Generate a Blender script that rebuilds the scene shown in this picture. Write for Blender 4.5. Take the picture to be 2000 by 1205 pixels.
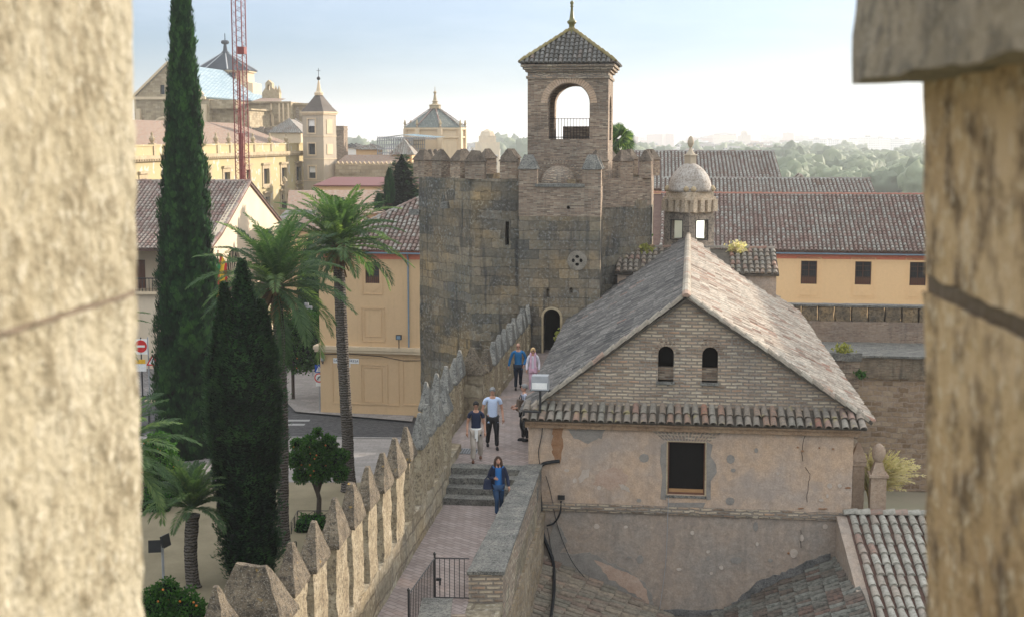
import bpy, bmesh, math, random
import numpy as np
from math import sin, cos, tan, pi, radians as R, atan, hypot
from mathutils import Vector, Matrix, noise
from mathutils.geometry import tessellate_polygon
random.seed(7)
sc = bpy.context.scene
for o_ in list(bpy.data.objects): bpy.data.objects.remove(o_)
COL = sc.collection

# ---------------------------------------------------------------- camera
HAZE = .00030
PITCH = atan(332/2600); CZ = 9.2
cam = bpy.data.cameras.new('camera'); camo = bpy.data.objects.new('camera', cam); COL.objects.link(camo)
camo.location = (0, 0, CZ); camo.rotation_euler = (pi/2 - PITCH, 0, 0)
cam.sensor_width = 36; cam.lens = 46.8; cam.clip_start = 0.1; cam.clip_end = 20000
cam.dof.use_dof = True; cam.dof.focus_distance = 48; cam.dof.aperture_fstop = 5.6
sc.camera = camo
# ---------------------------------------------------------------- light
SUN_AZ, SUN_EL = 55, 15.5          # degrees right of the view axis, above the horizon
w = bpy.data.worlds.new('World'); sc.world = w; w.use_nodes = True
wn = w.node_tree; wn.nodes.clear()
sky = wn.nodes.new('ShaderNodeTexSky'); sky.sky_type = 'NISHITA'; sky.sun_disc = False
sky.sun_elevation = R(SUN_EL); sky.sun_rotation = R(SUN_AZ); sky.altitude = 100
sky.air_density = 0.8; sky.dust_density = 1.1; sky.ozone_density = 4.8
bg = wn.nodes.new('ShaderNodeBackground'); bg.inputs[1].default_value = 0.08
wo = wn.nodes.new('ShaderNodeOutputWorld')
# unseen bright cloud veil added overhead for fill light, fading towards the horizon
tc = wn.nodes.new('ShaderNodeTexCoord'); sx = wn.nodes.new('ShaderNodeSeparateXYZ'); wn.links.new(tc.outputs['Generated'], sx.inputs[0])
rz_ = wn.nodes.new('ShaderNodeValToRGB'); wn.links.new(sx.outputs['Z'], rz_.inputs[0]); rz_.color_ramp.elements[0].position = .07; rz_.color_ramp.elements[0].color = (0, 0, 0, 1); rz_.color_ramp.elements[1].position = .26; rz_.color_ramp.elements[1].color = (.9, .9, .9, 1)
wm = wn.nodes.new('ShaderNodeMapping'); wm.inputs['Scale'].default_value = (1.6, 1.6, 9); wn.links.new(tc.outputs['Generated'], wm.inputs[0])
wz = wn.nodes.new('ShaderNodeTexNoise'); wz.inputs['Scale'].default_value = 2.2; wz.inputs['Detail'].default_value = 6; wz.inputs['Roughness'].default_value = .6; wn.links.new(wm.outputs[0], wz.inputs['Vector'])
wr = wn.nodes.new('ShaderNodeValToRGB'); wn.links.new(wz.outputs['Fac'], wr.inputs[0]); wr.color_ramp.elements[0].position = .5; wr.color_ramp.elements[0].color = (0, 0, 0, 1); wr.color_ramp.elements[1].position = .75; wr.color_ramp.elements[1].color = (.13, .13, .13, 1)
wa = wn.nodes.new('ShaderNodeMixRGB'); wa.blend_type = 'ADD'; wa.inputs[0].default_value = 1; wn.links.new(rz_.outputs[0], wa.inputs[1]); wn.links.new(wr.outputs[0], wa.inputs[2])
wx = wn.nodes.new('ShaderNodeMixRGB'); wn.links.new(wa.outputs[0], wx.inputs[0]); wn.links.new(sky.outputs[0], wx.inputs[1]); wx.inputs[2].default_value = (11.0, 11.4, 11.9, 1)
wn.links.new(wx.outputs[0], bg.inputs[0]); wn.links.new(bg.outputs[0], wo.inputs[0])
sun = bpy.data.lights.new('sun', 'SUN'); sun.energy = 4.6; sun.angle = R(0.6); sun.color = (1, .88, .74)
suno = bpy.data.objects.new('sun', sun); COL.objects.link(suno)
sd = Vector((sin(R(SUN_AZ))*cos(R(SUN_EL)), cos(R(SUN_AZ))*cos(R(SUN_EL)), sin(R(SUN_EL))))
suno.rotation_euler = sd.to_track_quat('Z', 'Y').to_euler()
sc.view_settings.view_transform = 'Standard'; sc.view_settings.look = 'None'
sc.view_settings.exposure = .84; sc.view_settings.gamma = 1
sc.render.engine = 'CYCLES'
cy = sc.cycles; cy.max_bounces = 6; cy.diffuse_bounces = 3; cy.glossy_bounces = 2; cy.transmission_bounces = 3
cy.transparent_max_bounces = 12; cy.volume_bounces = 0; cy.caustics_reflective = False; cy.caustics_refractive = False
cy.use_denoising = True; cy.sample_clamp_indirect = 6

# ---------------------------------------------------------------- placing helpers (photo measurement -> world point at a known distance)
def ray(px, py):
    v = (602.5-py)/2600
    return (px-1000)/2600, cos(PITCH)+v*sin(PITCH), v*cos(PITCH)-sin(PITCH)
def atD(px, py, D):
    r = ray(px, py); t = D/r[1]; return Vector((r[0]*t, D, CZ+r[2]*t))
def atz(px, py, z):
    r = ray(px, py); t = (z-CZ)/r[2]; return Vector((r[0]*t, r[1]*t, z))
TH = R(7.6); GZ = -8.3; LOW = -0.68
def frame(o, th=TH):          # local x along the front, local y away from the viewer
    return Matrix.Translation(Vector((o[0], o[1], 0))) @ Matrix.Rotation(-th, 4, 'Z')
def onplane(px, py, o, th=TH):   # local (x,z) where the sight line meets the vertical front plane of a frame
    n = (sin(th), cos(th)); r = ray(px, py); t = (o[0]*n[0]+o[1]*n[1])/(r[0]*n[0]+r[1]*n[1])
    p = Vector((r[0]*t, r[1]*t, CZ+r[2]*t)); dx, dy = p.x-o[0], p.y-o[1]
    return dx*cos(th)-dy*sin(th), p.z

# ---------------------------------------------------------------- mesh builder
class MB:
    def __init__(s): s.v = []; s.f = []; s.t = []
    def add(s, vs, fs, M=None, tint=None):
        b = len(s.v); t = random.random() if tint is None else tint
        if M is not None: vs = [M @ Vector(p) for p in vs]
        s.v.extend([tuple(p) for p in vs]); s.f.extend([tuple(i+b for i in f) for f in fs]); s.t.extend([t]*len(fs))
        return s
    def box(s, x0, x1, y0, y1, z0, z1, M=None, tint=None):
        vs = [(x, y, z) for z in (z0, z1) for y in (y0, y1) for x in (x0, x1)]
        return s.add(vs, [(0, 2, 3, 1), (4, 5, 7, 6), (0, 1, 5, 4), (2, 6, 7, 3), (0, 4, 6, 2), (1, 3, 7, 5)], M, tint)
    def frus(s, b, t, z0, z1, M=None, tint=None):   # rects (x0,x1,y0,y1)
        vs = [(b[0], b[2], z0), (b[1], b[2], z0), (b[0], b[3], z0), (b[1], b[3], z0), (t[0], t[2], z1), (t[1], t[2], z1), (t[0], t[3], z1), (t[1], t[3], z1)]
        return s.add(vs, [(0, 2, 3, 1), (4, 5, 7, 6), (0, 1, 5, 4), (2, 6, 7, 3), (0, 4, 6, 2), (1, 3, 7, 5)], M, tint)
    def plate(s, loops, y0, y1, M=None, tint=None):  # (x,z) outline with holes, extruded y0..y1
        L = [[Vector((p[0], p[1], 0)) for p in lp] for lp in loops]
        tris = tessellate_polygon(L); pts = [p for lp in loops for p in lp]; n = len(pts)
        vs = [(p[0], y0, p[1]) for p in pts]+[(p[0], y1, p[1]) for p in pts]; fs = []
        for a, b, c in tris: 
            ar = (pts[b][0]-pts[a][0])*(pts[c][1]-pts[a][1])-(pts[c][0]-pts[a][0])*(pts[b][1]-pts[a][1])
            if ar < 0: b, c = c, b
            fs.append((a, b, c)); fs.append((n+c, n+b, n+a))
        k = 0
        for li, lp in enumerate(loops):
            m = len(lp); area = sum(lp[i][0]*lp[(i+1) % m][1]-lp[(i+1) % m][0]*lp[i][1] for i in range(m))
            flip = (area < 0) != (li > 0)
            for i in range(m):
                a, b = k+i, k+(i+1) % m
                fs.append((a, a+n, b+n, b) if not flip else (b, b+n, a+n, a))
            k += m
        return s.add(vs, fs, M, tint)
    def prism(s, poly, z0, z1, M=None, tint=None, taper=1.0):
        n = len(poly); cx = sum(p[0] for p in poly)/n; cyy = sum(p[1] for p in poly)/n
        ar = sum(poly[i][0]*poly[(i+1) % n][1]-poly[(i+1) % n][0]*poly[i][1] for i in range(n))
        if ar < 0: poly = poly[::-1]
        vs = [(p[0], p[1], z0) for p in poly]+[(cx+(p[0]-cx)*taper, cyy+(p[1]-cyy)*taper, z1) for p in poly]
        fs = [tuple(range(n))[::-1], tuple(range(n, 2*n))]+[(i, (i+1) % n, n+(i+1) % n, n+i) for i in range(n)]
        return s.add(vs, fs, M, tint)
    def lathe(s, prof, seg=16, c=(0, 0, 0), M=None, tint=None, phase=0, sx=1, sy=1):
        vs = []; fs = []; n = len(prof)
        for r, z in prof:
            for k in range(seg):
                a = 2*pi*k/seg+phase; vs.append((c[0]+r*cos(a)*sx, c[1]+r*sin(a)*sy, c[2]+z))
        for i in range(n-1):
            for k in range(seg):
                a = i*seg+k; b = i*seg+(k+1) % seg; fs.append((a, b, b+seg, a+seg))
        fs.append(tuple(range(seg))[::-1]); fs.append(tuple((n-1)*seg+k for k in range(seg)))
        return s.add(vs, fs, M, tint)
    def tube(s, pts, r, seg=6, M=None, tint=None):
        P = [Vector(p) for p in pts]; vs = []; fs = []
        rs = r if isinstance(r, (list, tuple)) else [r]*len(P)
        up = Vector((0, 0, 1)); prev = None
        for i, p in enumerate(P):
            d = (P[min(i+1, len(P)-1)]-P[max(i-1, 0)]).normalized()
            a = prev if prev is not None else (up if abs(d.z) < .9 else Vector((1, 0, 0)))
            a = (a-d*a.dot(d)).normalized(); b = d.cross(a); prev = a
            for k in range(seg):
                t = 2*pi*k/seg; vs.append(p+a*cos(t)*rs[i]+b*sin(t)*rs[i])
        for i in range(len(P)-1):
            for k in range(seg):
                q = i*seg+k; w_ = i*seg+(k+1) % seg; fs.append((q, w_, w_+seg, q+seg))
        fs.append(tuple(range(seg))[::-1]); fs.append(tuple((len(P)-1)*seg+k for k in range(seg)))
        return s.add(vs, fs, M, tint)
    def build(s, name, mat, parent=None, smooth=False, rough=None, label=None):
        me = bpy.data.meshes.new(name)
        if rough:
            amt, L, fr = rough; bm = bmesh.new(); vv = [bm.verts.new(p) for p in s.v]
            for f in s.f:
                try: bm.faces.new([vv[i] for i in f])
                except ValueError: pass
            bmesh.ops.remove_doubles(bm, verts=bm.verts, dist=.0005)
            for _ in range(6):
                es = [e for e in bm.edges if e.calc_length() > L]
                if not es or len(bm.verts) > 60000: break
                bmesh.ops.subdivide_edges(bm, edges=es, cuts=1, use_grid_fill=True)
                bmesh.ops.triangulate(bm, faces=[f for f in bm.faces if len(f.verts) > 4])
            bm.normal_update()
            for v in bm.verts:
                p = v.co; v.co = p+noise.noise_vector(p*fr)*amt+noise.noise_vector(p*fr*3.7)*amt*.4
            bmesh.ops.recalc_face_normals(bm, faces=bm.faces)
            bm.to_mesh(me); bm.free(); tint = None
        else:
            me.from_pydata(s.v, [], s.f); tint = s.t
        me.update()
        n = len(me.polygons)
        if n:
            if tint is not None and len(tint) == n:
                at = me.attributes.new('tint', 'FLOAT', 'FACE'); at.data.foreach_set('value', np.array(tint, dtype=np.float32))
            uvmap(me)
            if smooth: me.polygons.foreach_set('use_smooth', np.ones(n, dtype=bool))
        me.materials.append(mat)
        o = bpy.data.objects.new(name, me); COL.objects.link(o)
        if parent is not None: o.parent = parent
        if label: o['label'] = label
        return o
def uvmap(me):
    n = len(me.polygons); nl = len(me.loops); co = np.empty(len(me.vertices)*3, np.float32); me.vertices.foreach_get('co', co); co = co.reshape(-1, 3)
    nr = np.empty(n*3, np.float32); me.polygons.foreach_get('normal', nr); nr = nr.reshape(-1, 3)
    lt = np.empty(n, np.int32); me.polygons.foreach_get('loop_total', lt); vi = np.empty(nl, np.int32); me.loops.foreach_get('vertex_index', vi)
    t = np.stack([-nr[:, 1], nr[:, 0], np.zeros(n)], 1); l = np.linalg.norm(t, axis=1); flat = l < .25
    t[flat] = (1, 0, 0); l[flat] = 1; t /= l[:, None]; b = np.cross(nr, t); b[flat] = (0, 1, 0)
    pi_ = np.repeat(np.arange(n), lt); P = co[vi]
    off = (np.abs(t[:, 0]) > .7)*0.37
    uv = np.stack([(P*t[pi_]).sum(1)+off[pi_], (P*b[pi_]).sum(1)], 1).astype(np.float32)
    lay = me.uv_layers.new(name='UVMap'); lay.data.foreach_set('uv', uv.ravel())
def tag(o, label, cat, group=None, kind=None):
    o['label'] = label; o['category'] = cat
    if group: o['group'] = group
    if kind: o['kind'] = kind
    return o
def thing(name, label, cat, loc=(0, 0, 0), rz=0, group=None, kind=None):
    o = bpy.data.objects.new(name, None); COL.objects.link(o); o.empty_display_size = .3
    o.location = loc; o.rotation_euler = (0, 0, rz); return tag(o, label, cat, group, kind)
def fthing(name, label, cat, o, th=TH, group=None):   # thing standing in a frame: location o, turned by -th
    return thing(name, label, cat, (o[0], o[1], 0), -th, group)
def struct(o): o['kind'] = 'structure'; return o
def dup(root, loc=None, rz=None, label=None):
    r = root.copy(); COL.objects.link(r)
    if loc is not None: r.location = loc
    if rz is not None: r.rotation_euler = (0, 0, rz)
    if label: r['label'] = label
    for ch in list(root.children):
        c = ch.copy(); COL.objects.link(c); c.parent = r
        for g in list(ch.children):
            d = g.copy(); COL.objects.link(d); d.parent = c
    return r
def arch(x0, x1, z0, z1, n=12, k=1.0):   # loop: rectangle with round head, crown at z1
    r = (x1-x0)/2; cx = (x0+x1)/2; zs = z1-r*k
    return [(x0, z0), (x1, z0)]+[(cx+r*cos(a), zs+r*k*sin(a)) for a in [pi*i/n for i in range(n+1)]]
def rect(x0, x1, z0, z1): return [(x0, z0), (x1, z0), (x1, z1), (x0, z1)]
def lumpy(mb, c, r, seed=0, sub=3, amp=.25, fr=1.2, sz=1, tint=None):
    bm = bmesh.new(); bmesh.ops.create_icosphere(bm, subdivisions=sub, radius=1)
    vs = []
    for v in bm.verts:
        p = v.co.copy(); d = 1+amp*noise.noise(p*fr*1.5+Vector((seed, seed*2, 0)))+amp*.5*noise.noise(p*fr*4+Vector((seed, 0, 3)))
        vs.append((c[0]+p.x*r*d, c[1]+p.y*r*d, c[2]+p.z*r*d*sz))
    fs = [tuple(v.index for v in f.verts) for f in bm.faces]; bm.free(); mb.add(vs, fs, tint=tint)

# ---------------------------------------------------------------- materials
class NT:
    def __init__(s, name, rough=.9, spec=.2):
        s.m = bpy.data.materials.new(name); s.m.use_nodes = True; s.t = s.m.node_tree
        s.b = s.t.nodes['Principled BSDF']; s.b.inputs['Roughness'].default_value = rough; s.b.inputs['Specular IOR Level'].default_value = spec
    def n(s, typ, **kw):
        nd = s.t.nodes.new('ShaderNode'+typ)
        for k, v in kw.items(): setattr(nd, k, v)
        return nd
    def l(s, a, b): s.t.links.new(a, b)
    def put(s, sock, v):
        if hasattr(v, 'is_output'): s.l(v, sock)
        elif isinstance(v, (tuple, list)) and len(v) == 3 and sock.type == 'RGBA': sock.default_value = (*v, 1)
        else: sock.default_value = v
    def coord(s, which='UV', scale=None):
        o = s.n('TexCoord').outputs[which]
        if scale is None: return o
        mp = s.n('Mapping'); s.l(o, mp.inputs[0]); mp.inputs['Scale'].default_value = scale if isinstance(scale, tuple) else (scale,)*3
        return mp.outputs[0]
    def noise(s, vec, scale, detail=4, rough=.55, color=False):
        nd = s.n('TexNoise'); s.l(vec, nd.inputs['Vector']); nd.inputs['Scale'].default_value = scale
        nd.inputs['Detail'].default_value = detail; nd.inputs['Roughness'].default_value = rough
        return nd.outputs['Color' if color else 'Fac']
    def ramp(s, fac, stops, interp='LINEAR'):
        nd = s.n('ValToRGB'); nd.color_ramp.interpolation = interp; s.l(fac, nd.inputs[0]); e = nd.color_ramp.elements
        while len(e) < len(stops): e.new(.5)
        for i, (p, c) in enumerate(stops):
            e[i].position = p; e[i].color = (*c, 1) if isinstance(c, tuple) else (c, c, c, 1)
        return nd.outputs[0]
    def mix(s, fac, a, b, mode='MIX'):
        nd = s.n('MixRGB', blend_type=mode); s.put(nd.inputs[0], fac); s.put(nd.inputs[1], a); s.put(nd.inputs[2], b); return nd.outputs[0]
    def math(s, op, a, b=0.0, clamp=False):
        nd = s.n('Math', operation=op, use_clamp=clamp); s.put(nd.inputs[0], a); s.put(nd.inputs[1], b); return nd.outputs[0]
    def bump(s, h, strength=.5, dist=.02, normal=None):
        nd = s.n('Bump'); s.l(h, nd.inputs['Height']); nd.inputs['Strength'].default_value = strength; nd.inputs['Distance'].default_value = dist
        if normal is not None: s.l(normal, nd.inputs['Normal'])
        return nd.outputs[0]
    def out(s, col, nrm=None):
        s.put(s.b.inputs['Base Color'], col)
        if nrm is not None: s.l(nrm, s.b.inputs['Normal'])
        return s.m
def plain(name, c, rough=.7, spec=.3, metal=0):
    k = NT(name, rough, spec); k.b.inputs['Metallic'].default_value = metal
    v = k.noise(k.coord('Object'), 6, 3); return k.out(k.mix(.25, c, k.ramp(v, [(.3, tuple(x*.6 for x in c)), (.7, tuple(min(1, x*1.3) for x in c))])))
def masonry(name, bw, bh, stops, mortar, ms=.012, dist=.03, bumpd=.03, stain=.5, stainc=(.03, .028, .025), lich=0, lichc=(.4, .4, .36), lsc=14, streak=.35, fine=.35, tone=0):
    k = NT(name); uv = k.coord('UV'); ob = k.coord('Object')
    dn = k.noise(uv, 2.2, 3, color=True); va = k.n('VectorMath', operation='MULTIPLY_ADD'); k.l(dn, va.inputs[0]); va.inputs[1].default_value = (dist,)*3; k.l(uv, va.inputs[2])
    br = k.n('TexBrick'); k.l(va.outputs[0], br.inputs['Vector']); br.inputs['Scale'].default_value = 1; br.inputs['Brick Width'].default_value = bw; br.inputs['Row Height'].default_value = bh
    br.inputs['Mortar Size'].default_value = ms; br.inputs['Mortar Smooth'].default_value = .3; br.inputs['Color1'].default_value = (0, 0, 0, 1); br.inputs['Color2'].default_value = (1, 1, 1, 1); br.inputs['Mortar'].default_value = (.5, .5, .5, 1)
    br.inputs['Bias'].default_value = 0; br.offset = .5
    c = k.ramp(br.outputs['Color'], stops)
    c = k.mix(k.math('MULTIPLY', br.outputs['Fac'], .85), c, mortar)
    n1 = k.noise(ob, .55, 5, .6); n2 = k.noise(ob, 7, 5, .7); n3 = k.noise(k.coord('Object', (1.8, 1.8, .16)), 1.6, 4, .6)
    c = k.mix(fine, c, k.ramp(n2, [(.3, .35), (.62, 1.0)]), 'MULTIPLY')
    c = k.mix(k.math('MULTIPLY', k.ramp(n1, [(.40, 0.0), (.74, 1.0)]), stain), c, stainc)
    c = k.mix(k.math('MULTIPLY', k.ramp(n3, [(.55, 0.0), (.72, 1.0)]), streak), c, stainc)
    if lich:
        n4 = k.noise(ob, lsc, 4, .65); n5 = k.noise(ob, 1.1, 3)
        c = k.mix(k.math('MULTIPLY', k.math('MULTIPLY', k.ramp(n4, [(.5, 0.0), (.68, 1.0)]), k.ramp(n5, [(.4, .25), (.6, 1.0)])), lich), c, lichc)
    if tone: c = k.mix(tone, c, k.ramp(k.noise(ob, .33, 4, .6), [(.36, (.62, .74, .86)), (.5, (.95, .95, .95)), (.62, (1.45, 1.22, .85))]), 'MULTIPLY')
    h = k.math('ADD', k.math('MULTIPLY', br.outputs['Fac'], -.8), k.math('MULTIPLY', n2, .9))
    h = k.math('ADD', h, k.math('MULTIPLY', br.outputs['Color'], .35))
    return k.out(c, k.bump(h, .9, bumpd))
def stonemat(name, c1, c2, c3, scale=1, bumpd=.02, spots=.6, spotc=(.05, .05, .045), s2=(.55, .52, .45), s2a=.4, warm=None):
    k = NT(name); ob = k.coord('Object'); a = k.noise(ob, 1.3*scale, 6, .62); b = k.noise(ob, 9*scale, 6, .7); d = k.noise(ob, 28*scale, 4, .7)
    c = k.ramp(a, [(.32, c1), (.5, c2), (.68, c3)])
    c = k.mix(k.math('MULTIPLY', k.ramp(b, [(.47, 0.0), (.62, 1.0)]), spots), c, spotc)
    c = k.mix(k.math('MULTIPLY', k.ramp(d, [(.54, 0.0), (.63, 1.0)]), s2a), c, s2)
    if warm:
        e = k.noise(ob, 2.3*scale, 3); c = k.mix(k.ramp(e, [(.67, 0.0), (.74, .7)]), c, warm)
    return k.out(c, k.bump(k.math('ADD', k.math('MULTIPLY', b, 1.0), k.math('MULTIPLY', d, .6)), 1.0, bumpd))
def plaster(name, c1, c2, patch=None, pamt=.6, bumpd=.01, sc_=.5, crack=False, stain=.3, stainc=(.12, .09, .06), mot=None):
    mot = (.12 if bumpd < .008 else .5) if mot is None else mot
    k = NT(name); ob = k.coord('Object'); a = k.noise(ob, sc_, 6, .6); b = k.noise(ob, 5, 6, .65); d = k.noise(k.coord('Object', (2, 2, .25)), 1.2, 5, .65)
    c = k.mix(k.ramp(a, [(.35, 0.0), (.65, 1.0)]), c1, c2)
    c = k.mix(mot, c, k.ramp(b, [(.3, .5), (.7, 1.08)]), 'MULTIPLY')
    g2 = k.noise(ob, 22, 4, .75); c = k.mix(min(1, bumpd*18), c, k.ramp(g2, [(.3, .6), (.7, 1.12)]), 'MULTIPLY')
    c = k.mix(k.math('MULTIPLY', k.ramp(d, [(.55, 0.0), (.75, 1.0)]), stain), c, stainc)
    if patch:
        e = k.noise(ob, .9, 3, .5); e2 = k.noise(ob, 2.6, 4, .6)
        c = k.mix(k.math('MULTIPLY', k.ramp(e, [(.60, 0.0), (.62, 1.0)]), pamt), c, patch)
        c = k.mix(k.math('MULTIPLY', k.ramp(e2, [(.70, 0.0), (.72, 1.0)]), pamt), c, tuple(min(1, x*1.6) for x in patch))
    return k.out(c, k.bump(b, .6, bumpd))
def tilemat(name, stops, lich=.5, lichc=(.13, .13, .11), scale=1, moss=None):
    k = NT(name, .85, .25); at = k.n('Attribute', attribute_name='tint'); ob = k.coord('Object')
    c = k.ramp(at.outputs['Fac'], stops); a = k.noise(ob, 9*scale, 5, .7); b = k.noise(ob, .7*scale, 4)
    c = k.mix(k.math('MULTIPLY', k.ramp(a, [(.45, 0.0), (.6, 1.0)]), lich), c, lichc)
    c = k.mix(.4, c, k.ramp(b, [(.35, .6), (.65, 1.15)]), 'MULTIPLY')
    if moss:
        e = k.noise(ob, 3.5, 4, .6); c = k.mix(k.ramp(e, [(.6, 0.0), (.68, .7)]), c, moss)
    return k.out(c, k.bump(a, .5, .01))
def leafmat(name, stops, trans=.35, rough=.6):
    k = NT(name, rough, .08); at = k.n('Attribute', attribute_name='tint'); c = k.ramp(at.outputs['Fac'], stops); k.out(c)
    t = k.n('BsdfTranslucent'); k.l(k.mix(1, c, (1.3, 1.5, .6), 'MULTIPLY'), t.inputs[0]); mx = k.n('MixShader'); mx.inputs[0].default_value = trans
    o = k.t.nodes['Material Output']; k.l(k.b.outputs[0], mx.inputs[1]); k.l(t.outputs[0], mx.inputs[2]); k.l(mx.outputs[0], o.inputs[0]); return k.m
def glassy(name, c, rough=.15):
    k = NT(name, rough, .6); return k.out(k.ramp(k.noise(k.coord('Object'), 1.5, 3), [(.35, tuple(x*.5 for x in c)), (.7, c)]))

M = {}
M['ashlar'] = masonry('ashlar', .86, .41, [(0, (.15, .135, .11)), (.3, (.22, .185, .135)), (.6, (.29, .235, .16)), (.85, (.35, .28, .185)), (1, (.25, .225, .19))], (.11, .10, .085), .010, .09, .09, .7, (.055, .055, .055), .6, (.40, .40, .37), 8, .9, .55, .6)
M['brick'] = masonry('brick', .29, .062, [(0, (.17, .12, .085)), (.35, (.32, .215, .15)), (.7, (.41, .30, .21)), (1, (.52, .42, .31))], (.34, .30, .245), .012, .02, .018, .5, (.06, .055, .05), .35, (.34, .34, .3), 12, .4)
M['brickpale'] = masonry('brick pale', .32, .095, [(0, (.26, .18, .12)), (.3, (.47, .35, .25)), (.6, (.57, .46, .33)), (.85, (.68, .57, .42)), (1, (.5, .31, .2))], (.25, .22, .185), .026, .06, .05, .55, (.13, .115, .105), .6, (.36, .35, .32), 16, .2)
M['rubble'] = masonry('rubble', .42, .24, [(0, (.25, .19, .12)), (.5, (.36, .28, .18)), (1, (.42, .35, .25))], (.33, .28, .22), .03, .22, .06, .4, (.12, .1, .08), .3, (.45, .42, .36), 8, .3)
M['terrace'] = masonry('terrace wall', .5, .26, [(0, (.26, .18, .11)), (.5, (.40, .29, .19)), (1, (.48, .37, .26))], (.43, .34, .27), .035, .25, .06, .35, (.2, .15, .11), .35, (.5, .42, .36), 5, .25)
M['wallstone'] = masonry('curtain wall stone', .95, .42, [(0, (.29, .24, .165)), (.5, (.41, .345, .235)), (1, (.5, .43, .31))], (.26, .21, .15), .03, .2, .09, .6, (.12, .105, .085), .5, (.58, .54, .45), 7, .6, .5, .3)
M['merlon'] = stonemat('merlon stone', (.30, .235, .15), (.44, .36, .24), (.54, .46, .33), 1.6, .08, .8, (.11, .085, .06), (.66, .6, .48), .35)
M['coping'] = stonemat('coping stone', (.09, .072, .052), (.17, .135, .095), (.28, .225, .155), 1.6, .06, .75, (.03, .027, .024), (.5, .46, .38), .5, (.45, .27, .05))
M['capbrown'] = stonemat('brown cap mortar', (.09, .07, .055), (.15, .12, .092), (.22, .18, .135), 1.6, .05, .6, (.04, .034, .03), (.36, .32, .26), .4)
M['copegrey'] = stonemat('grey coping', (.12, .12, .11), (.20, .195, .175), (.29, .275, .235), 1.6, .045, .75, (.035, .035, .033), (.5, .49, .44), .5)
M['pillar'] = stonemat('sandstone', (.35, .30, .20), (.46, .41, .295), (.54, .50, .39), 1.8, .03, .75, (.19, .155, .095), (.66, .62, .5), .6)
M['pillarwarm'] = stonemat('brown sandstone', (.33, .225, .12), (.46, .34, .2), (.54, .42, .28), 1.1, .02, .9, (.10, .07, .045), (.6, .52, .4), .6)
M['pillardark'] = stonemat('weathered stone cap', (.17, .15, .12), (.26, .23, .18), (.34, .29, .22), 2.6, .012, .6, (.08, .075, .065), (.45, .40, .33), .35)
M['trim'] = stonemat('trim stone', (.36, .28, .17), (.44, .35, .22), (.5, .42, .28), 1, .01, .4, (.14, .11, .08), (.55, .5, .4), .3)
M['plasterfront'] = plaster('ochre plaster', (.62, .44, .30), (.49, .40, .33), (.33, .28, .24), .35, .04, .8, stain=.5, stainc=(.2, .16, .13))
M['plasterlow'] = plaster('grey ochre plaster', (.36, .315, .27), (.45, .35, .27), (.25, .22, .195), .4, .04, .9, stain=.5, stainc=(.15, .13, .11))
M['peach'] = plaster('peach render', (.90, .63, .35), (.87, .60, .33), None, .5, .003, .2, stain=.1, stainc=(.5, .32, .18))
M['ochre'] = plaster('ochre render', (.66, .46, .26), (.62, .43, .25), None, .5, .004, .25, stain=.25, stainc=(.35, .24, .13))
M['redband'] = plain('red painted band', (.62, .2, .12))
M['cream'] = plaster('cream render', (.66, .56, .42), (.62, .51, .37), None, .5, .004, .3, stain=.25, stainc=(.45, .36, .25))
M['palace'] = plaster('yellow worn render', (.48, .40, .21), (.44, .365, .21), (.5, .48, .42), .9, .005, .12, stain=.25, stainc=(.45, .38, .25))
M['cathstone'] = masonry('cathedral stone', .9, .42, [(0, (.33, .26, .17)), (.5, (.42, .34, .22)), (1, (.5, .41, .28))], (.3, .24, .16), .015, .05, .03, .4, (.14, .12, .09), 0, (.4, .4, .4), 9, .4)
M['palestone'] = plaster('pale stucco', (.66, .53, .36), (.58, .47, .33), None, .5, .004, .3, stain=.35, stainc=(.3, .23, .15))
M['greystone'] = plaster('grey stucco', (.42, .36, .28), (.47, .4, .3), None, .5, .006, .4, stain=.4, stainc=(.2, .17, .13))
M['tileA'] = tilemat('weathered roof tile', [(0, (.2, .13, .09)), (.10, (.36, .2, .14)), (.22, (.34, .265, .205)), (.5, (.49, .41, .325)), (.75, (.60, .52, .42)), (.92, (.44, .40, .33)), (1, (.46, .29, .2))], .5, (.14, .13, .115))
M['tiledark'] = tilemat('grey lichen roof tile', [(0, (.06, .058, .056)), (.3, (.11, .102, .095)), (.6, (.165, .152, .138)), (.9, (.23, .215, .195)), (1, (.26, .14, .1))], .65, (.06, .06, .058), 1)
M['tileE'] = tilemat('eave tile', [(0, (.30, .16, .11)), (.25, (.28, .225, .175)), (.5, (.24, .205, .17)), (.75, (.27, .25, .21)), (1, (.29, .15, .11))], .55, (.12, .12, .1), 1, (.30, .26, .12))
M['tileB'] = tilemat('red and grey roof tile', [(0, (.2, .13, .105)), (.25, (.25, .175, .145)), (.5, (.26, .215, .18)), (.65, (.29, .265, .23)), (.85, (.33, .315, .275)), (1, (.22, .2, .175))], .35, (.16, .14, .13))
M['tileG'] = tilemat('pale green grey roof tile', [(0, (.30, .17, .13)), (.18, (.33, .235, .19)), (.4, (.34, .31, .26)), (.75, (.41, .39, .335)), (1, (.32, .30, .26))], .6, (.17, .17, .14))
M['tileC'] = tilemat('grey brown roof tile', [(0, (.24, .15, .12)), (.3, (.28, .2, .17)), (.6, (.30, .25, .21)), (.9, (.36, .32, .28)), (1, (.3, .15, .12))], .35, (.14, .12, .11))
M['tileR'] = tilemat('beige ridge tile', [(0, (.27, .23, .18)), (.8, (.38, .34, .275)), (1, (.33, .22, .165))], .5, (.13, .12, .1))
M['tileFar'] = tilemat('far grey roof tile', [(0, (.25, .19, .15)), (.4, (.29, .27, .235)), (.8, (.34, .335, .295)), (1, (.24, .17, .15))], .35, (.16, .15, .14))
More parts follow.
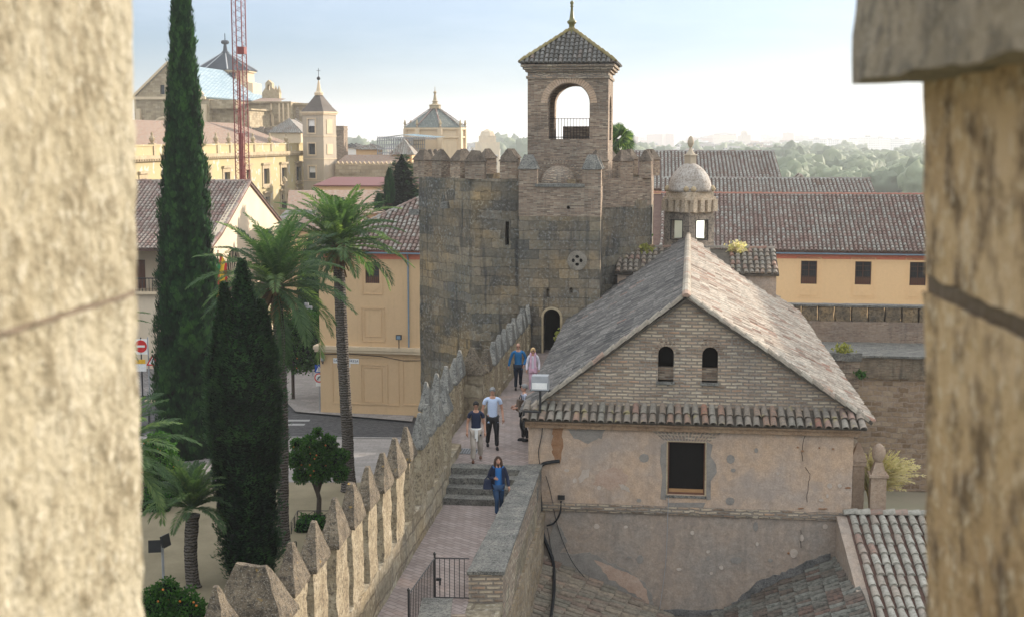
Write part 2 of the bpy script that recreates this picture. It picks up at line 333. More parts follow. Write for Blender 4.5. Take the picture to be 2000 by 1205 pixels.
M['tileTop'] = tilemat('belfry roof tile', [(0, (.085, .08, .07)), (.35, (.14, .135, .125)), (.7, (.2, .195, .18)), (1, (.18, .125, .1))], .55, (.07, .07, .06))
M['mortar'] = stonemat('roof mortar', (.07, .06, .048), (.10, .085, .068), (.14, .12, .095), 2, .01, .5, (.08, .07, .06), (.3, .28, .24), .3)
M['mortarred'] = stonemat('dark tile bed', (.10, .055, .042), (.12, .07, .055), (.14, .09, .07), 2, .01, .4, (.08, .06, .05), (.3, .25, .2), .3)
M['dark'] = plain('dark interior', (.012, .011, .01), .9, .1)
M['iron'] = plain('black iron', (.02, .021, .022), .5, .4)
M['steel'] = plain('grey metal', (.3, .31, .32), .5, .4)
M['bluepipe'] = plain('blue grey pipe', (.17, .25, .32), .5, .4)
M['wood'] = plain('brown wood', (.13, .06, .035), .6, .3)
M['woodtan'] = plain('old tan wood', (.35, .2, .09), .6, .3)
M['white'] = plain('white paint', (.78, .77, .74), .6, .3)
M['pane'] = glassy('window pane', (.05, .055, .06))
M['cable'] = plain('black cable', (.012, .014, .016), .6, .3)
M['slate'] = tilemat('slate', [(0, (.035, .045, .055)), (1, (.07, .08, .095))], .2, (.03, .03, .035))
M['bluetile'] = tilemat('blue grey lead roof', [(0, (.16, .24, .28)), (1, (.3, .38, .4))], .3, (.2, .25, .28))
M['crane'] = plain('red crane paint', (.20, .045, .04), .6, .2)
M['bark'] = stonemat('bark', (.05, .04, .03), (.08, .06, .045), (.1, .08, .06), 3, .03, .5, (.02, .017, .013), (.14, .11, .09), .3)
k = NT('palm bark'); ob = k.coord('Object', (1, 1, 1)); wv = k.n('TexWave', wave_type='BANDS', bands_direction='Z'); k.l(ob, wv.inputs[0]); wv.inputs['Scale'].default_value = 2.6; wv.inputs['Distortion'].default_value = 5; wv.inputs['Detail'].default_value = 3; wv.inputs['Detail Scale'].default_value = 2.5
nn = k.noise(ob, 14, 4, .7); hh = k.math('ADD', wv.outputs['Fac'], nn)
M['palmbark'] = k.out(k.ramp(hh, [(.5, (.03, .025, .02)), (1.3/2, (.085, .072, .06)), (1, (.17, .15, .13))]), k.bump(hh, 1, .06))
M['palmleaf'] = leafmat('palm leaf', [(0, (.045, .085, .045)), (.5, (.10, .165, .085)), (.85, (.18, .25, .11)), (1, (.30, .34, .16))], .5, .4)
M['palmdead'] = leafmat('dry palm leaf', [(0, (.08, .04, .02)), (1, (.26, .16, .08))], .2)
M['cypress'] = leafmat('cypress', [(0, (.005, .024, .008)), (.6, (.012, .052, .015)), (1, (.032, .095, .022))], .2)
M['cypressblue'] = leafmat('blue green cypress', [(0, (.010, .036, .016)), (.6, (.022, .07, .030)), (1, (.05, .12, .046))], .25)
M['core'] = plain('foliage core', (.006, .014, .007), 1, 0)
M['orangeleaf'] = leafmat('orange tree leaf', [(0, (.02, .065, .014)), (.6, (.04, .12, .022)), (1, (.08, .18, .035))], .4, .4)
M['fruit'] = plain('orange fruit', (.6, .2, .03), .5, .4)
M['farleaf'] = leafmat('far tree leaf', [(0, (.13, .17, .11)), (1, (.25, .29, .19))], .3)
M['grass'] = leafmat('dry grass', [(0, (.58, .46, .30)), (.8, (.72, .62, .46)), (1, (.45, .44, .22))], .5)
M['weed'] = leafmat('weed', [(0, (.2, .22, .05)), (1, (.4, .36, .12))], .4)
k = NT('sand'); ob = k.coord('Object'); a = k.noise(ob, .5, 5, .6); b = k.noise(ob, 12, 5, .7)
M['sand'] = k.out(k.mix(.3, k.ramp(a, [(.3, (.21, .175, .11)), (.7, (.29, .245, .16))]), k.ramp(b, [(.3, .6), (.7, 1.0)]), 'MULTIPLY'), k.bump(b, .5, .01))
M['pavement'] = masonry('pavement slabs', .6, .4, [(0, (.26, .24, .22)), (1, (.34, .31, .29))], (.2, .18, .17), .01, .01, .005, .25, (.15, .14, .13), 0, streak=.0)
M['cobble'] = masonry('street setts', .22, .13, [(0, (.06, .06, .062)), (1, (.13, .125, .125))], (.05, .05, .05), .014, .04, .02, .25, (.05, .05, .05), 0, streak=.0)
M['pebble'] = masonry('pebble paving', .3, .3, [(0, (.18, .17, .16)), (1, (.3, .28, .27))], (.14, .13, .13), .04, .2, .02, .3, (.1, .1, .1), 0, streak=.0)
M['earth'] = stonemat('city ground', (.22, .2, .15), (.3, .27, .2), (.2, .24, .12), .02, .02, .3, (.12, .15, .08), (.4, .38, .33), .3)
M['kerb'] = plain('kerb stone', (.33, .31, .29))
# herringbone brick paving
k = NT('herringbone paving', .85); uv = k.coord('UV')
mp = k.n('Mapping'); k.l(uv, mp.inputs[0]); mp.inputs['Rotation'].default_value = (0, 0, R(45))
b1 = k.n('TexBrick'); k.l(mp.outputs[0], b1.inputs['Vector']); b1.inputs['Scale'].default_value = 1; b1.inputs['Brick Width'].default_value = .29; b1.inputs['Row Height'].default_value = .145; b1.inputs['Mortar Size'].default_value = .012
b1.inputs['Color1'].default_value = (.27, .22, .20, 1); b1.inputs['Color2'].default_value = (.35, .295, .27, 1); b1.inputs['Mortar'].default_value = (.2, .165, .15, 1)
ob = k.coord('Object'); a = k.noise(ob, .9, 5, .6); b = k.noise(ob, 20, 3, .6)
c = k.mix(.5, b1.outputs['Color'], k.ramp(a, [(.3, .7), (.7, 1.15)]), 'MULTIPLY'); c = k.mix(k.ramp(a, [(.55, 0.0), (.7, .35)]), c, (.45, .3, .22))
M['herring'] = k.out(c, k.bump(k.math('ADD', k.math('MULTIPLY', b1.outputs['Fac'], -1), k.math('MULTIPLY', b, .4)), .6, .01))

# ---------------------------------------------------------------- barrel tile roofs
def tiles(mb, A, B, C, D_, pitch=.25, row=.36, seg=4, rr=None, jit=.012, keep=None, lift=.02, dbl=False, close=False):
    """covering tiles on the patch A (ridge start) B (ridge end) C (eave end) D (eave start)"""
    A, B, C, D_ = map(Vector, (A, B, C, D_)); nu = max(1, round((B-A).length/pitch)); nv = max(1, round((D_-A).length/row))
    rr = rr or pitch*.33
    for i in range(nu):
        s = (i+.5)/nu; P0 = A.lerp(B, s); P1 = D_.lerp(C, s); V = (P1-P0); L = V.length; V.normalize(); U = (B-A).normalized(); N = U.cross(V)
        if N.z < 0: N = -N
        U = V.cross(N) if (V.cross(N)).dot(U) > 0 else -V.cross(N)
        rl = L/nv; wob = random.uniform(-jit, jit)
        for j in range(nv):
            if keep and not keep(s, (j+.5)/nv): continue
            o = P0+V*(j*rl)+U*(wob+random.uniform(-jit, jit)); o += N*(.03*noise.noise(o*.45))+U*(.035*noise.noise(o*.6+Vector((9, 0, 0)))); tn_ = min(1, max(0, random.random()*.72+.28*(.5+1.1*noise.noise(o*.55+Vector((0, 5, 0)))))); ov = .06 if j < nv-1 else .03
            r0 = rr*.86; r1 = rr*random.uniform(.98, 1.10); skew = random.uniform(-jit, jit)*1.5; h1 = lift+random.uniform(0, jit)
            vs = []; fs = []
            for (q, r, h) in ((0, r0, 0), (1, r1, h1)):
                c = o+V*(q*(rl+ov))+N*h+U*(skew*q)
                for a in range(seg+1):
                    t = pi*a/seg; vs.append(c+U*(cos(t)*r)+N*(sin(t)*r*.95))
            for a in range(seg): fs.append((a, a+1, a+seg+2, a+seg+1))
            if dbl:
                b0 = len(vs)
                for (q, r, h) in ((0, r0-.016, 0), (1, r1-.016, h1)):
                    c = o+V*(q*(rl+ov))+N*h+U*(skew*q)
                    for a in range(seg+1):
                        t = pi*a/seg; vs.append(c+U*(cos(t)*r)+N*(sin(t)*r*.95))
                for a in range(seg): fs.append((b0+a+1, b0+a, b0+a+seg+1, b0+a+seg+2))
                for a in range(seg): fs.append((seg+1+a, seg+2+a, b0+seg+2+a, b0+seg+1+a))
            elif close or j < nv: fs.append(tuple(seg+1+a for a in range(seg+1)))
            mb.add(vs, fs, tint=tn_)
def ridge(mb, A, B, r=.11, row=.38, seg=5, up=Vector((0, 0, 1))):
    A, B = Vector(A), Vector(B); n = max(1, round((B-A).length/row)); V = (B-A).normalized(); U = V.cross(up).normalized(); N = U.cross(V)
    for j in range(n):
        vs = []; o = A.lerp(B, j/n); l = (B-A).length/n*1.12
        for (q, rq, h) in ((0, r*.9, 0), (1, r*random.uniform(1.0, 1.1), .02+random.uniform(0, .015))):
            c = o+V*(q*l)+N*h
            for a in range(seg+1):
                t = pi*a/seg; vs.append(c+U*cos(t)*rq+N*sin(t)*rq)
        fs = [(a, a+1, a+seg+2, a+seg+1) for a in range(seg)]+[tuple(seg+1+a for a in range(seg+1)), tuple(range(seg+1))]
        mb.add(vs, fs)
def patch(mb, A, B, C, D_, th=.1):
    A, B, C, D_ = map(Vector, (A, B, C, D_)); N = (B-A).cross(D_-A).normalized()
    if N.z < 0: N = -N
    d = N*-th; mb.add([A, B, C, D_, A+d, B+d, C+d, D_+d], [(0, 1, 2, 3), (7, 6, 5, 4), (0, 4, 5, 1), (1, 5, 6, 2), (2, 6, 7, 3), (3, 7, 4, 0)])
def roofslope(name, A, B, C, D_, mat, bed, parent, tilename='tiles', th=.12, **kw):
    b = MB(); patch(b, A, B, C, D_, th); o = b.build(name, bed, parent)
    t = MB(); tiles(t, A, B, C, D_, **kw); t.build(tilename, mat, o); return o
# ================================================================ ground and streets
def sheet(name, pts, z, mat, label, cat):
    mb = MB(); mb.add([(p[0], p[1], z) for p in pts], [tuple(range(len(pts)))]); o = mb.build(name, mat); struct(o); o['label'] = label; o['category'] = cat; return o
sheet('ground', [(-6000, -50), (6000, -50), (6000, 9000), (-6000, 9000)], GZ-.02, M['earth'], 'pale dusty ground of the town running out to the hazy horizon', 'ground')
def gp(px, py, z=GZ): p = atz(px, py, z); return (p.x, p.y)
pv = gp(1000, 820)
sheet('pavement', [(-75, 66.9), (-2, 66.2), (-2, 76), (-75, 79)], GZ+.11, M['pavement'], 'grey pink paved footway between the sandy garden and the street', 'pavement')
sheet('road', [(-75, 79), (-2, 76), (5, 76), (5, 104), (-75, 108)], GZ+.004, M['cobble'], 'dark sett paved street running past the ochre corner house', 'road')
sheet('garden_path', [(-60, 14), (-2, 14), (-2, 66.4), (-60, 67.1)], GZ+.10, M['sand'], 'pale sandy garden floor under the palms and cypresses', 'path')
kb = MB(); kb.frus((-75, -2, 0, .15), (-75, -2, 0, .15), 0, .13); kk = kb.build('kerb', M['kerb']); kk.location = (0, 78.0, GZ); kk.rotation_euler = (0, 0, R(-2.35)); kk.location.y = 76.05; struct(kk); kk['label'] = 'straight pale kerb between the footway and the dark setts'; kk['category'] = 'kerb'
# pavement around the ochre house and pebble square to its left
sheet('house_pavement', [(-13.9, 84), (-6.2, 81), (-6.2, 83.2), (-12.4, 88), (-17, 112), (-24, 112)], GZ+.12, M['pavement'], 'grey slab footway round the corner of the ochre house', 'pavement')
sheet('pebble_square', [(-60, 92), (-26.5, 90), (-15.3, 87), (-22, 112), (-60, 118)], GZ+.06, M['pebble'], 'pebble paved square with trees left of the ochre house', 'pavement')
cw = MB()
for i in range(2): a = gp(583+i*-10, 821+i*8); cw.box(a[0]-.7, a[0]+.7, a[1]-.25, a[1]+.25, GZ+.008, GZ+.012)
c_ = cw.build('crossing_marking', plain('worn road paint', (.3, .3, .29))); struct(c_); c_['category'] = 'road marking'; c_['label'] = 'two worn white crossing bars on the dark setts'; c_['category'] = 'road marking'

# ================================================================ foreground merlons
FGD = 2.0
def crease(mb, a, b): pass
def fgpillar(name, label, side):
    t = thing(name, label, 'merlon')
    if side < 0: pt, pb = atD(259, 0, FGD), atD(280, 1205, FGD)
    else: pt, pb = atD(1803, 165, FGD), atD(1811, 1205, FGD)
    hd = R(5.2); jt = MB(); bx = MB(); k_ = (pb.x-pt.x)/(pb.z-pt.z)
    xt = pt.x+k_*(10.3-pt.z); xb = pt.x+k_*(8.2-pt.z); back = 1.35 if side < 0 else 1.6
    def X(x, y): return x-(FGD-y)*tan(hd)
    w_ = 1.1*side
    # two courses with a joint between them, following the masonry line seen on the reveal
    zj = 8.97 if side < 0 else 8.985
    jw = .005 if side < 0 else .013
    for z0, z1, inset in ((8.2, zj-jw, 0), (zj-jw, zj+jw, .004), (zj+jw, 10.35 if side < 0 else 9.42+.0, 0)):
        x0 = xb+(xt-xb)*(z0-8.2)/2.1+inset*side; x1 = xb+(xt-xb)*(z1-8.2)/2.1+inset*side; f = FGD-inset; 
        vs = []
        for z, xx in ((z0, x0), (z1, x1)):
            vs += [(X(xx, f), f, z), (xx+w_, f, z), (xx+w_, f-back, z), (X(xx, f-back), f-back, z)]
        fs = [(0, 1, 2, 3), (7, 6, 5, 4), (0, 4, 5, 1), (1, 5, 6, 2), (2, 6, 7, 3), (3, 7, 4, 0)]
        if side > 0: fs = [f_[::-1] for f_ in fs]
        (bx if not inset else jt).add(vs, fs)
    jt.build('mortar_joint', plain('dark joint', (.17, .13, .09) if side < 0 else (.10, .075, .05)), t, rough=(.004, .02, 25))
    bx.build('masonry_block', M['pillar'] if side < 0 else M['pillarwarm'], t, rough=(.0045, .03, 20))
    if side > 0:
        c = atD(1668, 163, FGD+.02); cp = MB(); hh = R(2.2)
        def Y(x, y): return x-(FGD+.02-y)*tan(hh)
        vs = []
        for z in (c.z, 10.4): vs += [(c.x, FGD+.03, z), (c.x+1.3, FGD+.03, z), (c.x+1.3, .3, z), (Y(c.x, .3), .3, z)]
        cp.add(vs, [f_[::-1] for f_ in [(0, 1, 2, 3), (7, 6, 5, 4), (0, 4, 5, 1), (1, 5, 6, 2), (2, 6, 7, 3), (3, 7, 4, 0)]])
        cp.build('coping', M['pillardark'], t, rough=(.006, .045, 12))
    return t
fgpillar('merlon', 'big bright sandstone merlon face filling the left edge, crossed by one joint', -1)
fgpillar('merlon', 'big shaded sandstone merlon with dark overhanging cap filling the right edge', 1)

# ================================================================ curtain wall with the wall walk
def P2(o, th, x, y): return (o[0]+x*cos(th)+y*sin(th), o[1]-x*sin(th)+y*cos(th))
W0 = (-2.82, 26.68); HW = R(6.3); U0 = (-1.80, 40.9); HU = R(6.5); S0 = (-.91, 43.6); HS = R(7.4)
FA0 = (.468, 37.139)
par = [atz(915, 1115, .0), atz(982, 1115, .0), atz(1058, 906, .0), atz(1024, 906, .0)]
def merlon(parent, M4, yc, wid, z0, zs, zt, thick=.25, capm=None, body=None, lean=0, x0=-.27, top=.035, ov=.05):
    wid *= random.uniform(.88, 1.02); x0 += random.uniform(-.02, .02)
    b = MB(); b.frus((x0, x0+thick, yc-wid/2, yc+wid/2), (x0+.01, x0+thick-.01, yc-wid/2+.01, yc+wid/2-.01), z0, zs, M4)
    o = b.build('merlon', body or M['merlon'], parent, rough=(.035, .13, 2.6))
    c = MB(); xm = x0+thick/2+random.uniform(-.03, .03); ym = yc+random.uniform(-.03, .03); tp = top*random.uniform(.8, 1.6)
    c.frus((x0-ov, x0+thick+ov, yc-wid/2-ov, yc+wid/2+ov), (x0-ov*1.1, x0+thick+ov*1.1, yc-wid/2-ov*1.1, yc+wid/2+ov*1.1), zs, zs+.07, M4)
    c.frus((x0-ov*1.1, x0+thick+ov*1.1, yc-wid/2-ov*1.1, yc+wid/2+ov*1.1), (xm-tp, xm+tp, ym-tp*1.5, ym+tp*1.5), zs+.07, zt+random.uniform(-.04, .04), M4)
    c.build('coping', capm or M['coping'], o, rough=((.022 if yc < 2 else .010), .12, 2.8))
def wallprism(mb, poly, z0, z1): mb.prism([tuple(p[:2]) for p in poly], z0, z1)
cwl = thing('curtain_wall', 'battlemented stone curtain wall with pointed merlons carrying the lower walkway', 'wall', (W0[0], W0[1], 0), -HW)
MW = None
# local frame of the wall: x=0 inner face, y along it
def toW(p): dx, dy = p[0]-W0[0], p[1]-W0[1]; return (dx*cos(HW)-dy*sin(HW), dx*sin(HW)+dy*cos(HW))
b = MB(); b.prism([(-.6, -15), (toW(par[1])[0]-(.0), -15), toW(par[1]), toW(par[2]), (toW(P2(FA0, TH, 0, 0))[0]-.02, 10.9), (-.6, 12.1)], GZ-.5, LOW-.02)
b.build('rampart', M['wallstone'], cwl, rough=(.03, .5, 1.2))
b = MB(); b.box(-.30, 0, -15, 12.1, LOW-.02, .22); b.build('parapet', M['wallstone'], cwl, rough=(.04, .22, 1.6))
tips = [21.02, 22.41, 23.9, 25.21, 26.58, 27.98, 29.42, 31.0, 32.43, 33.8, 35.1, 36.4]
zt_ = [2.70, 2.66, 2.60, 2.58, 2.56, 2.53, 2.50, 2.44, 2.42, 2.43, 2.42, 2.43]
for D, z in zip(tips, zt_):
    y = (D-W0[1]+.0)/cos(HW); merlon(cwl, None, y, .92 if D < 30 else .84, .20, z-.80, z, capm=M['copegrey'] if D > 32 else None)
merlon(cwl, None, (18.3-W0[1])/cos(HW)+.1, .8, .20, 2.05, 2.85, x0=-.62, thick=.3)
# wide merlon with the long ridged cap
by = -6.65; b = MB(); b.frus((-.98, 0, by-.4, by+.45), (-.97, -.02, by-.38, by+.43), .2, 1.72); bm_ = b.build('merlon', M['merlon'], cwl, rough=(.03, .13, 2.2), label='wide merlon with a long ridged cap, nearest the viewer')
c = MB(); c.frus((-1.05, .06, by-.47, by+.5), (-1.06, .07, by-.48, by+.51), 1.72, 1.79); c.frus((-1.06, .07, by-.48, by+.51), (-.76, -.28, by-.05, by+.06), 1.79, 2.6); c.build('coping', M['coping'], bm_, rough=(.035, .13, 2.4))
# warning plate on the wide merlon
ws = thing('warning_sign', 'white plate with yellow triangle fixed on the widest nearest merlon', 'sign', (0, 0, 0)); ws.parent = None
wp = P2(W0, HW, -.55, by-.47); ws.location = (wp[0], wp[1], 1.60); ws.rotation_euler = (0, 0, -HW)
b = MB(); b.box(-.165, .165, -.015, 0, -.42, 0); b.build('plate', M['white'], ws)
b = MB(); b.plate([[(-.125, -.26), (.125, -.26), (0, -.03)]], -.021, -.0155); b.build('triangle_border', M['iron'], ws)
b = MB(); b.plate([[(-.09, -.24), (.09, -.24), (0, -.075)]], -.026, -.0215); b.build('triangle', plain('sign yellow', (.85, .6, .03)), ws)
b = MB(); b.box(-.008, .008, -.031, -.0265, -.19, -.11); b.box(-.009, .009, -.031, -.0265, -.222, -.204); b.build('exclamation_mark', M['iron'], ws)

cwu = thing('curtain_wall', 'short higher length of battlemented wall beside the drain above the steps', 'wall', (U0[0], U0[1], 0), -HU)
b = MB(); b.box(-.30, -.02, -5.0, 2.4, GZ-.5, .3); b.build('parapet', M['wallstone'], cwu, rough=(.04, .24, 1.5))
for D, z in ((36.9, 2.44), (38.5, 2.34), (40.12, 2.33), (41.6, 2.31), (42.9, 2.3)):
    merlon(cwu, None, (D-U0[1])/cos(HU), .82, .28, z-.8, z, capm=M['copegrey'])
cwr = thing('curtain_wall', 'stepped back battlemented wall running to the tower door with grey caps', 'wall', (S0[0], S0[1], 0), -HS)
b = MB(); b.box(-.95, 0.0, -.5, .05, GZ-.5, 1.5); b.box(-.30, 0, .05, 14.6, GZ-.5, .25); b.build('parapet', M['wallstone'], cwr, rough=(.035, .24, 1.5))
c = MB(); c.frus((-.8, .06, -.56, .1), (-.45, -.32, -.26, -.18), 1.5, 2.36); c.build('coping', M['coping'], cwr, rough=(.03, .13, 2.4))
for i in range(9): merlon(cwr, None, 1.3+i*1.52, .95, .22, 1.32, [2.05, 2.1, 2.14, 2.13, 2.13, 2.12, 2.1, 2.1, 2.1][i], capm=M['copegrey'] if i > 0 else None, top=.07)
b = MB(); b.prism([P2((0, 0), 0, 0, -1.5), (2.2, -1.5), (2.6, 14.4), (-.5, 14.4), (-.9, -6.2), (-.3, -6.4)], GZ-.5, -.02)
b.build('rampart', M['wallstone'], cwr)
# walk surfaces
fl = [P2(W0, HW, 0, -15), P2(W0, HW, 3.9, -15), tuple(par[0][:2]), (par[3].x+.1, par[3].y), P2(W0, HW, 0, 9.3)]
fl[1] = (par[0].x-1.3, 12.2)
sheet('walkway', fl, LOW, M['herring'], 'lower brick paved wall walk below the stone steps', 'walkway')
st = MB(); SF = (-1.92, 35.3)
stp = thing('stone_steps', 'four worn grey stone steps joining the two levels of the wall walk', 'steps', (SF[0], SF[1], 0), -R(6.8))
for i in range(4):
    b = MB(); b.box(-.12, 2.55, i*.46, i*.46+(.52 if i < 3 else .5), LOW+.17*i-.2, LOW+.17*(i+1)+(.0 if i < 3 else .003)); b.build('step', M['copegrey'], stp, rough=(.018, .15, 3))
sheet('upper_walkway', [P2(SF, R(6.8), -.15, 1.6+.28), P2(SF, R(6.8), 2.6, 1.6+.28), P2(FA0, TH, .02, 0), P2(FA0, TH, .3, 20.2), P2(S0, HS, -.1, 14.5), P2(S0, HS, 0, 0), P2(U0, HU, 0, 2.6), P2(U0, HU, 0, -4), (-2.05, 38.0)], 0, M['herring'], 'upper brick paved wall walk leading to the tower door', 'walkway')
# drain grating
gr = thing('drain_grate', 'black iron drain grating set in the paving at the head of the steps', 'grate', (-1.68, 38.35, .004), -R(6.8))
b = MB(); b.box(0, .62, 0, .62, -.004, .004); b.build('pit', M['dark'], gr)
b = MB()
for i in range(9): b.box(.0+i*.0775, .018+i*.0775, 0, .62, .004, .02)
for i in range(6): b.box(0, .62, i*.12, i*.12+.02, .0045, .018)
b.build('bars', M['steel'], gr)
# right hand brick parapet with stone coping, and battered footing
bp = thing('brick_parapet', 'pale brick parapet with grey stone coping on the right of the lower walk', 'parapet')
b = MB(); b.prism([tuple(p[:2]) for p in par], LOW-3, -.07); b.build('brickwork', M['brickpale'], bp)
b = MB(); q = [p+Vector(d) for p, d in zip(par, [(-.03, -.03, 0), (.03, -.03, 0), (.02, 0, 0), (-.03, 0, 0)])]; b.prism([tuple(p[:2]) for p in q], -.07, .01); b.build('coping', M['copegrey'], bp, rough=(.02, .16, 2.5))
b = MB(); p1, p2 = par[1], par[2]; z1 = -1.35
ft = [(p1.x-.05, p1.y-3), (p1.x+.0, p1.y-3), (p1.x+.06, p1.y), (p2.x+.14, p2.y+.3), (p2.x-.05, p2.y+.35), (p1.x-.05, p1.y)]
b.prism(ft, GZ, z1); b.build('footing', M['rubble'], bp, rough=(.05, .3, 1.3))
# low pier and iron gate
pr_ = thing('brick_pier', 'low brick pier with grey coping beside the iron gate', 'pier')
a1, a2 = atz(826, 1175, -.22), atz(882, 1168, -.22)
b = MB(); b.box(a1.x, a2.x-.02, a1.y-2.2, a1.y+.15, LOW-2, -.28); b.build('brickwork', M['brickpale'], pr_)
b = MB(); b.box(a1.x-.03, a2.x+.02, a1.y-2.2, a1.y+.2, -.28, -.2); b.build('coping', M['copegrey'], pr_, rough=(.015, .16, 2.5))
b = MB(); b.box(a2.x, par[0].x, a1.y-.3, a1.y+.12, LOW-2, -.52); b.build('step_block', M['brick'], pr_)
gt = thing('iron_gate', 'black iron railing gate across the foot of the lower walk', 'gate')
A_ = atz(849, 1089, .31); B_ = atz(798, 1160, .31); C2 = Vector((par[0].x+.02, A_.y-.05, .31))
def rail(p, q, n, z0, z1, name, post=True):
    m = MB(); d = q-p
    for z in (z1, z0+.12): m.tube([Vector((p.x, p.y, z)), Vector((q.x, q.y, z))], .014, 5)
    for i in range(1, n): c_ = p+d*(i/n); m.tube([(c_.x, c_.y, z0+.12), (c_.x, c_.y, z1)], .008, 4)
    return m.build(name, M['iron'], gt)
rail(A_, C2, 7, LOW, .31, 'gate_leaf'); rail(B_, A_, 17, LOW, .31, 'railing')
for p in (A_, B_):
    m = MB(); m.tube([(p.x, p.y, LOW), (p.x, p.y, .38)], .022, 6); m.lathe([(.03, 0), (.034, .03), (.0, .07)], 8, (p.x, p.y, .38)); m.build('post', M['iron'], gt)
m = MB(); m.box(A_.x+.03, A_.x+.14, A_.y-.03, A_.y+.02, -.19, -.13); m.box(A_.x+.09, A_.x+.13, A_.y-.04, A_.y+.0, -.28, -.19); m.build('lock', M['iron'], gt)

# ================================================================ the gabled hall
HL = thing('gabled_hall', 'old plastered hall with brick gable and worn barrel tile roof beside the wall walk', 'building', (FA0[0], FA0[1], 0), -TH)
AX, AZ = 4.39, 4.68; WX = 9.03
win = rect(3.95, 4.99, -.75, .76)
b = MB(); b.plate([[(0, -1.25), (WX, -1.25), (WX, 1.2), (0, 1.2)], win], 0, .4); b.box(WX-.4, WX-.001, .4, 24, -1.25, 1.2); b.box(0.001, .4, .4, 23, -1.25, 1.2)
b.build('upper_wall', M['plasterfront'], HL)
b = MB(); b.plate([[(-.0, GZ), (WX+.02, GZ), (WX+.02, -1.25), (0, -1.25)]], .02, .42); b.box(WX-.38, WX+.019, .42, 24, GZ, -1.25); b.box(.001, .4, .42, 24, GZ, -1.25); b.build('lower_wall', M['plasterlow'], HL)
b = MB(); b.box(.35, WX+.05, -.07, .0, -1.28, -1.1); b.box(.35, WX+.03, -.04, -.001, -1.34, -1.28); b.build('string_course', M['brickpale'], HL, rough=(.02, .2, 3))
b = MB(); b.box(-.1, WX+.14, -.12, .0, 1.08, 1.22); b.box(-.14, WX+.18, -.2, 0, 1.22, 1.3); b.build('cornice', stonemat('stained cornice', (.26, .17, .105), (.34, .225, .14), (.42, .3, .19), 1.2, .02, .5, (.13, .09, .06), (.45, .38, .3), .3), HL, rough=(.01, .25, 2))
# gable
h1 = arch(3.63, 4.07, 2.42, 3.42); h2 = arch(4.86, 5.30, 2.42, 3.42)
b = MB(); b.plate([[(.25, 1.3), (9.1, 1.3), (9.1, 1.75), (AX, AZ), (.25, 1.75)], h1, h2], .3, .75); b.build('gable_wall', M['brickpale'], HL, rough=None)
for hx in (3.85, 5.08):
    b = MB()
    for i in range(9):
        a = pi*(i+.5)/9; ca, sa = cos(a), sin(a); r0, r1 = .225, .225+(.16 if i not in (3, 4, 5) else .26)
        c0 = Vector((hx+ca*r0, .285, 3.2+sa*r0)); c1 = Vector((hx+ca*r1, .285, 3.2+sa*r1)); t_ = Vector((-sa, 0, ca))*.03
        b.add([c0-t_, c0+t_, c1+t_*1.4, c1-t_*1.4]+[p+Vector((0, .02, 0)) for p in (c0-t_, c0+t_, c1+t_*1.4, c1-t_*1.4)], [(0, 3, 2, 1), (4, 5, 6, 7), (0, 1, 5, 4), (1, 2, 6, 5), (2, 3, 7, 6), (3, 0, 4, 7)])
    b.build('brick_arch', M['brick'], HL)
    b = MB(); b.box(hx-.26, hx+.26, .22, .74, 2.34, 2.42); b.build('sill', M['copegrey'], HL); b = MB(); b.box(hx-.221, hx+.221, .58, .72, 2.42, 2.78); b.build('infill', M['brick'], HL)
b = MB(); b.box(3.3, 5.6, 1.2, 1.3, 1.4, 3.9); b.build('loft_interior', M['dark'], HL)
# relieving arch of brick over the front window
b = MB()
for i in range(17):
    u = (i-8)/8; x0 = 4.47+u*.62; x1 = 4.47+u*.95; q = Vector((.028, 0, 0)); z0 = .80; z1 = 1.08
    b.add([(x0-.028, -.004, z0), (x0+.028, -.004, z0), (x1+.035, -.004, z1), (x1-.035, -.004, z1), (x0-.028, .001, z0), (x0+.028, .001, z0), (x1+.035, .001, z1), (x1-.035, .001, z1)], [(0, 1, 2, 3), (0, 4, 5, 1), (1, 5, 6, 2), (2, 6, 7, 3), (3, 7, 4, 0)])
b.build('relieving_arch', M['brickpale'], HL)
wf = MB(); wf.plate([rect(3.93, 5.01, -.77, .78), rect(3.985, 4.955, -.69, .735)], .05, .12); wfo = wf.build('window', M['wood'], HL)
b = MB(); b.box(3.98, 4.96, .14, .16, -.7, .74); b.build('pane', M['dark'], wfo)
b = MB(); b.box(3.99, 4.95, .06, .1, -.69, -.60); b.build('bottom_rail', M['woodtan'], wfo)
b = MB(); b.box(3.9, 5.04, -.03, .2, -.84, -.77); b.build('sill', M['copegrey'], wfo)
b = MB(); b.plate([rect(3.915, 5.025, -.77, .785), rect(3.95, 4.99, -.769, .765)], -.006, .0); b.build('surround', M['trim'], wfo)
kcem = stonemat('grey cement render', (.22, .20, .18), (.28, .255, .225), (.32, .29, .25), 2, .02, .3, (.15, .135, .12), (.42, .4, .36), .3)
klite = stonemat('pale lime patch', (.42, .35, .29), (.5, .42, .35), (.55, .48, .41), 2, .02, .3, (.34, .28, .22), (.6, .56, .5), .4)
kpink = stonemat('pinkish bared plaster', (.40, .28, .21), (.46, .33, .25), (.5, .38, .3), 2, .02, .35, (.3, .2, .15), (.56, .48, .4), .3)
krust = stonemat('rust brown stain', (.24, .12, .06), (.32, .17, .09), (.36, .22, .13), 3, .02, .4, (.17, .09, .05), (.42, .3, .2), .3)
kmoss = stonemat('black moss', (.12, .12, .115), (.2, .195, .185), (.28, .265, .24), 2.5, .04, .6, (.025, .025, .025), (.4, .4, .38), .5)
_pc = [0]
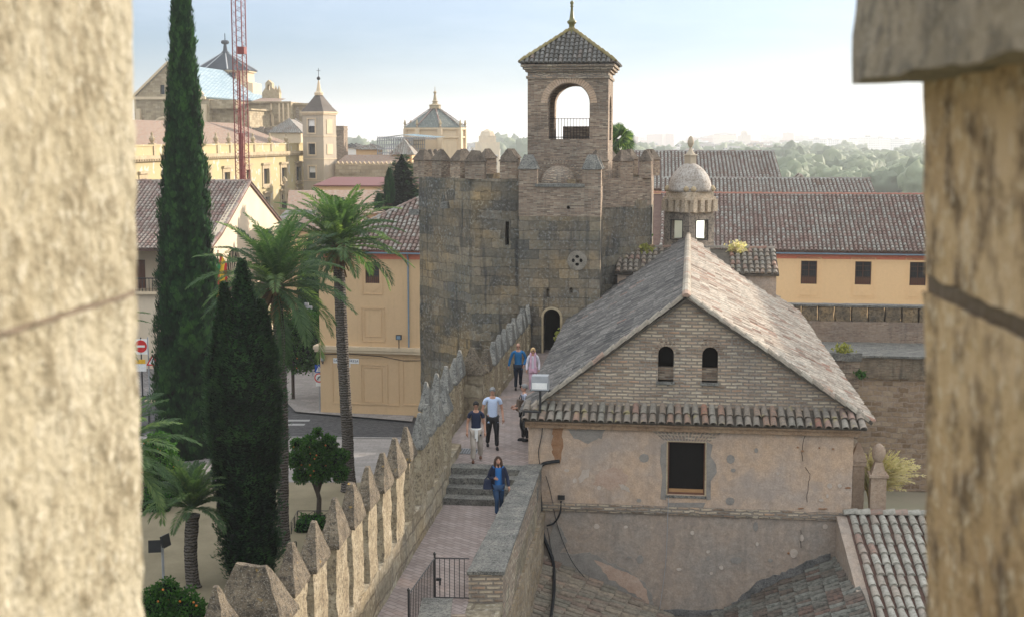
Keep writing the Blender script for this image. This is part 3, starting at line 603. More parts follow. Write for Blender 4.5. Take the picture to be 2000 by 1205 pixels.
def spl(pts, mat, name='repair_patch', jag=.35, n=5):
    P = [(px, py) for px, py in pts]; out = []; _pc[0] += 1
    for i in range(len(P)):
        a, c_ = P[i], P[(i+1) % len(P)]
        for j in range(n):
            t_ = j/n; x, y = a[0]+(c_[0]-a[0])*t_, a[1]+(c_[1]-a[1])*t_; d = hypot(c_[0]-a[0], c_[1]-a[1])*jag; o_ = noise.noise_vector(Vector((x*.11, y*.11, _pc[0]*3)))
            out.append(fp(x+o_.x*d*.6, y+o_.y*d*.6, 0))
    yb = .02 if max(p[1] for p in P) > 1012 else 0; yy = yb-.003-.0006*_pc[0]
    m = MB(); m.plate([[(p[0], p[2]) for p in out]], yy, yb+.005); return m.build(name, mat, HL)
def blob_(px, py, rx, ry, mat, name='repair_patch', jag=.5): return spl([(px+rx*cos(a), py+ry*sin(a)) for a in [2*pi*i/8 for i in range(8)]], mat, name, jag, 3)
# roofs
E1 = 1.42
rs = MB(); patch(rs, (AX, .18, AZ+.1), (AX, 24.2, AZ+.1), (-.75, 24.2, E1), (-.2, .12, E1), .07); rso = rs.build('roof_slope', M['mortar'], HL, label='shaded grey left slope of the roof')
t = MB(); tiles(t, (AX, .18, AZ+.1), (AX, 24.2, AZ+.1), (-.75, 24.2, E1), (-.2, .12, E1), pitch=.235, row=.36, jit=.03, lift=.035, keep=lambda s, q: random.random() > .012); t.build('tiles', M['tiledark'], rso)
rs = MB(); patch(rs, (AX, .18, AZ+.1), (AX, 24.2, AZ+.1), (9.35, 24.2, E1), (9.55, .12, E1), .07); rso2 = rs.build('roof_slope', M['mortar'], HL, label='sunlit pale right slope of the roof')
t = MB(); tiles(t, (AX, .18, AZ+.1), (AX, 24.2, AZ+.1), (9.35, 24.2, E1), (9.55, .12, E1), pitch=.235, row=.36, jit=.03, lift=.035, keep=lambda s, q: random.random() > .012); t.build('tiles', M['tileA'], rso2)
t = MB(); ridge(t, (AX, .1, AZ+.16), (AX, 23.4, AZ+.16), r=.12, row=.4); t.build('ridge_tiles', M['tileR'], HL)
t = MB(); ridge(t, (-.05, .18, E1+.03), (AX-.1, .18, AZ+.08), r=.115, row=.38); ridge(t, (9.42, .18, E1+.03), (AX+.1, .18, AZ+.08), r=.115, row=.38); t.build('verge_tiles', M['tileR'], HL)
b = MB(); patch(b, (-.15, .34, 1.72), (9.3, .34, 1.72), (9.35, -.26, 1.32), (-.18, -.26, 1.32), .05); sk = b.build('skirt_roof', M['mortar'], HL)
t = MB(); tiles(t, (-.15, .34, 1.74), (9.3, .34, 1.74), (9.36, -.33, 1.33), (-.18, -.33, 1.33), pitch=.234, row=.40, seg=8, jit=.012, lift=.03, dbl=True, rr=.095); t.build('eave_tiles', M['tileE'], sk)
# transept stub roofs behind
b = MB(); b.box(1.35, 8.2, 21.3, 25.0, 0, 3.35); b.build('transept_wall', M['plasterfront'], HL)
b = MB(); A4 = ((1.3, 23.2, 4.3), (8.25, 23.2, 4.3), (8.3, 21.1, 3.4), (1.25, 21.1, 3.4)); patch(b, *A4, .1); patch(b, (1.3, 23.2, 4.3), (8.25, 23.2, 4.3), (8.3, 25.2, 3.4), (1.25, 25.2, 3.4), .1); b.prism([(1.35, 21.3), (1.45, 21.3), (1.45, 25), (1.35, 25)], 3.3, 3.5)
tro = b.build('transept_roof', M['mortar'], HL)
t = MB(); tiles(t, *A4, pitch=.26, row=.36, seg=6, lift=.04, jit=.02, rr=.1, keep=lambda s, q: s < .32 or s > .7); ridge(t, (1.3, 23.2, 4.33), (8.2, 23.2, 4.33), .1); t.build('tiles', M['tileE'], tro)
b = MB(); b.plate([[(21.3, 3.3), (25.0, 3.3), (23.2, 4.28)]], 0, .1, Matrix.Translation((8.2, 0, 0)) @ Matrix.Rotation(pi/2, 4, 'Z')); b.plate([[(21.3, 3.3), (25.0, 3.3), (23.2, 4.28)]], 0, .1, Matrix.Translation((1.45, 0, 0)) @ Matrix.Rotation(pi/2, 4, 'Z')); b.build('end_gable', M['plasterfront'], HL)

# lantern over the ridge
LN = thing('lantern_cupola', 'domed stone lantern with urn finial rising behind the ridge of the gabled hall', 'cupola')
lc = atD(1347, 400, 61.0); LN.location = (lc.x, lc.y, 0); LN.rotation_euler = (0, 0, R(45-7.6))
sd_ = .80
b = MB()
for k_ in range(4):
    Mk = Matrix.Rotation(k_*pi/2, 4, 'Z'); b.plate([rect(-sd_, sd_, 3.2, 5.86), rect(-.38, .38, 4.62, 5.52)], -sd_, -sd_+.22, Mk)
kdr = stonemat('stained lantern stucco', (.17, .145, .12), (.29, .245, .2), (.4, .33, .26), 1.2, .03, .8, (.06, .052, .045), (.55, .52, .46), .5); b.build('drum', kdr, LN, rough=(.012, .2, 2.5))
for k_ in range(4):
    Mk = Matrix.Rotation(k_*pi/2, 4, 'Z'); b = MB(); b.plate([rect(-.40, .40, 4.60, 5.54), rect(-.36, .36, 4.64, 5.5)], -sd_-.015, -sd_+.02, Mk); b.build('window_frame', M['iron'], LN)
fr_ = NT('frosted lit glass', .3); fr_.b.inputs['Transmission Weight'].default_value = .0; tl = fr_.n('BsdfTranslucent'); tl.inputs[0].default_value = (.85, .9, .85, 1); fr_.l(tl.outputs[0], fr_.t.nodes['Material Output'].inputs[0])
for k_ in (1, 2):
    Mk = Matrix.Rotation(k_*pi/2, 4, 'Z'); b = MB(); b.box(-.37, .37, -sd_+.06, -sd_+.07, 4.62, 5.52, Mk); b.build('pane', fr_.m, LN)
b = MB()
rr8 = [(sd_*1.36*cos(pi/4+i*pi/2+d), sd_*1.36*sin(pi/4+i*pi/2+d)) for i in range(4) for d in (-.17, .17)]
b.prism(rr8, 5.86, 5.93); b.prism([(x*.96, y*.96) for x, y in rr8], 5.93, 6.42); b.prism([(x*1.1, y*1.1) for x, y in rr8], 6.42, 6.55); b.prism([(x*1.0, y*1.0) for x, y in rr8], 6.55, 6.8)
for k_ in range(4):
    Mk = Matrix.Rotation(k_*pi/2, 4, 'Z')
    for xx in (-.66, -.2, .24, .62): b.box(xx-.12, xx+.12, -1.03, -.8, 5.9, 6.44, Mk)
b.build('entablature', stonemat('stained lantern cornice', (.42, .33, .23), (.54, .44, .32), (.6, .52, .42), 1.5, .03, .6, (.12, .085, .055), (.6, .56, .5), .5), LN, rough=(.012, .16, 3))
b = MB(); b.lathe([(1.02, 6.8), (1.0, 6.95), (.95, 7.2), (.83, 7.5), (.62, 7.78), (.38, 7.98), (.2, 8.06), (.16, 8.08)], 28); k9 = stonemat('peeling white dome', (.32, .28, .235), (.46, .42, .375), (.54, .51, .47), 1.3, .03, .7, (.14, .11, .085), (.62, .6, .55), .6); b.build('dome', k9, LN, smooth=True)
for k_ in range(4):
    a = k_*pi/2+pi/4
    for dd in (-.16, .16): b = MB(); b.lathe([(.0, 0), (.1, .03), (.13, .12), (.1, .2), (.04, .26), (0, .28)], 8, (cos(a+dd)*1.04, sin(a+dd)*1.04, 6.8)); b.build('corner_ball', M['trim'], LN, smooth=True)
b = MB(); b.box(-.19, .19, -.19, .19, 8.04, 8.42); b.frus((-.24, .24, -.24, .24), (-.22, .22, -.22, .22), 8.42, 8.47); b.lathe([(.22, 8.47), (.12, 8.6), (.06, 8.72), (.05, 8.78), (.1, 8.84), (.15, 8.98), (.14, 9.1), (.07, 9.26), (.0, 9.32)], 14); b.tube([(0, 0, 9.3), (0, 0, 9.75)], .008, 4); b.build('urn_finial', M['greystone'], LN)

# hall front services: flood lamp on bracket, cables
def cab(name, label, pts, r, mat=None, cat='cable', n=8):
    P = [Vector(p) for p in pts]; out = []
    for i in range(len(P)-1):
        p0, p1, p2, p3 = P[max(i-1, 0)], P[i], P[i+1], P[min(i+2, len(P)-1)]
        for j in range(n):
            t = j/n; out.append(.5*((2*p1)+(p2-p0)*t+(2*p0-5*p1+4*p2-p3)*t*t+(3*p1-p0-3*p2+p3)*t**3))
    out.append(P[-1]); m = MB(); m.tube(out, r, 6, frame(FA0)); return tag(m.build(name, mat or M['cable'], smooth=True), label, cat)
def fp(px, py, y=-.06): x, z = onplane(px, py, (FA0[0]+y*sin(TH), FA0[1]+y*cos(TH))); return (x, y, z)
cab('cable_bundle', 'thick black cable bundle dropping down the left of the plastered front', [fp(1093, 900), fp(1075, 902), fp(1058, 908), fp(1052, 930, -.1), fp(1056, 985, -.12), fp(1060, 1040, -.12), (.72, -.2, -2.72), (.9, -1.5, -2.86), (1.03, -3.0, -2.91), (1.12, -4.8, -2.95)], .05)
cab('cable', 'thin black cable rising from the bundle to the flood lamp', [fp(1054, 905), fp(1052, 880), fp(1058, 850), fp(1059, 822), fp(1050, 818), fp(1032, 818)], .012)
cab('cable', 'looped blue black cable leaving the small box below the white patch', [fp(1096, 978), fp(1094, 1000), fp(1083, 1020), fp(1068, 1026)], .026)
cab('cable', 'thin slack cable hanging from the bracket down to the lower tiles', [fp(1066, 928), fp(1075, 960), fp(1090, 1030), fp(1120, 1100, -.2), fp(1165, 1150, -.5)], .010)
cab('cable', 'second slack cable hanging beside the thick bundle to the lower tiles', [fp(1069, 1030), fp(1078, 1080), fp(1086, 1120), fp(1095, 1160, -.4)], .009)
cab('cable', 'pale thin wire falling straight from the front window sill', [fp(1306, 968, -.02), fp(1304, 1010, -.09), fp(1300, 1100, -.05), fp(1287, 1198, -.1)], .008, M['steel'])
cab('cable', 'green garden cable lying along the ledge of the brick parapet', [(-.62+.95, -.3, -1.0), (-.45+.55, -1.6, -1.25), (.0, -3.2, -1.31), (-.0, -6.0, -1.31), (-.1, -8.2, -1.31)], .012, plain('green cable', (.06, .25, .2)))
spl([(1076, 828), (1098, 828), (1098, 862), (1093, 905), (1082, 900), (1080, 860)], krust, 'rust_stain')
spl([(1112, 838), (1150, 834), (1182, 836), (1176, 856), (1150, 864), (1120, 856)], kcem); spl([(1138, 918), (1152, 916), (1148, 932), (1134, 944), (1130, 934)], klite); blob_(1122, 938, 4, 5, klite); blob_(1107, 918, 5, 3, klite)
spl([(1170, 918), (1215, 914), (1226, 930), (1220, 950), (1190, 956), (1160, 944)], kpink); spl([(1208, 945), (1228, 952), (1232, 962), (1212, 956)], klite); blob_(1170, 952, 4, 4, klite)
blob_(1258, 894, 10, 9, kcem, jag=.1); blob_(1248, 977, 5, 4, kcem, jag=.1); blob_(1165, 1028, 6, 5, klite); blob_(1222, 1029, 4, 3, klite); blob_(1352, 1040, 4, 4, klite)
spl([(1291, 868), (1301, 862), (1301, 976), (1290, 974), (1294, 930), (1289, 900)], kcem, jag=.03); spl([(1380, 862), (1392, 868), (1388, 890), (1398, 905), (1400, 922), (1388, 940), (1388, 975), (1380, 976)], kcem, jag=.03); spl([(1303, 981), (1378, 981), (1374, 990), (1340, 993), (1306, 989)], kcem, jag=.03)
for a_ in ((1427, 896, 8, 9), (1426, 978, 9, 8), (1477, 879, 4, 5), (1432, 918, 5, 4), (1250, 1092, 7, 9), (1229, 1088, 5, 2), (1438, 1094, 12, 7), (1505, 1094, 5, 4), (1383, 1090, 4, 5), (1476, 1028, 5, 10)): blob_(*a_, kcem, jag=.15)
for a_ in ((1519, 924, 3, 3), (1620, 948, 5, 5), (1640, 948, 4, 4), (1604, 976, 5, 3), (1616, 968, 3, 4), (1612, 1028, 5, 5), (1550, 1080, 8, 9), (1479, 1062, 3, 4), (1383, 1077, 4, 3), (1326, 1112, 5, 3), (1389, 1119, 3, 3), (1409, 1108, 4, 4), (1566, 1050, 4, 7)): blob_(*a_, klite)
for a_ in ((1558, 873, 2, 2), (1567, 880, 3, 2), (1627, 876, 2, 2), (1600, 874, 2, 1.5), (1656, 952, 6, 1.5), (1607, 993, 9, 1.2), (1564, 992, 6, 1.2), (1540, 1080, 2, 2)): blob_(*a_, krust)
spl([(1074, 1015), (1096, 1030), (1108, 1055), (1092, 1082), (1150, 1078), (1186, 1096), (1224, 1112), (1256, 1135), (1274, 1165), (1280, 1196), (1262, 1202), (1180, 1150), (1120, 1122), (1072, 1102)], kcem, jag=.2)
spl([(1160, 1092), (1200, 1108), (1240, 1124), (1262, 1150), (1270, 1180), (1240, 1160), (1190, 1130)], kpink, jag=.2)
spl([(1425, 1200), (1432, 1178), (1478, 1135), (1520, 1122), (1560, 1102), (1600, 1088), (1622, 1080), (1622, 1092), (1560, 1122), (1490, 1150), (1450, 1195)], kmoss, 'moss_band', .25)
spl([(1290, 1196), (1300, 1188), (1420, 1190), (1430, 1204), (1290, 1204)], kmoss, 'moss_band', .1)
def crack(pts):
    out = []
    for (a, b_), (c_, d_) in zip(pts[:-1], pts[1:]):
        for j in range(5): t_ = j/5; out.append(Vector(fp(a+(c_-a)*t_+random.uniform(-1.2, 1.2), b_+(d_-b_)*t_, -.001)))
    m = MB(); m.tube(out, .009, 3); m.build('crack', M['dark'], HL)
crack([(1568, 832), (1572, 850), (1566, 880), (1568, 905)]); crack([(1573, 912), (1582, 925), (1578, 950), (1576, 988)]); crack([(1564, 1035), (1565, 1078)]); crack([(1607, 832), (1601, 842)])
bxm = MB(); x, y, z = fp(1096, 972); bxm.box(x-.1, x+.1, -.07, 0, z-.05, z+.07, frame(FA0)); tag(bxm.build('junction_box', M['iron']), 'small black junction box above the looped cable', 'box')
FLD = fthing('floodlight', 'grey box floodlight on a bent bracket above the eave tiles', 'floodlight', FA0)
b = MB(); b.frus((.12, .62, -.5, -.1), (.14, .6, -.46, -.12), 2.22, 2.62); b.build('housing', M['steel'], FLD)
b = MB(); b.box(.16, .58, -.512, -.5, 2.26, 2.44); b.build('lamp_glass', M['white'], FLD)
b = MB(); b.box(.08, .66, -.33, -.27, 2.17, 2.215); b.box(.34, .40, -.33, -.27, 1.6, 2.17); b.box(-.12, .40, -.33, -.27, 1.55, 1.6); b.box(-.12, -.07, -.33, -.27, 1.1, 1.55); b.box(-.12, -.07, -.33, .02, 1.06, 1.1); b.build('bracket', M['iron'], FLD)

# ================================================================ low roofs at the foot of the hall
LR = fthing('lean_to', 'low brown tiled lean-to roof between the brick parapet and hall front', 'building', FA0)
Q = ((-.3, -.03, -2.45), (-1.9, -11, -2.45), (3.2, -11, -4.55), (4.9, -.03, -4.62)); b = MB(); b.prism([(0, -.05), (-1.5, -11), (3.0, -11), (4.4, -.05)], GZ, -4.9); b.build('wall', M['plasterlow'], LR)
b = MB(); patch(b, *Q, .12); o = b.build('roof', M['mortarred'], LR); t = MB(); tiles(t, *Q, pitch=.26, row=.42, seg=5, jit=.03, lift=.035, rr=.1); t.build('tiles', tilemat('brown tile', [(0, (.18, .11, .085)), (.3, (.24, .195, .15)), (.6, (.2, .18, .14)), (.85, (.28, .23, .17)), (1, (.27, .15, .11))], .5, (.08, .075, .065)), o)
RRf = fthing('lean_to', 'dark mossy tiled lean-to roof falling left below the hall front', 'building', FA0)
Q = ((8.9, -11, -2.25), (9.0, -.03, -2.25), (5.35, -.03, -4.25), (5.3, -11, -4.4)); b = MB(); b.prism([(5.6, -.05), (5.6, -11), (8.9, -11), (8.95, -.05)], GZ, -4.6); b.build('wall', M['plasterlow'], RRf)
b = MB(); patch(b, *Q, .12); o = b.build('roof', M['mortar'], RRf); t = MB(); tiles(t, *Q, pitch=.26, row=.40, seg=5, jit=.035, lift=.035, rr=.1); t.build('tiles', tilemat('dark mossy tile', [(0, (.15, .095, .075)), (.3, (.13, .11, .09)), (.6, (.18, .18, .155)), (.85, (.14, .13, .11)), (1, (.19, .115, .09))], .6, (.035, .035, .033)), o)
b = MB(); b.box(4.7, 5.5, -11, -.05, -4.62, -4.5); b.build('gutter', M['steel'], RRf)
SR0 = (9.25, 35.75); ths = R(3.2); SR = fthing('tiled_wing', 'low wing with pale weathered barrel tiles at the bottom right', 'building', SR0, ths)
dz = tan(R(21)); Q = ((0, 0, -1.12), (7, 0, -1.12), (7, -9.5, -1.12-9.5*dz), (0, -9.5, -1.12-9.5*dz)); b = MB(); patch(b, *Q, .12); patch(b, (0, 0, -1.12), (7, 0, -1.12), (7, 2, -1.8), (0, 2, -1.8), .1); o = b.build('roof', M['mortarred'], SR)
t = MB(); tiles(t, *Q, pitch=.265, row=.42, seg=8, jit=.014, lift=.035, rr=.1); tiles(t, (7, 0, -1.12), (0, 0, -1.12), (0, 2, -1.8), (7, 2, -1.8), pitch=.265, row=.42, seg=5, rr=.1); t.build('tiles', M['tileG'], o); t = MB(); ridge(t, (-.1, 0, -1.06), (7, 0, -1.06), .12, .34, 8); t.build('ridge_tiles', M['tileG'], o)
b = MB(); MY = Matrix.Rotation(pi/2, 4, 'Z'); b.plate([[(-9.5, GZ), (.0, GZ), (.0, -1.14), (-9.5, -1.2-9.5*dz)]], .0, .28, MY); b.box(0.02, 7, -9, 1.8, GZ, -5); b.build('wall', M['plasterlow'], SR, rough=(.02, .35, 1.5))
# pilaster, urn, plumed grass
kps = stonemat('weathered pink stone', (.30, .21, .15), (.38, .28, .2), (.44, .34, .26), 1.5, .02, .5, (.2, .14, .1), (.5, .44, .37), .4)
PL = fthing('stone_pilaster', 'slim pink stone pillar with pyramid cap beside the hall corner', 'pillar', FA0)
b = MB(); b.box(9.1, 9.42, .5, .85, GZ, .25); b.box(9.06, 9.46, .46, .89, .12, .25); b.frus((9.04, 9.48, .44, .91), (9.22, 9.3, .63, .7), .25, .75); b.build('shaft', kps, PL, rough=(.01, .15, 3))
UR = fthing('stone_urn', 'carved pedestal topped by a stone ball among the dry grass', 'finial', FA0)
b = MB(); b.box(9.55, 9.97, .1, .52, GZ, -.1); b.frus((9.5, 10.02, .05, .57), (9.5, 10.02, .05, .57), -.1, -.03); b.frus((9.56, 9.96, .12, .5), (9.66, 9.86, .2, .42), -.03, .3); b.build('pedestal', kps, UR, rough=(.008, .14, 3))
b = MB(); b.lathe([(.08, 0), (.12, .05), (.18, .18), (.19, .3), (.14, .45), (.05, .53), (0, .54)], 14, (9.76, .31, .28)); b.build('ball', kps, UR, smooth=True)
# ================================================================ the octagonal tower
FT0 = (.285, 57.0)
M['kdstone'] = stonemat('weathered grey tracery', (.2, .175, .14), (.28, .25, .2), (.36, .32, .26), 2.5, .03, .6, (.09, .08, .065), (.42, .4, .36), .4)
TW = fthing('octagonal_tower', 'massive eight sided stone tower with brick battlements and a door onto the wall walk', 'tower', FT0)
cx_, cy_, ap = .2, 5.9, 5.3; Rr = ap/cos(pi/8)
def facet(k_): return Matrix.Translation((cx_, cy_, 0)) @ Matrix.Rotation(k_*pi/4, 4, 'Z')   # facet faces local -y
hw = ap*tan(pi/8)
slit = rect(1.62, 1.80, 3.95, 5.0)
b = MB()
for k_ in range(8):
    loops = [rect(-hw, hw, GZ-.5, 7.45)] if k_ else [[(-hw, GZ-.5), (hw, GZ-.5), (hw, 6.9), (-.2, 6.9), (-.2, 7.45), (-hw, 7.45)], rect(.8, 1.68, -.04, 1.95)]
    if k_ == 0: loops.append(rect(-.86, -.70, 4.6, 5.62))
    b.plate(loops, -ap, -ap+.6, facet(k_))
b.prism([(cx_+(ap-.5)/cos(pi/8)*cos(pi/8+i*pi/4), cy_+(ap-.5)/cos(pi/8)*sin(pi/8+i*pi/4)) for i in range(8)], 6.2, 6.4)
b.build('drum', M['ashlar'], TW, rough=(.03, .45, 1.4))
b = MB()
for k_ in (6, 7, 0, 1, 2, 3, 4, 5):
    Fk = facet(k_); mm = MB()
    for i in range(3):
        if (k_, i) in ((0, 2), (1, 0)): continue
        xc = -hw+(i)*2*hw/3
        b2 = MB(); wd = .37 if i else .43
        b2.box(xc-wd, xc+wd, -ap+.0, -ap+.5, 7.44, 8.2, Fk)
        o = b2.build('merlon', M['brick'], TW, rough=(.012, .2, 2))
        c = MB(); c.frus((xc-wd-.05, xc+wd+.05, -ap-.05, -ap+.55), (xc-wd+.24, xc+wd-.24, -ap+.2, -ap+.3), 8.2, 8.68, Fk); c.build('coping', M['capbrown'], o, rough=(.02, .16, 2.5))
# brick band on the upper right faces
b = MB()
for k_ in (1, 2): b.plate([rect(-hw-.0, hw, 6.2, 7.46)], -ap-.012, -ap+.02, facet(k_))
b.build('brick_band', M['brick'], TW)
b = MB(); b.box(-1.1, -.8, -.05+.6, .75, 3.2, 3.9); 
# waterspouts
b = MB(); b.frus((-3.6, -3.25, .9, 1.5), (-3.55, -3.3, .9, 1.5), 6.15, 6.42); b.frus((-5.4, -4.9, 2.7, 3.1), (-5.35, -4.9, 2.75, 3.05), 5.75, 6.0); b.build('waterspout', M['copegrey'], TW)
# projecting bay with door, rose window, niches
door = arch(1.08, 1.80, -.05, 1.92, 14)
rose = [(2.52+.27*cos(-2*pi*i/20), 4.02+.27*sin(-2*pi*i/20)) for i in range(20)]
BYT = 7.15
hole = [(2.13+.075*cos(-2*pi*i/10), 6.27+.075*sin(-2*pi*i/10)) for i in range(10)]
n1, n2 = arch(1.2, 1.34, 2.42, 2.83), arch(2.2, 2.34, 2.62, 2.86)
b = MB(); b.plate([rect(0, 3.5, GZ, 5.9), door, rose, n1, n2], 0, .6); b.box(3.0, 3.495, .6, 4, GZ, 5.9); b.box(.005, .5, .6, 2, GZ, 5.9)
b.build('bay', M['ashlar'], TW, rough=None)
b = MB(); b.plate([rect(-.0, 3.505, 5.9, BYT), hole], -.006, .6); b.box(3.0, 3.5, .6, 4, 5.9, BYT); b.box(.0, .5, .6, 1.5, 5.9, BYT); b.build('bay_brickwork', M['brick'], TW)
b = MB(); b.plate([[(1.0, 0), (1.9, 0), (1.9, 1.55)]+[(1.44+.46*cos(a), 1.56+.46*sin(a)) for a in [pi*i/12 for i in range(13)]]+[(1.0, 1.55)], arch(1.08, 1.80, .002, 1.92, 14)], -.02, .0); b.build('door_surround', M['trim'], TW)
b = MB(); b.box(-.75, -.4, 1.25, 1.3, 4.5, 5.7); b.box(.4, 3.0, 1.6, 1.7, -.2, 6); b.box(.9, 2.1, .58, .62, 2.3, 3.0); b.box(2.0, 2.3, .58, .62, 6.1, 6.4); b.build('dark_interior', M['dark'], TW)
b = MB(); ring = [(2.52+.42*cos(2*pi*i/24), 4.02+.42*sin(2*pi*i/24)) for i in range(24)]
holes = [[(2.52+.165*cos(a0)+.085*cos(-2*pi*i/12)*(1 if abs(sin(a0)) > .5 else .8), 4.02+.165*sin(a0)+.085*sin(-2*pi*i/12)*(1 if abs(sin(a0)) < .5 else .8)) for i in range(12)] for a0 in (0, pi/2, pi, -pi/2)]
b.plate([ring]+holes, -.035, .03); b.build('rose_window', M['kdstone'], TW)
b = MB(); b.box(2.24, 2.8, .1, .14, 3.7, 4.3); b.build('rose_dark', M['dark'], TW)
for nx in (1.27, 2.27): b = MB(); b.box(nx-.1, nx+.1, .18, .2, 2.3, 2.95); b.build('niche_back', M['ashlar'], TW)
b = MB(); b.box(.70, 2.82, -.07, .9, BYT, BYT+.12); b.build('ledge', M['copegrey'], TW, rough=(.01, .2, 3))
for (x0, x1, y0, y1) in ((.0, .8, -.01, .6), (2.72, 3.51, -.01, .6), (3.05, 3.51, 1.4, 2.0)):
    m = MB(); m.box(x0, x1, y0, y1, BYT-.0, 7.9); o = m.build('merlon', M['brick'], TW, rough=(.01, .2, 2))
    c = MB(); c.frus((x0-.05, x1+.05, y0-.05, y1+.05), (x0+.2, x1-.22, y0+.25, y1-.25), 7.9, 8.5); c.build('coping', M['copegrey'], o, rough=(.02, .16, 2.5))
b = MB(); b.box(.3, 3.2, .6, 3, 6.9, 7.0); b.build('bay_floor', M['copegrey'], TW)
# right hand buttress face joining the hall roof
b = MB(); b.box(3.5, 5.55, 4.2, 6.4, GZ, 6.1); b.build('side_wall', M['ashlar'], TW, rough=(.02, .4, 1.5))
# belvedere
M['kring'] = stonemat('pink brick arch', (.46, .32, .22), (.55, .4, .28), (.62, .47, .35), 3, .02, .35, (.2, .13, .09), (.55, .45, .35), .4)
bx0, bx1, by0, by1 = .05, 3.62, 2.7, 6.3
BV = fthing('belvedere', 'open arched brick belfry with hipped tile roof and green finial on top of the tower', 'belfry', FT0)
af = arch(.97, 2.80, 9.16, 11.60, 18, .95)
def MYm(x): return Matrix.Translation((x, 0, 0)) @ Matrix.Rotation(pi/2, 4, 'Z')
b = MB(); b.plate([rect(bx0, bx1, 6.4, 11.8), af], by0, by0+.75); b.plate([rect(bx0, bx1, 6.4, 11.8), af], by1-.75, by1)
sa_ = arch(by0+1.05, by1-1.05, 9.1, 11.1, 14)
for x in (bx1, bx0+.65): b.plate([rect(by0+.75, by1-.75, 6.4, 11.8), sa_], 0.001, .65, MYm(x))
b.build('brick_shaft', M['brick'], BV, rough=None)
b = MB(); b.box(bx0+.3, bx1-.3, by0+.4, by1-.4, 8.95, 9.1); b.build('floor', M['brick'], BV)
b = MB()
for i in range(30):
    a = pi*(i+.5)/30; ca, sa = cos(a), sin(a)*.95; r0, r1 = .95, 1.24; c0 = Vector((1.885+ca*r0, by0-.012, 10.73+sa*r0)); c1 = Vector((1.885+ca*r1, by0-.012, 10.73+sa*r1)); t_ = Vector((-sin(a), 0, ca))*.042
    b.add([c0-t_, c0+t_, c1+t_*1.25, c1-t_*1.25], [(0, 3, 2, 1)]); b.add([p+Vector((0, .03, 0)) for p in (c0-t_, c0+t_, c1+t_*1.25, c1-t_*1.25)], [(0, 1, 2, 3)])
b.build('arch_ring', M['kring'], BV)
b = MB()
for (e, z0, z1) in ((.06, 11.8, 11.92), (.0, 11.92, 12.1), (.1, 12.1, 12.2), (.2, 12.2, 12.32), (.28, 12.32, 12.42)): b.box(bx0-e, bx1+e, by0-e, by1+e, z0, z1)
b.build('cornice', M['brickpale'], BV, rough=(.008, .25, 3))
cxb, cyb = (bx0+bx1)/2, (by0+by1)/2; e = .32; zt = 14.05
cn = [(bx0-e, by0-e, 12.46), (bx1+e, by0-e, 12.46), (bx1+e, by1+e, 12.46), (bx0-e, by1+e, 12.46)]; apx = (cxb, cyb, zt)
b = MB(); b.add(cn+[apx], [(0, 1, 4), (1, 2, 4), (2, 3, 4), (3, 0, 4), (3, 2, 1, 0)]); rf = b.build('roof', M['mortar'], BV)
t = MB()
for q in range(4):
    a, c_ = Vector(cn[q]), Vector(cn[(q+1) % 4]); L = (c_-a).length; mid = (a+c_)/2; U = (c_-a).normalized(); S = (Vector(apx)-mid); n = round(L/.215)
    for i in range(n):
        u = (i+.5)/n; f = 1-abs(2*u-1); p0 = a+U*(u*L); tiles(t, p0+S*f-U*.01, p0+S*f+U*.01, p0+U*.01, p0-U*.01, pitch=.02, row=.33, seg=6, lift=.035, rr=.085, jit=.006)
t.build('tiles', M['tileTop'], rf)
t = MB()
for p in cn: ridge(t, Vector(p)+Vector((0, 0, .06)), Vector(apx)+Vector((0, 0, .05)), .1, .33, 6)
km = tilemat('mossy hip tile', [(0, (.22, .17, .06)), (1, (.3, .25, .12))], .5); t.build('hip_tiles', km, rf)
b = MB(); b.lathe([(.3, 13.75), (.2, 14.0), (.13, 14.1), (.13, 14.28), (.2, 14.34), (.22, 14.42), (.12, 14.5), (.1, 14.6), (.07, 14.85), (.05, 15.05), (.09, 15.08), (.05, 15.14), (.08, 15.2), (.09, 15.27), (.0, 15.36)], 12, (cxb, cyb, 0)); b.tube([(cxb, cyb, 15.3), (cxb, cyb, 15.6)], .012, 4); b.build('finial', plain('green glazed finial', (.14, .13, .035), .4, .5), BV, smooth=True)
rl = MB()
for i in range(14): x = 1.0+i*1.78/13; rl.tube([(x, by0+.12, 9.16), (x, by0+.12, 10.08)], .012, 4)
rl.tube([(.97, by0+.12, 9.24), (2.8, by0+.12, 9.24)], .02, 4); rl.tube([(.97, by0+.12, 10.05), (2.8, by0+.12, 10.05)], .012, 4); rl.build('railing', M['iron'], BV)
b = MB(); b.box(1.3, 2.55, by1-.2, by1+.3, 9.1, 9.75); b.build('brick_box', M['brick'], BV)
b = MB(); pr_f = [(.80*cos(a), .80*sin(a)) for a in [pi/2*i/10 for i in range(11)]]; b.lathe([(max(r, .01), z) for r, z in pr_f], 28, (1.45, by0-.0, 7.2)); b.build('half_dome', M['brickpale'], BV)
b = MB()
for i in range(22):
    a = pi*(i+.5)/22; ca, sa = cos(a), sin(a); r0, r1 = .84, 1.07; c0 = Vector((1.45+ca*r0, by0-.012, 7.25+sa*r0)); c1 = Vector((1.45+ca*r1, by0-.012, 7.25+sa*r1)); t_ = Vector((-sa, 0, ca))*.035
    b.add([c0-t_, c0+t_, c1+t_*1.2, c1-t_*1.2], [(0, 3, 2, 1)])
b.build('arch_ring', M['brickpale'], BV)
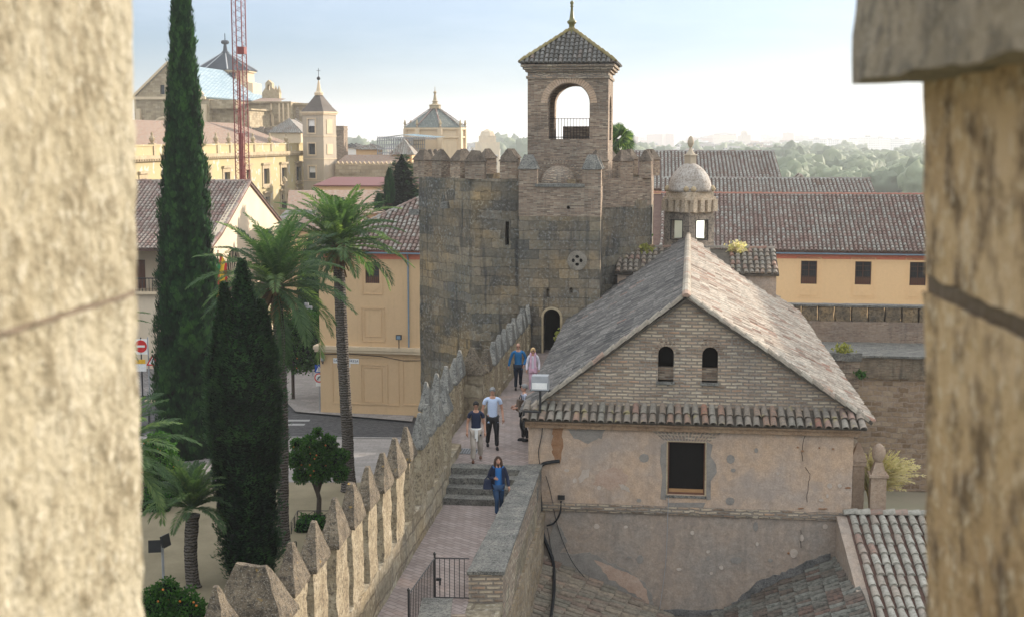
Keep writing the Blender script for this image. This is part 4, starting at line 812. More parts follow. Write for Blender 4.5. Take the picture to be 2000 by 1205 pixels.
# ivy on the right wall
def leafclump(name, label, cat, c, r, n, mat, size=.08, parent=None):
    m = MB()
    for _ in range(n):
        p = Vector([random.gauss(0, r/2) for _ in range(3)]); p.z *= .7; d = Vector([random.uniform(-1, 1) for _ in range(3)]).normalized(); e_ = d.orthogonal().normalized()*size*.4; p += Vector(c)
        m.add([p-e_, p+d*size*.6, p+e_, p-d*size*.6], [(0, 1, 2, 3)])
    o = m.build(name, mat, parent)
    if cat: tag(o, label, cat)
    return o
iv = atD(1242, 462, 61.0); leafclump('ivy', 'small green plant rooted high on the right wall of the tower', 'plant', iv, .55, 400, M['orangeleaf'], .16)
wd_ = atD(1262, 487, 59.6); leafclump('weeds', 'yellow green weeds growing on the left stub roof of the hall', 'plant', wd_, .3, 220, M['weed'], .16)
wd_ = atD(1440, 484, 59.0); leafclump('weeds', 'dry brown weeds growing behind the right stub roof of the hall', 'plant', wd_, .35, 260, M['grass'], .16)
wd_ = atD(1095, 655, 55); leafclump('weeds', 'yellow weeds on the left eave beside the tower door', 'plant', wd_, .25, 160, M['weed'], .13)

# ================================================================ right terrace wall, worn crenellation
def rpt(px, py, D): return atD(px, py, D)
TR = fthing('terrace_wall', 'high rough stone wall with brick top and flat walk on the right', 'wall', (8.0, 66.5))
b = MB(); b.box(-3.2, 22, 0, 5.2, GZ, -2.6); b.build('rough_base', M['terrace'], TR, rough=(.06, .6, 1.1))
b = MB(); b.box(-3.0, 22, -.12, 5.2, -2.6, -1.55); b.build('mossy_band', masonry('mossy brick band', .3, .08, [(0, (.22, .16, .11)), (1, (.38, .29, .2))], (.3, .26, .2), .012, .03, .02, .95, (.045, .045, .04), .5, (.36, .33, .24), 5, .6), TR, rough=(.07, .4, 1.4))
b = MB(); b.box(-3.1, 22, -.2, 4.3, -1.55, -1.45); b.build('walk', M['copegrey'], TR, rough=(.02, .5, 2))
b = MB(); b.box(-3.0, 22, 4.3, 5.0, -1.5, -.38); b.build('brick_band', masonry('terrace brick', .3, .075, [(0, (.3, .2, .14)), (1, (.48, .37, .27))], (.4, .33, .27), .015, .02, .02, .5, (.13, .11, .1), .3, (.5, .46, .4), 6, .3), TR, rough=(.02, .4, 1.4))
kmr = stonemat('worn black stone', (.13, .11, .085), (.22, .17, .11), (.34, .24, .13), .9, .05, .7, (.05, .045, .04), (.6, .5, .38), .2, (.5, .33, .15))
for i in range(25):
    m = MB(); x = -2.6+i*.86; m.box(x, x+.77, 4.35, 4.95, -.38, .40); m.build('merlon', kmr, TR, rough=(.05, .14, 2.4))
m = MB(); m.box(-2.8, 22, 4.3, 5.0, .40, .5); m.build('cap_course', M['copegrey'], TR, rough=(.03, .3, 2))
BK = thing('brick_pier', 'broken brick pier topped with weeds behind the sunlit roof edge', 'pier'); p = atD(1655, 705, 60.5); BK.location = (p.x, 60.5, 0); BK.rotation_euler = (0, 0, -TH)
b = MB(); b.box(-.8, .55, 0, 1.6, GZ, -.95); b.build('brickwork', M['brick'], BK, rough=(.04, .3, 1.6)); b = MB(); b.box(-.9, .62, -.08, 1.7, -.95, -.6); b.build('coping', M['copegrey'], BK, rough=(.05, .25, 2))
leafclump('weeds', 'yellow weeds on top of the broken brick pier', 'plant', (p.x-.1, 60.9, -.5), .4, 260, M['weed'], .13)
leafclump('fern', 'green fern hanging beside the broken brick pier', 'plant', atD(1680, 730, 60.3), .22, 160, M['orangeleaf'], .12)

# ================================================================ peach building and roofs behind on the right
PB0 = atD(1395, 600, 95); PB = fthing('peach_building', 'long peach rendered building with barred windows behind the terrace wall', 'building', (PB0.x, PB0.y))
x0_, x1_ = -14, 26
wins = []
for px in (1580, 1686, 1793): u, _ = onplane(px, 530, (PB0.x, PB0.y)); wins.append(u)
_, zt_w = onplane(1580, 510, (PB0.x, PB0.y)); _, zb_w = onplane(1580, 555, (PB0.x, PB0.y)); wins += [wins[2]+4.0, wins[0]-4.0, wins[0]-8]
b = MB(); b.plate([rect(x0_, x1_, GZ, 1.2)]+[rect(u-.56, u+.56, zb_w, zt_w) for u in wins], 0, .5); b.box(x0_, x1_, .5, 10, GZ, 1.0); b.build('wall', M['peach'], PB)
b = MB(); b.box(x0_, x1_+.0, -.02, 0, .72, 1.2); b.box(x0_, x1_, -.25, 0, 1.2, 1.3); b.build('red_band', M['redband'], PB)
b = MB(); b.tube([(x0_, -.3, 1.16), (x1_, -.3, 1.08)], .06, 6); b.build('gutter', M['bluepipe'], PB)
def barred(parent, u, z0, z1, hw_=.56, y=.12, two=True):
    f = MB(); f.plate([rect(u-hw_, u+hw_, z0, z1), rect(u-hw_+.06, u+hw_-.06, z0+.06, z1-.06)], y, y+.08); f.box(u-.03, u+.03, y, y+.08, z0+.06, z1-.06)
    for zz in (z0+(z1-z0)*.33, z0+(z1-z0)*.6, z0+(z1-z0)*.8): f.box(u-hw_+.06, u+hw_-.06, y+.02, y+.06, zz-.012, zz+.012)
    f.box(u-hw_+.06, u-.03, y+.03, y+.05, z0+.06, z0+(z1-z0)*.3); f.box(u+.03, u+hw_-.06, y+.03, y+.05, z0+.06, z0+(z1-z0)*.3)
    o = f.build('window', M['wood'], parent); p_ = MB(); p_.box(u-hw_, u+hw_, y+.09, y+.1, z0, z1); p_.build('pane', M['pane'], o)
    g = MB()
    for i in range(7): x = u-hw_+.08+i*(2*hw_-.16)/6; g.box(x-.009, x+.009, .03, .045, z0, z1)
    g.build('window_bars', M['iron'], o); return o
for u in wins:
    barred(PB, u, zb_w, zt_w)
    m = MB(); m.plate([rect(u-.86, u+.86, zb_w-.95, zt_w+.28), rect(u-.78, u+.78, zb_w-.87, zt_w+.2)], -.02, 0); m.plate([rect(u-.62, u+.62, zb_w-.8, zt_w+.06), rect(u-.565, u+.565, zb_w-.0, zt_w+.005)], -.03, 0)
    m.add([(u-.5, -.05, zb_w-.28), (u, -.05, zb_w-.62), (u+.5, -.05, zb_w-.28), (u+.44, -.05, zb_w-.28), (u, -.05, zb_w-.57), (u-.44, -.05, zb_w-.28)], [(0, 1, 4, 5), (1, 2, 3, 4)])
    m.build('window_surround', M['peach'], PB)
Q = ((x0_, 7.3, 4.95), (x1_, 7.3, 4.95), (x1_, -.35, 1.3), (x0_, -.35, 1.3)); b = MB(); patch(b, *Q, .15); patch(b, (x0_, 7.3, 4.95), (x1_, 7.3, 4.95), (x1_, 15, 1.3), (x0_, 15, 1.3), .15); o = b.build('roof', M['mortarred'], PB)
t = MB(); tiles(t, (-4, 7.3, 4.97), (19, 7.3, 4.97), (19, -.35, 1.33), (-4, -.35, 1.33), pitch=.31, row=.40, seg=3, rr=.115, jit=.012, lift=.04); t.build('tiles', M['tileB'], o); m = MB(); ridge(m, (x0_, 7.3, 5.0), (x1_, 7.3, 5.0), .12, .5, 4); m.build('ridge_tiles', plain('dull red ridge', (.36, .17, .12), .8, .2), o)
def farroof(name, label, D, pxl, pxr, zr, ze, run, rightrake=0, mat='tileFar', wall='peach', left=0, seg=3, pitch=.33):
    p = atD(pxl, 400, D); F = fthing(name, label, 'building', (p.x, p.y)); L = (pxr-pxl)/2600*D
    Q = ((0, run, zr), (L, run, zr), (L+rightrake, 0, ze), (-left, 0, ze)); b = MB(); patch(b, *Q, .15); patch(b, (0, run, zr), (L, run, zr), (L+rightrake, 2*run, ze), (-left, 2*run, ze), .15)
    o = b.build('roof', M['mortarred'], F); t = MB(); tiles(t, *Q, pitch=pitch, row=.42, seg=seg, rr=pitch*.37, jit=.012, lift=.04); t.build('tiles', M[mat], o); m = MB(); ridge(m, (0, run, zr), (L, run, zr), .12, .6, 4); m.build('ridge_tiles', M['tileFar'], o)
    b = MB(); b.plate([[(0.3, GZ), (L-.2, GZ), (L-.2, ze), (.3, ze)]], .3, .6); b.plate([[(.4, GZ), (2*run-.4, GZ), (2*run-.4, ze), (run, zr-.2), (.4, ze)]], -.2, .2, MYm(L-.3)); b.plate([[(.4, GZ), (2*run-.4, GZ), (2*run-.4, ze), (run, zr-.2), (.4, ze)]], -.2, .2, MYm(.5)); b.build('wall', M[wall], F); return F
farroof('tiled_building', 'long low tiled roof just behind the peach building', 112, 1290, 1700, 5.75, 3.6, 4.5, .4)
farroof('tiled_building', 'tall wide grey green tiled roof left of the small hipped roofs', 122, 1200, 1512, 7.95, 4.6, 6.6, .7)
def hiproof(name, label, D, pxl, pxr, ze, zr, depth, mat='tileFar', wall='ochre', cat='building', th=TH, ov=.3, base=GZ, windows=0, pyramid=False, seg=3):
    p = atD(pxl, 400, D); F = fthing(name, label, cat, (p.x, p.y), th); L = (pxr-pxl)/2600*D; h = min(L, depth)/2*(1 if pyramid else .95)
    A, B, C, E_ = (-ov, -ov, ze), (L+ov, -ov, ze), (L+ov, depth+ov, ze), (-ov, depth+ov, ze)
    if L >= depth: r1, r2 = (h, depth/2, zr), (L-h+.001, depth/2, zr)
    else: r1, r2 = (L/2, h, zr), (L/2, depth-h+.001, zr)
    b = MB(); b.box(0, L, 0, depth, base, ze); w_ = b.build('wall', M[wall], F)
    if windows:
        for i in range(windows):
            u = L*(i+.5)/windows; m = MB(); m.box(u-.3, u+.3, -.02, .0, ze-1.6, ze-.7); m.build('window', M['pane'], F)
    fs = [(0, 1, 5, 4), (1, 2, 5), (2, 3, 4, 5), (3, 0, 4)] if L >= depth else [(0, 1, 4), (1, 2, 5, 4), (2, 3, 5), (3, 0, 4, 5)]
    b = MB(); b.add([A, B, C, E_, r1, r2], fs+[(3, 2, 1, 0)], tint=.3); o = b.build('roof', M[mat], F)
    t = MB()
    if L >= depth: tiles(t, r1, r2, (L+ov-h, -ov, ze), (h-ov, -ov, ze), pitch=.34, row=.45, seg=seg, rr=.12)
    cs = [A, B, C, E_]; rs_ = [r1, r2, r2, r1] if L >= depth else [r1, r1, r2, r2]
    for c, r_ in zip(cs, rs_): ridge(t, Vector(c)+Vector((0, 0, .05)), Vector(r_)+Vector((0, 0, .05)), .12, .6, 4)
    # columns on hip triangles
    def tri(a, c_, apx_):
        a, c_, apx_ = Vector(a), Vector(c_), Vector(apx_); Lx = (c_-a).length; U = (c_-a).normalized(); u0 = (apx_-a).dot(U)/Lx; S = apx_-(a+U*(u0*Lx)); n = max(2, round(Lx/.34))
        for i in range(n):
            u = (i+.5)/n; f = u/u0 if u < u0 else (1-u)/(1-u0)
            if f*S.length < .3: continue
            p0 = a+U*(u*Lx); tiles(t, p0+S*f-U*.01, p0+S*f+U*.01, p0+U*.01, p0-U*.01, pitch=.02, row=.45, seg=seg, rr=.12, jit=.004)
    if L >= depth:
        tri(B, C, r2); tri(E_, A, r1)
        tri(A, (h+.0001, -ov, ze), r1); tri((L-h, -ov, ze), B, r2)
    else: tri(A, B, r1)
    t.build('tiles', M[mat], o); return F
hiproof('hipped_house', 'small hipped roof house right of the tall tiled roof', 128, 1528, 1600, 3.7, 5.6, 6, windows=0)
hiproof('hipped_house', 'tiny flat gabled house with peach wall near the treetops', 135, 1570, 1622, 4.0, 5.0, 4, wall='peach')

# ================================================================ ochre corner house on the left
OH0 = atz(820, 815, GZ); oth = R(10); OX = lambda px, py: onplane(px, py, (OH0.x, OH0.y), oth)
OH = fthing('ochre_house', 'two storey ochre corner house with blind windows and hipped tile roof', 'building', (OH0.x, OH0.y), oth)
lx = OX(627, 800)[0]; ex = 6; zc = OX(720, 683)[1]; ze = OX(720, 492)[1]
wa, wb = OX(713, 512), OX(741, 554)
b = MB(); b.plate([rect(lx, ex, GZ, ze), rect(wa[0], wb[0], wb[1], wa[1])], 0, .45); b.box(lx, lx+.45, .45, 14, GZ, ze); b.box(lx+.5, ex, .8, 14, GZ, ze-.2); b.build('wall', M['ochre'], OH)
b = MB(); b.box(lx-.35, ex, -.35, 0, zc, zc+.22); b.box(lx-.28, ex, -.28, 0, zc-.18, zc); b.box(lx-.35, lx, 0, 14, zc, zc+.22); b.build('string_course', M['palestone'], OH, rough=(.015, .4, 2))
b = MB(); b.box(lx-.03, ex, -.03, 0, ze-.45, ze); b.box(lx-.3, ex, -.3, 0, ze, ze+.1); b.build('red_band', M['redband'], OH)
b = MB(); b.tube([(lx-.3, -.38, ze-.02), (ex, -.38, ze-.06)], .06, 6); dx = OX(798, 560)[0]; b.tube([(dx, -.38, ze), (dx, -.08, ze-.4), (dx, -.08, zc+.25)], .05, 6); b.build('drainpipe', M['bluepipe'], OH)
barred(OH, (wa[0]+wb[0])/2, wb[1], wa[1], (wb[0]-wa[0])/2)
def panel(parent, x0, x1, z0, z1, w_=.05, d=-.035):
    m = MB(); m.plate([rect(x0, x1, z0, z1), rect(x0+w_, x1-w_, z0+w_, z1-w_)], d, 0); return m.build('moulding', M['ochre'], parent)
def pq(a, b_, c, d, **k_): (x0, z1), (x1, z0) = OX(a, b_), OX(c, d); panel(OH, x0, x1, z0, z1, **k_)
pq(707, 506, 748, 576); pq(705, 600, 752, 668); pq(711, 603, 746, 658, w_=.04)
pq(648, 695, 780, 792, w_=.06); pq(703, 710, 758, 790, w_=.09); pq(709, 716, 747, 786, w_=.04); pq(786, 696, 822, 792, w_=.06)
(u0, za), (u1, zb) = OX(712, 560), OX(742, 572); m = MB(); uc = (u0+u1)/2; m.add([(u0, -.03, za), (uc, -.03, zb), (u1, -.03, za), (u1-.08, -.03, za), (uc, -.03, zb+.06), (u0+.08, -.03, za)], [(0, 1, 4, 5), (1, 2, 3, 4)]); m.build('moulding', M['ochre'], OH)
cn = [(lx-.4, -.4, ze+.1), (ex, -.4, ze+.1)]; rz_ = ze+4.0
b = MB(); b.add([(lx-.4, -.4, ze+.1), (ex, -.4, ze+.1), (ex, 7, rz_), (lx+7, 7, rz_), (lx-.4, 15, ze+.1), (ex, 15, ze+.1)], [(0, 1, 2, 3), (4, 0, 3), (5, 4, 3, 2)]); o = b.build('roof', M['mortarred'], OH)
t = MB(); n = 24
for i in range(n):
    u = (i+.5)/n*7.4; f = u/7.4; p0 = Vector((lx-.4+u, -.45, ze+.1)); S = Vector((0, 7.4, 3.9))*f; tiles(t, p0+S-Vector((.01, 0, 0)), p0+S+Vector((.01, 0, 0)), p0+Vector((.01, 0, 0)), p0-Vector((.01, 0, 0)), pitch=.02, row=.42, seg=4, rr=.11, lift=.04, jit=.01)
tiles(t, (lx+7, 7, rz_), (ex, 7, rz_), (ex, -.45, ze+.12), (lx+7, -.45, ze+.12), pitch=.31, row=.42, seg=4, rr=.11, lift=.04)
ridge(t, (lx-.4, -.4, ze+.18), (lx+7, 7, rz_+.05), .12, .42); t.build('tiles', M['tileB'], o)
# tiled street name
sg = fthing('street_name', 'white tile street name reading SANTA TERESA JORNET on the ochre wall', 'sign', (OH0.x, OH0.y), oth)
def text(s_, size, x, y, z, mat, parent, name='lettering', rx=pi/2, ext=.004, align='CENTER'):
    cu = bpy.data.curves.new('t', 'FONT'); cu.body = s_; cu.size = size; cu.extrude = ext; cu.align_x = align; cu.align_y = 'CENTER'; cu.space_character = 1.25; tmp = bpy.data.objects.new('t', cu); COL.objects.link(tmp)
    dg = bpy.context.evaluated_depsgraph_get(); me = bpy.data.meshes.new_from_object(tmp.evaluated_get(dg)); bpy.data.objects.remove(tmp); me.materials.clear(); me.materials.append(mat)
    o = bpy.data.objects.new(name, me); COL.objects.link(o); o.parent = parent; o.location = (x, y, z); o.rotation_euler = (rx, 0, 0); return o
(x0, z0), (x1, z1) = OX(651, 708), OX(701, 702); xc = (x0+x1)/2; navy = plain('navy lettering', (.02, .03, .09))
b = MB(); b.box(x0, x1, -.02, 0, z0-.02, z1+.06); b.box(xc-.58, xc+.28, -.02, 0, z0-.26, z0-.025); b.build('tiles', M['white'], sg)
text('SANTA TERESA', .2, xc, -.026, (z0+z1)/2+.02, navy, sg); text('JORNET', .19, xc-.15, -.026, z0-.14, navy, sg)
# sign pole at the corner
def signpole(name, label, loc, h): 
    t_ = thing(name, label, 'road sign', loc); m = MB(); m.tube([(0, 0, 0), (0, 0, h)], .03, 8); m.build('pole', M['steel'], t_); return t_
redp, bluep = plain('sign red', (.55, .02, .02)), plain('sign blue', (.01, .06, .35)); wh = M['white']
def disc(parent, name, r, y, z, mat, x=0, seg=24, ring=None, th=.012):
    m = MB(); lp = [[(x+r*cos(2*pi*i/seg), z+r*sin(2*pi*i/seg)) for i in range(seg)]]
    if ring: lp.append([(x+ring*cos(-2*pi*i/seg), z+ring*sin(-2*pi*i/seg)) for i in range(seg)])
    m.plate(lp, y-th, y); return m.build(name, mat, parent)
sp = atz(626, 804, GZ); s1 = signpole('road_sign', 'pole at the ochre corner with blue crossing sign above no right turn sign', (sp.x, sp.y-.3, GZ), 3.2)
m = MB(); m.box(-.26, .26, -.05, -.035, 2.65, 3.15); m.build('crossing_plate', bluep, s1)
m = MB(); m.plate([[(-.2, 2.7), (.2, 2.7), (0, 3.08)]], -.056, -.052); cp_ = m.build('white_triangle', wh, s1)
m = MB(); m.tube([(-.07, -.062, 2.74), (0, -.062, 2.86), (.07, -.062, 2.74)], .014, 4); m.tube([(0, -.062, 2.85), (0, -.062, 2.95)], .02, 4); m.lathe([(0, 0), (.025, .02), (0, .05)], 6, (0, -.06, 2.96)); m.build('walking_figure', M['iron'], s1)
disc(s1, 'white_disc', .27, -.04, 2.3, wh); disc(s1, 'red_ring', .3, -.045, 2.3, redp, ring=.23, th=.01)
m = MB(); m.tube([(-.07, -.06, 2.15), (-.07, -.06, 2.32), (.02, -.06, 2.38), (.1, -.06, 2.38)], .022, 4); m.plate([[(.08, 2.31), (.17, 2.38), (.08, 2.45)]], -.07, -.06); m.tube([(-.16, -.075, 2.16), (.16, -.075, 2.45)], .016, 4); m.build('turn_arrow', M['iron'], s1)
m = MB(); m.box(-.2, .2, -.045, -.035, 1.75, 1.96); m.build('small_plate', wh, s1)
wl = fthing('wall_lamp', 'small grey wall fitting with looping cable on the ochre corner', 'lamp', (OH0.x, OH0.y), oth); x, z = OX(632, 697); m = MB(); m.lathe([(.05, -.25), (.12, -.15), (.12, .1), (.06, .2)], 10, (x, -.2, z)); m.build('body', M['steel'], wl)
m = MB(); x2, z2 = OX(628, 688); m.tube([(x2, -.03, z2+.1), (x2, -.04, z-.2), (x2+.06, -.08, z-.38), (x, -.15, z-.42), (x+.04, -.2, z-.25)], .025, 5); m.build('cable', M['cable'], wl)
fl_ = fthing('floodlight', 'square floodlight standing on the ochre house string course', 'floodlight', (OH0.x, OH0.y), oth); x, z = OX(783, 657); m = MB(); m.box(x-.2, x+.14, -.5, -.3, z-.14, z+.16); m.build('housing', M['iron'], fl_); m = MB(); m.box(x-.15, x+.1, -.52, -.5, z-.1, z+.12); m.build('lamp_glass', M['bluepipe'], fl_); m = MB(); m.box(x-.05, x, -.42, -.38, zc+.22, z-.14); m.build('bracket', M['iron'], fl_)
m = MB(); m.tube([OX_ for OX_ in [(lx+.3, -.04, zc-.35), (lx+2.2, -.05, zc-.3), (lx+4, -.04, zc-.38), (lx+5.5, -.05, zc-.62), (ex-2, -.04, zc-.4)]], .018, 4); o = m.build('wall_cable', M['cable'], OH)
# ================================================================ cream gabled building, left
CG0 = atD(412, 482, 100); cth = R(3.6)
CG = fthing('cream_gabled_building', 'broad tiled building with sunlit cream gable and arched windows behind the tall cypress', 'building', (CG0.x, CG0.y), cth)
GD = 23.0; zr = 5.62; ze = 1.15
def GY(px, py):   # point on the gable plane x=0 (local y, z)
    r = ray(px, py); n = (cos(cth), -sin(cth)); t = (CG0.x*n[0]+CG0.y*n[1])/(r[0]*n[0]+r[1]*n[1]); dx, dy = r[0]*t-CG0.x, r[1]*t-CG0.y
    return dx*sin(cth)+dy*cos(cth), CZ+r[2]*t
ar = []
for (xa, xb, ty) in ((438, 474, 485), (499, 524, 472)):
    ya, yb = GY(xa, 520)[0], GY(xb, 520)[0]; zt2 = GY((xa+xb)/2, ty)[1]; ar.append((ya, yb, zt2))
b = MB(); b.plate([[(0, GZ), (GD, GZ), (GD, ze), (GD/2, zr), (0, ze)]]+[arch(a, c_, zt2-5, zt2) for a, c_, zt2 in ar], 0, .5, MYm(0)); b.build('gable_wall', M['cream'], CG)
b = MB(); b.box(-24, -.5, 2.0, 2.5, GZ, ze); b.box(-24, -.5, 22, 22.5, GZ, ze); b.box(-24, 0, 0, 2, GZ, -2.4); b.build('wall', M['cream'], CG)
for a, c_, zt2 in ar:
    m = MB(); m.plate([arch(a, c_, zt2-5, zt2)], .25, .28, MYm(0)); o = m.build('arched_window', M['pane'], CG); m = MB()
    for i in range(9): q = pi*i/8; rr_ = (c_-a)/2; m.tube([(-.2, (a+c_)/2, zt2-rr_), (-.2, (a+c_)/2+cos(q)*rr_, zt2-rr_+sin(q)*rr_)], .05, 4)
    for z in (0, 1.2, 2.4): m.tube([(-.2, a, zt2-rr_-z), (-.2, c_, zt2-rr_-z)], .05, 4)
    m.build('fanlight_bars', M['palestone'], o)
Q1 = ((-24, GD/2, zr), (.15, GD/2, zr), (.15, 2.6, 2.0), (-24, 2.6, 2.0)); Q2 = ((-24, 2.6, 2.0), (.15, 2.6, 2.0), (.15, -.8, 1.0), (-24, -.8, 1.0))
b = MB(); patch(b, *Q1, .2); patch(b, *Q2, .2); patch(b, (-24, GD/2, zr), (.15, GD/2, zr), (.15, GD+.6, ze), (-24, GD+.6, ze), .2); o = b.build('roof', M['mortarred'], CG)
t = MB(); tiles(t, (-16, GD/2, zr), (.15, GD/2, zr), (.15, 2.6, 2.0), (-16, 2.6, 2.0), pitch=.33, row=.5, seg=3, rr=.12, lift=.04, jit=.01); tiles(t, (-16, 2.6, 2.0), (.15, 2.6, 2.0), (.15, -.8, 1.0), (-16, -.8, 1.0), pitch=.33, row=.5, seg=3, rr=.12, lift=.04, jit=.01)
ridge(t, (-24, GD/2, zr), (.1, GD/2, zr), .15, .6, 4); ridge(t, (.1, -.6, 1.1), (.1, 2.6, 2.05), .12, .45, 4); ridge(t, (.1, 2.6, 2.05), (.1, GD/2, zr), .12, .45, 4); ridge(t, (.1, GD+.4, 1.25), (.1, GD/2, zr), .12, .45, 4); t.build('tiles', M['tileC'], o)
b = MB(); b.box(-24, .0, -.4, 2.2, -2.5, -2.3); b.build('gallery_floor', M['palestone'], CG)
b = MB()
for i in range(9): x = -.6-i*3.0; b.box(x-.22, x+.22, -.2, .25, -2.3, .75)
b.box(-24, 0, -.25, .3, .75, 1.0); b.build('gallery_posts', M['palestone'], CG)
b = MB()
for i in range(90): x = -.4-i*.26; b.box(x-.02, x+.02, -.1, -.06, -2.3, -1.35)
b.box(-24, 0, -.12, -.04, -1.35, -1.27); b.build('balustrade', M['iron'], CG)
for i in range(5): b = MB(); b.box(-3-i*4, -1.8-i*4, 1.96, 2.0, -2.3, -.1); b.build('gallery_door', M['wood'], CG)
# flags
def flag(px, py, D, cols, label, lean=.08):
    base = atD(px, py, D); F = thing('flag', label, 'flag', base); m = MB(); m.tube([(0, 0, 0), (lean*3.6, 0, 4.2)], .04, 5); m.build('pole', M['wood'], F)
    for i, (c, w0, w1) in enumerate(cols):
        m = MB(); vs = []; n_ = 8
        for j in range(n_+1):
            z = 4.0-j*.38; px_ = lean*3.6*(z+0)/4.2 if j < 3 else lean*3.6*.8-.12*(j-3)*.4
            for w_ in (w0, w1): vs.append((px_+.06+w_*(.62-.03*j)+.05*sin(j*1.3+w_*4), .12*sin(j*.9+w_*5), z-w_*.8))
        m.add(vs, [(2*j, 2*j+1, 2*j+3, 2*j+2) for j in range(n_)]); m.build('stripe', c, F, smooth=True)
    return F
gren, whi, redf, yelf = plain('flag green', (.01, .22, .10)), plain('flag white', (.75, .75, .72)), plain('flag red', (.55, .03, .03)), plain('flag yellow', (.75, .45, .02))
flag(408, 608, 92, [(gren, 0, .33), (whi, .33, .66), (gren, .66, 1)], 'green and white flag hanging beside the cream gable')
flag(421, 606, 92, [(redf, 0, .25), (yelf, .25, .75), (redf, .75, 1)], 'red and yellow flag hanging beside the arched window')
# ================================================================ bishop's palace with its tower, crane
PD = 190.0; PR = atD(594, 300, PD); PAL = fthing('yellow_palace', 'long yellow patched palace with parapet, urns and pinkish tile roof', 'building', (PR.x, PR.y), TH)
PZ = 7.1
def PY(px, py):
    r = ray(px, py); n = (cos(TH), -sin(TH)); t = (PR.x*n[0]+PR.y*n[1])/(r[0]*n[0]+r[1]*n[1]); dx, dy = r[0]*t-PR.x, r[1]*t-PR.y
    return dx*sin(TH)+dy*cos(TH), CZ+r[2]*t
loops = [[(-62, GZ), (0, GZ), (0, PZ), (-62, PZ)]]; wl_ = []
for (xa, xb, ya, yb) in ((514, 525, 330, 360), (549, 559, 328, 355), (578, 587, 326, 353), (274, 284, 350, 365), (322, 332, 345, 362), (399, 410, 338, 358), (437, 448, 337, 358), (480, 488, 332, 356), (516, 525, 385, 420), (578, 586, 377, 400), (548, 562, 380, 410)):
    y0, y1 = PY(xa, 340)[0], PY(xb, 340)[0]; z1, z0 = PY((xa+xb)/2, ya)[1], PY((xa+xb)/2, yb)[1]; loops.append(rect(y0, y1, z0, z1)); wl_.append((y0, y1, z0, z1))
b = MB(); b.plate(loops, 0, .6, MYm(0)); b.box(-20, -.6, -.6, 0, GZ, PZ); b.build('wall', M['palace'], PAL)
for (y0, y1, z0, z1) in wl_:
    m = MB(); m.plate([rect(y0-.45, y1+.45, z0-.35, z1+.45), rect(y0, y1, z0+.001, z1-.001)], -.1, 0, MYm(0)); m.box(0, .3, y0-.6, y1+.6, z1+.5, z1+.75); m.box(0, .25, y0-.5, y1+.5, z0-.5, z0-.36); o = m.build('window_frame', M['trim'], PAL)
    m = MB(); m.box(-.35, -.3, y0, y1, z0, z1); m.build('pane', M['pane'], o); m = MB(); m.box(-.3, -.26, (y0+y1)/2-.06, (y0+y1)/2+.06, z0, z1); m.build('glazing_bar', M['wood'], o)
b = MB(); b.box(-.6, .5, -62, 0, PZ, PZ+.35); b.box(-.6, .3, -62, 0, PZ-.25, PZ)
for i in range(100): b.box(.3, .48, -62+i*.62, -62+i*.62+.3, PZ-.2, PZ)
b.build('cornice', M['trim'], PAL)
b = MB(); b.box(-.4, .0, -62, 0, PZ+.35, PZ+1.3); b.box(-.5, .1, -62, 0, PZ+1.3, PZ+1.45)
b.build('parapet', M['palace'], PAL)
for px in (301, 425, 450, 497, 530, 562):
    y = PY(px, 290)[0]; m = MB(); m.box(-.5, .12, y-.3, y+.3, PZ+.35, PZ+1.6); m.lathe([(.12, 1.6), (.3, 1.9), (.32, 2.1), (.1, 2.35), (.14, 2.6), (0, 2.8)], 8, (-.2, y, PZ)); m.build('urn', M['trim'], PAL)
b = MB(); patch(b, (-9, -60, PZ+4.2), (-9, -3, PZ+4.2), (-.6, 0, PZ+.9), (-.6, -62, PZ+.9), .2); patch(b, (-9, -60, PZ+4.2), (-9, -3, PZ+4.2), (-18, 0, PZ+.9), (-18, -62, PZ+.9), .2); b.add([(-9, -3, PZ+4.2), (-.6, 0, PZ+.9), (-18, 0, PZ+.9)], [(0, 1, 2)])
kf = NT('pink far roof tiles'); ob = kf.coord('UV'); w1 = kf.n('TexWave', wave_type='BANDS', bands_direction='X'); kf.l(ob, w1.inputs[0]); w1.inputs['Scale'].default_value = 2.6; w1.inputs['Distortion'].default_value = .6; nz = kf.noise(ob, 3, 3, .7)
cc = kf.ramp(nz, [(.35, (.42, .24, .18)), (.5, (.5, .36, .27)), (.65, (.42, .38, .32))]); M['farpink'] = kf.out(kf.mix(.5, cc, kf.ramp(w1.outputs['Fac'], [(.1, .45), (.6, 1.1)]), 'MULTIPLY'), kf.bump(w1.outputs['Fac'], 1, .12))
o = b.build('roof', M['farpink'], PAL)
# carved portal panel
m = MB(); y = PY(554, 370)[0]; z = PY(554, 372)[1]; m.box(0, .35, y-.5, y+.5, z-1.2, z+1.2); m.box(0, .5, y-1.1, y+1.1, z-1.5, z-1.2); m.lathe([(.5, 0), (.4, .3), (0, .7)], 8, (.1, y, z+1.2)); m.build('carved_niche', M['trim'], PAL)
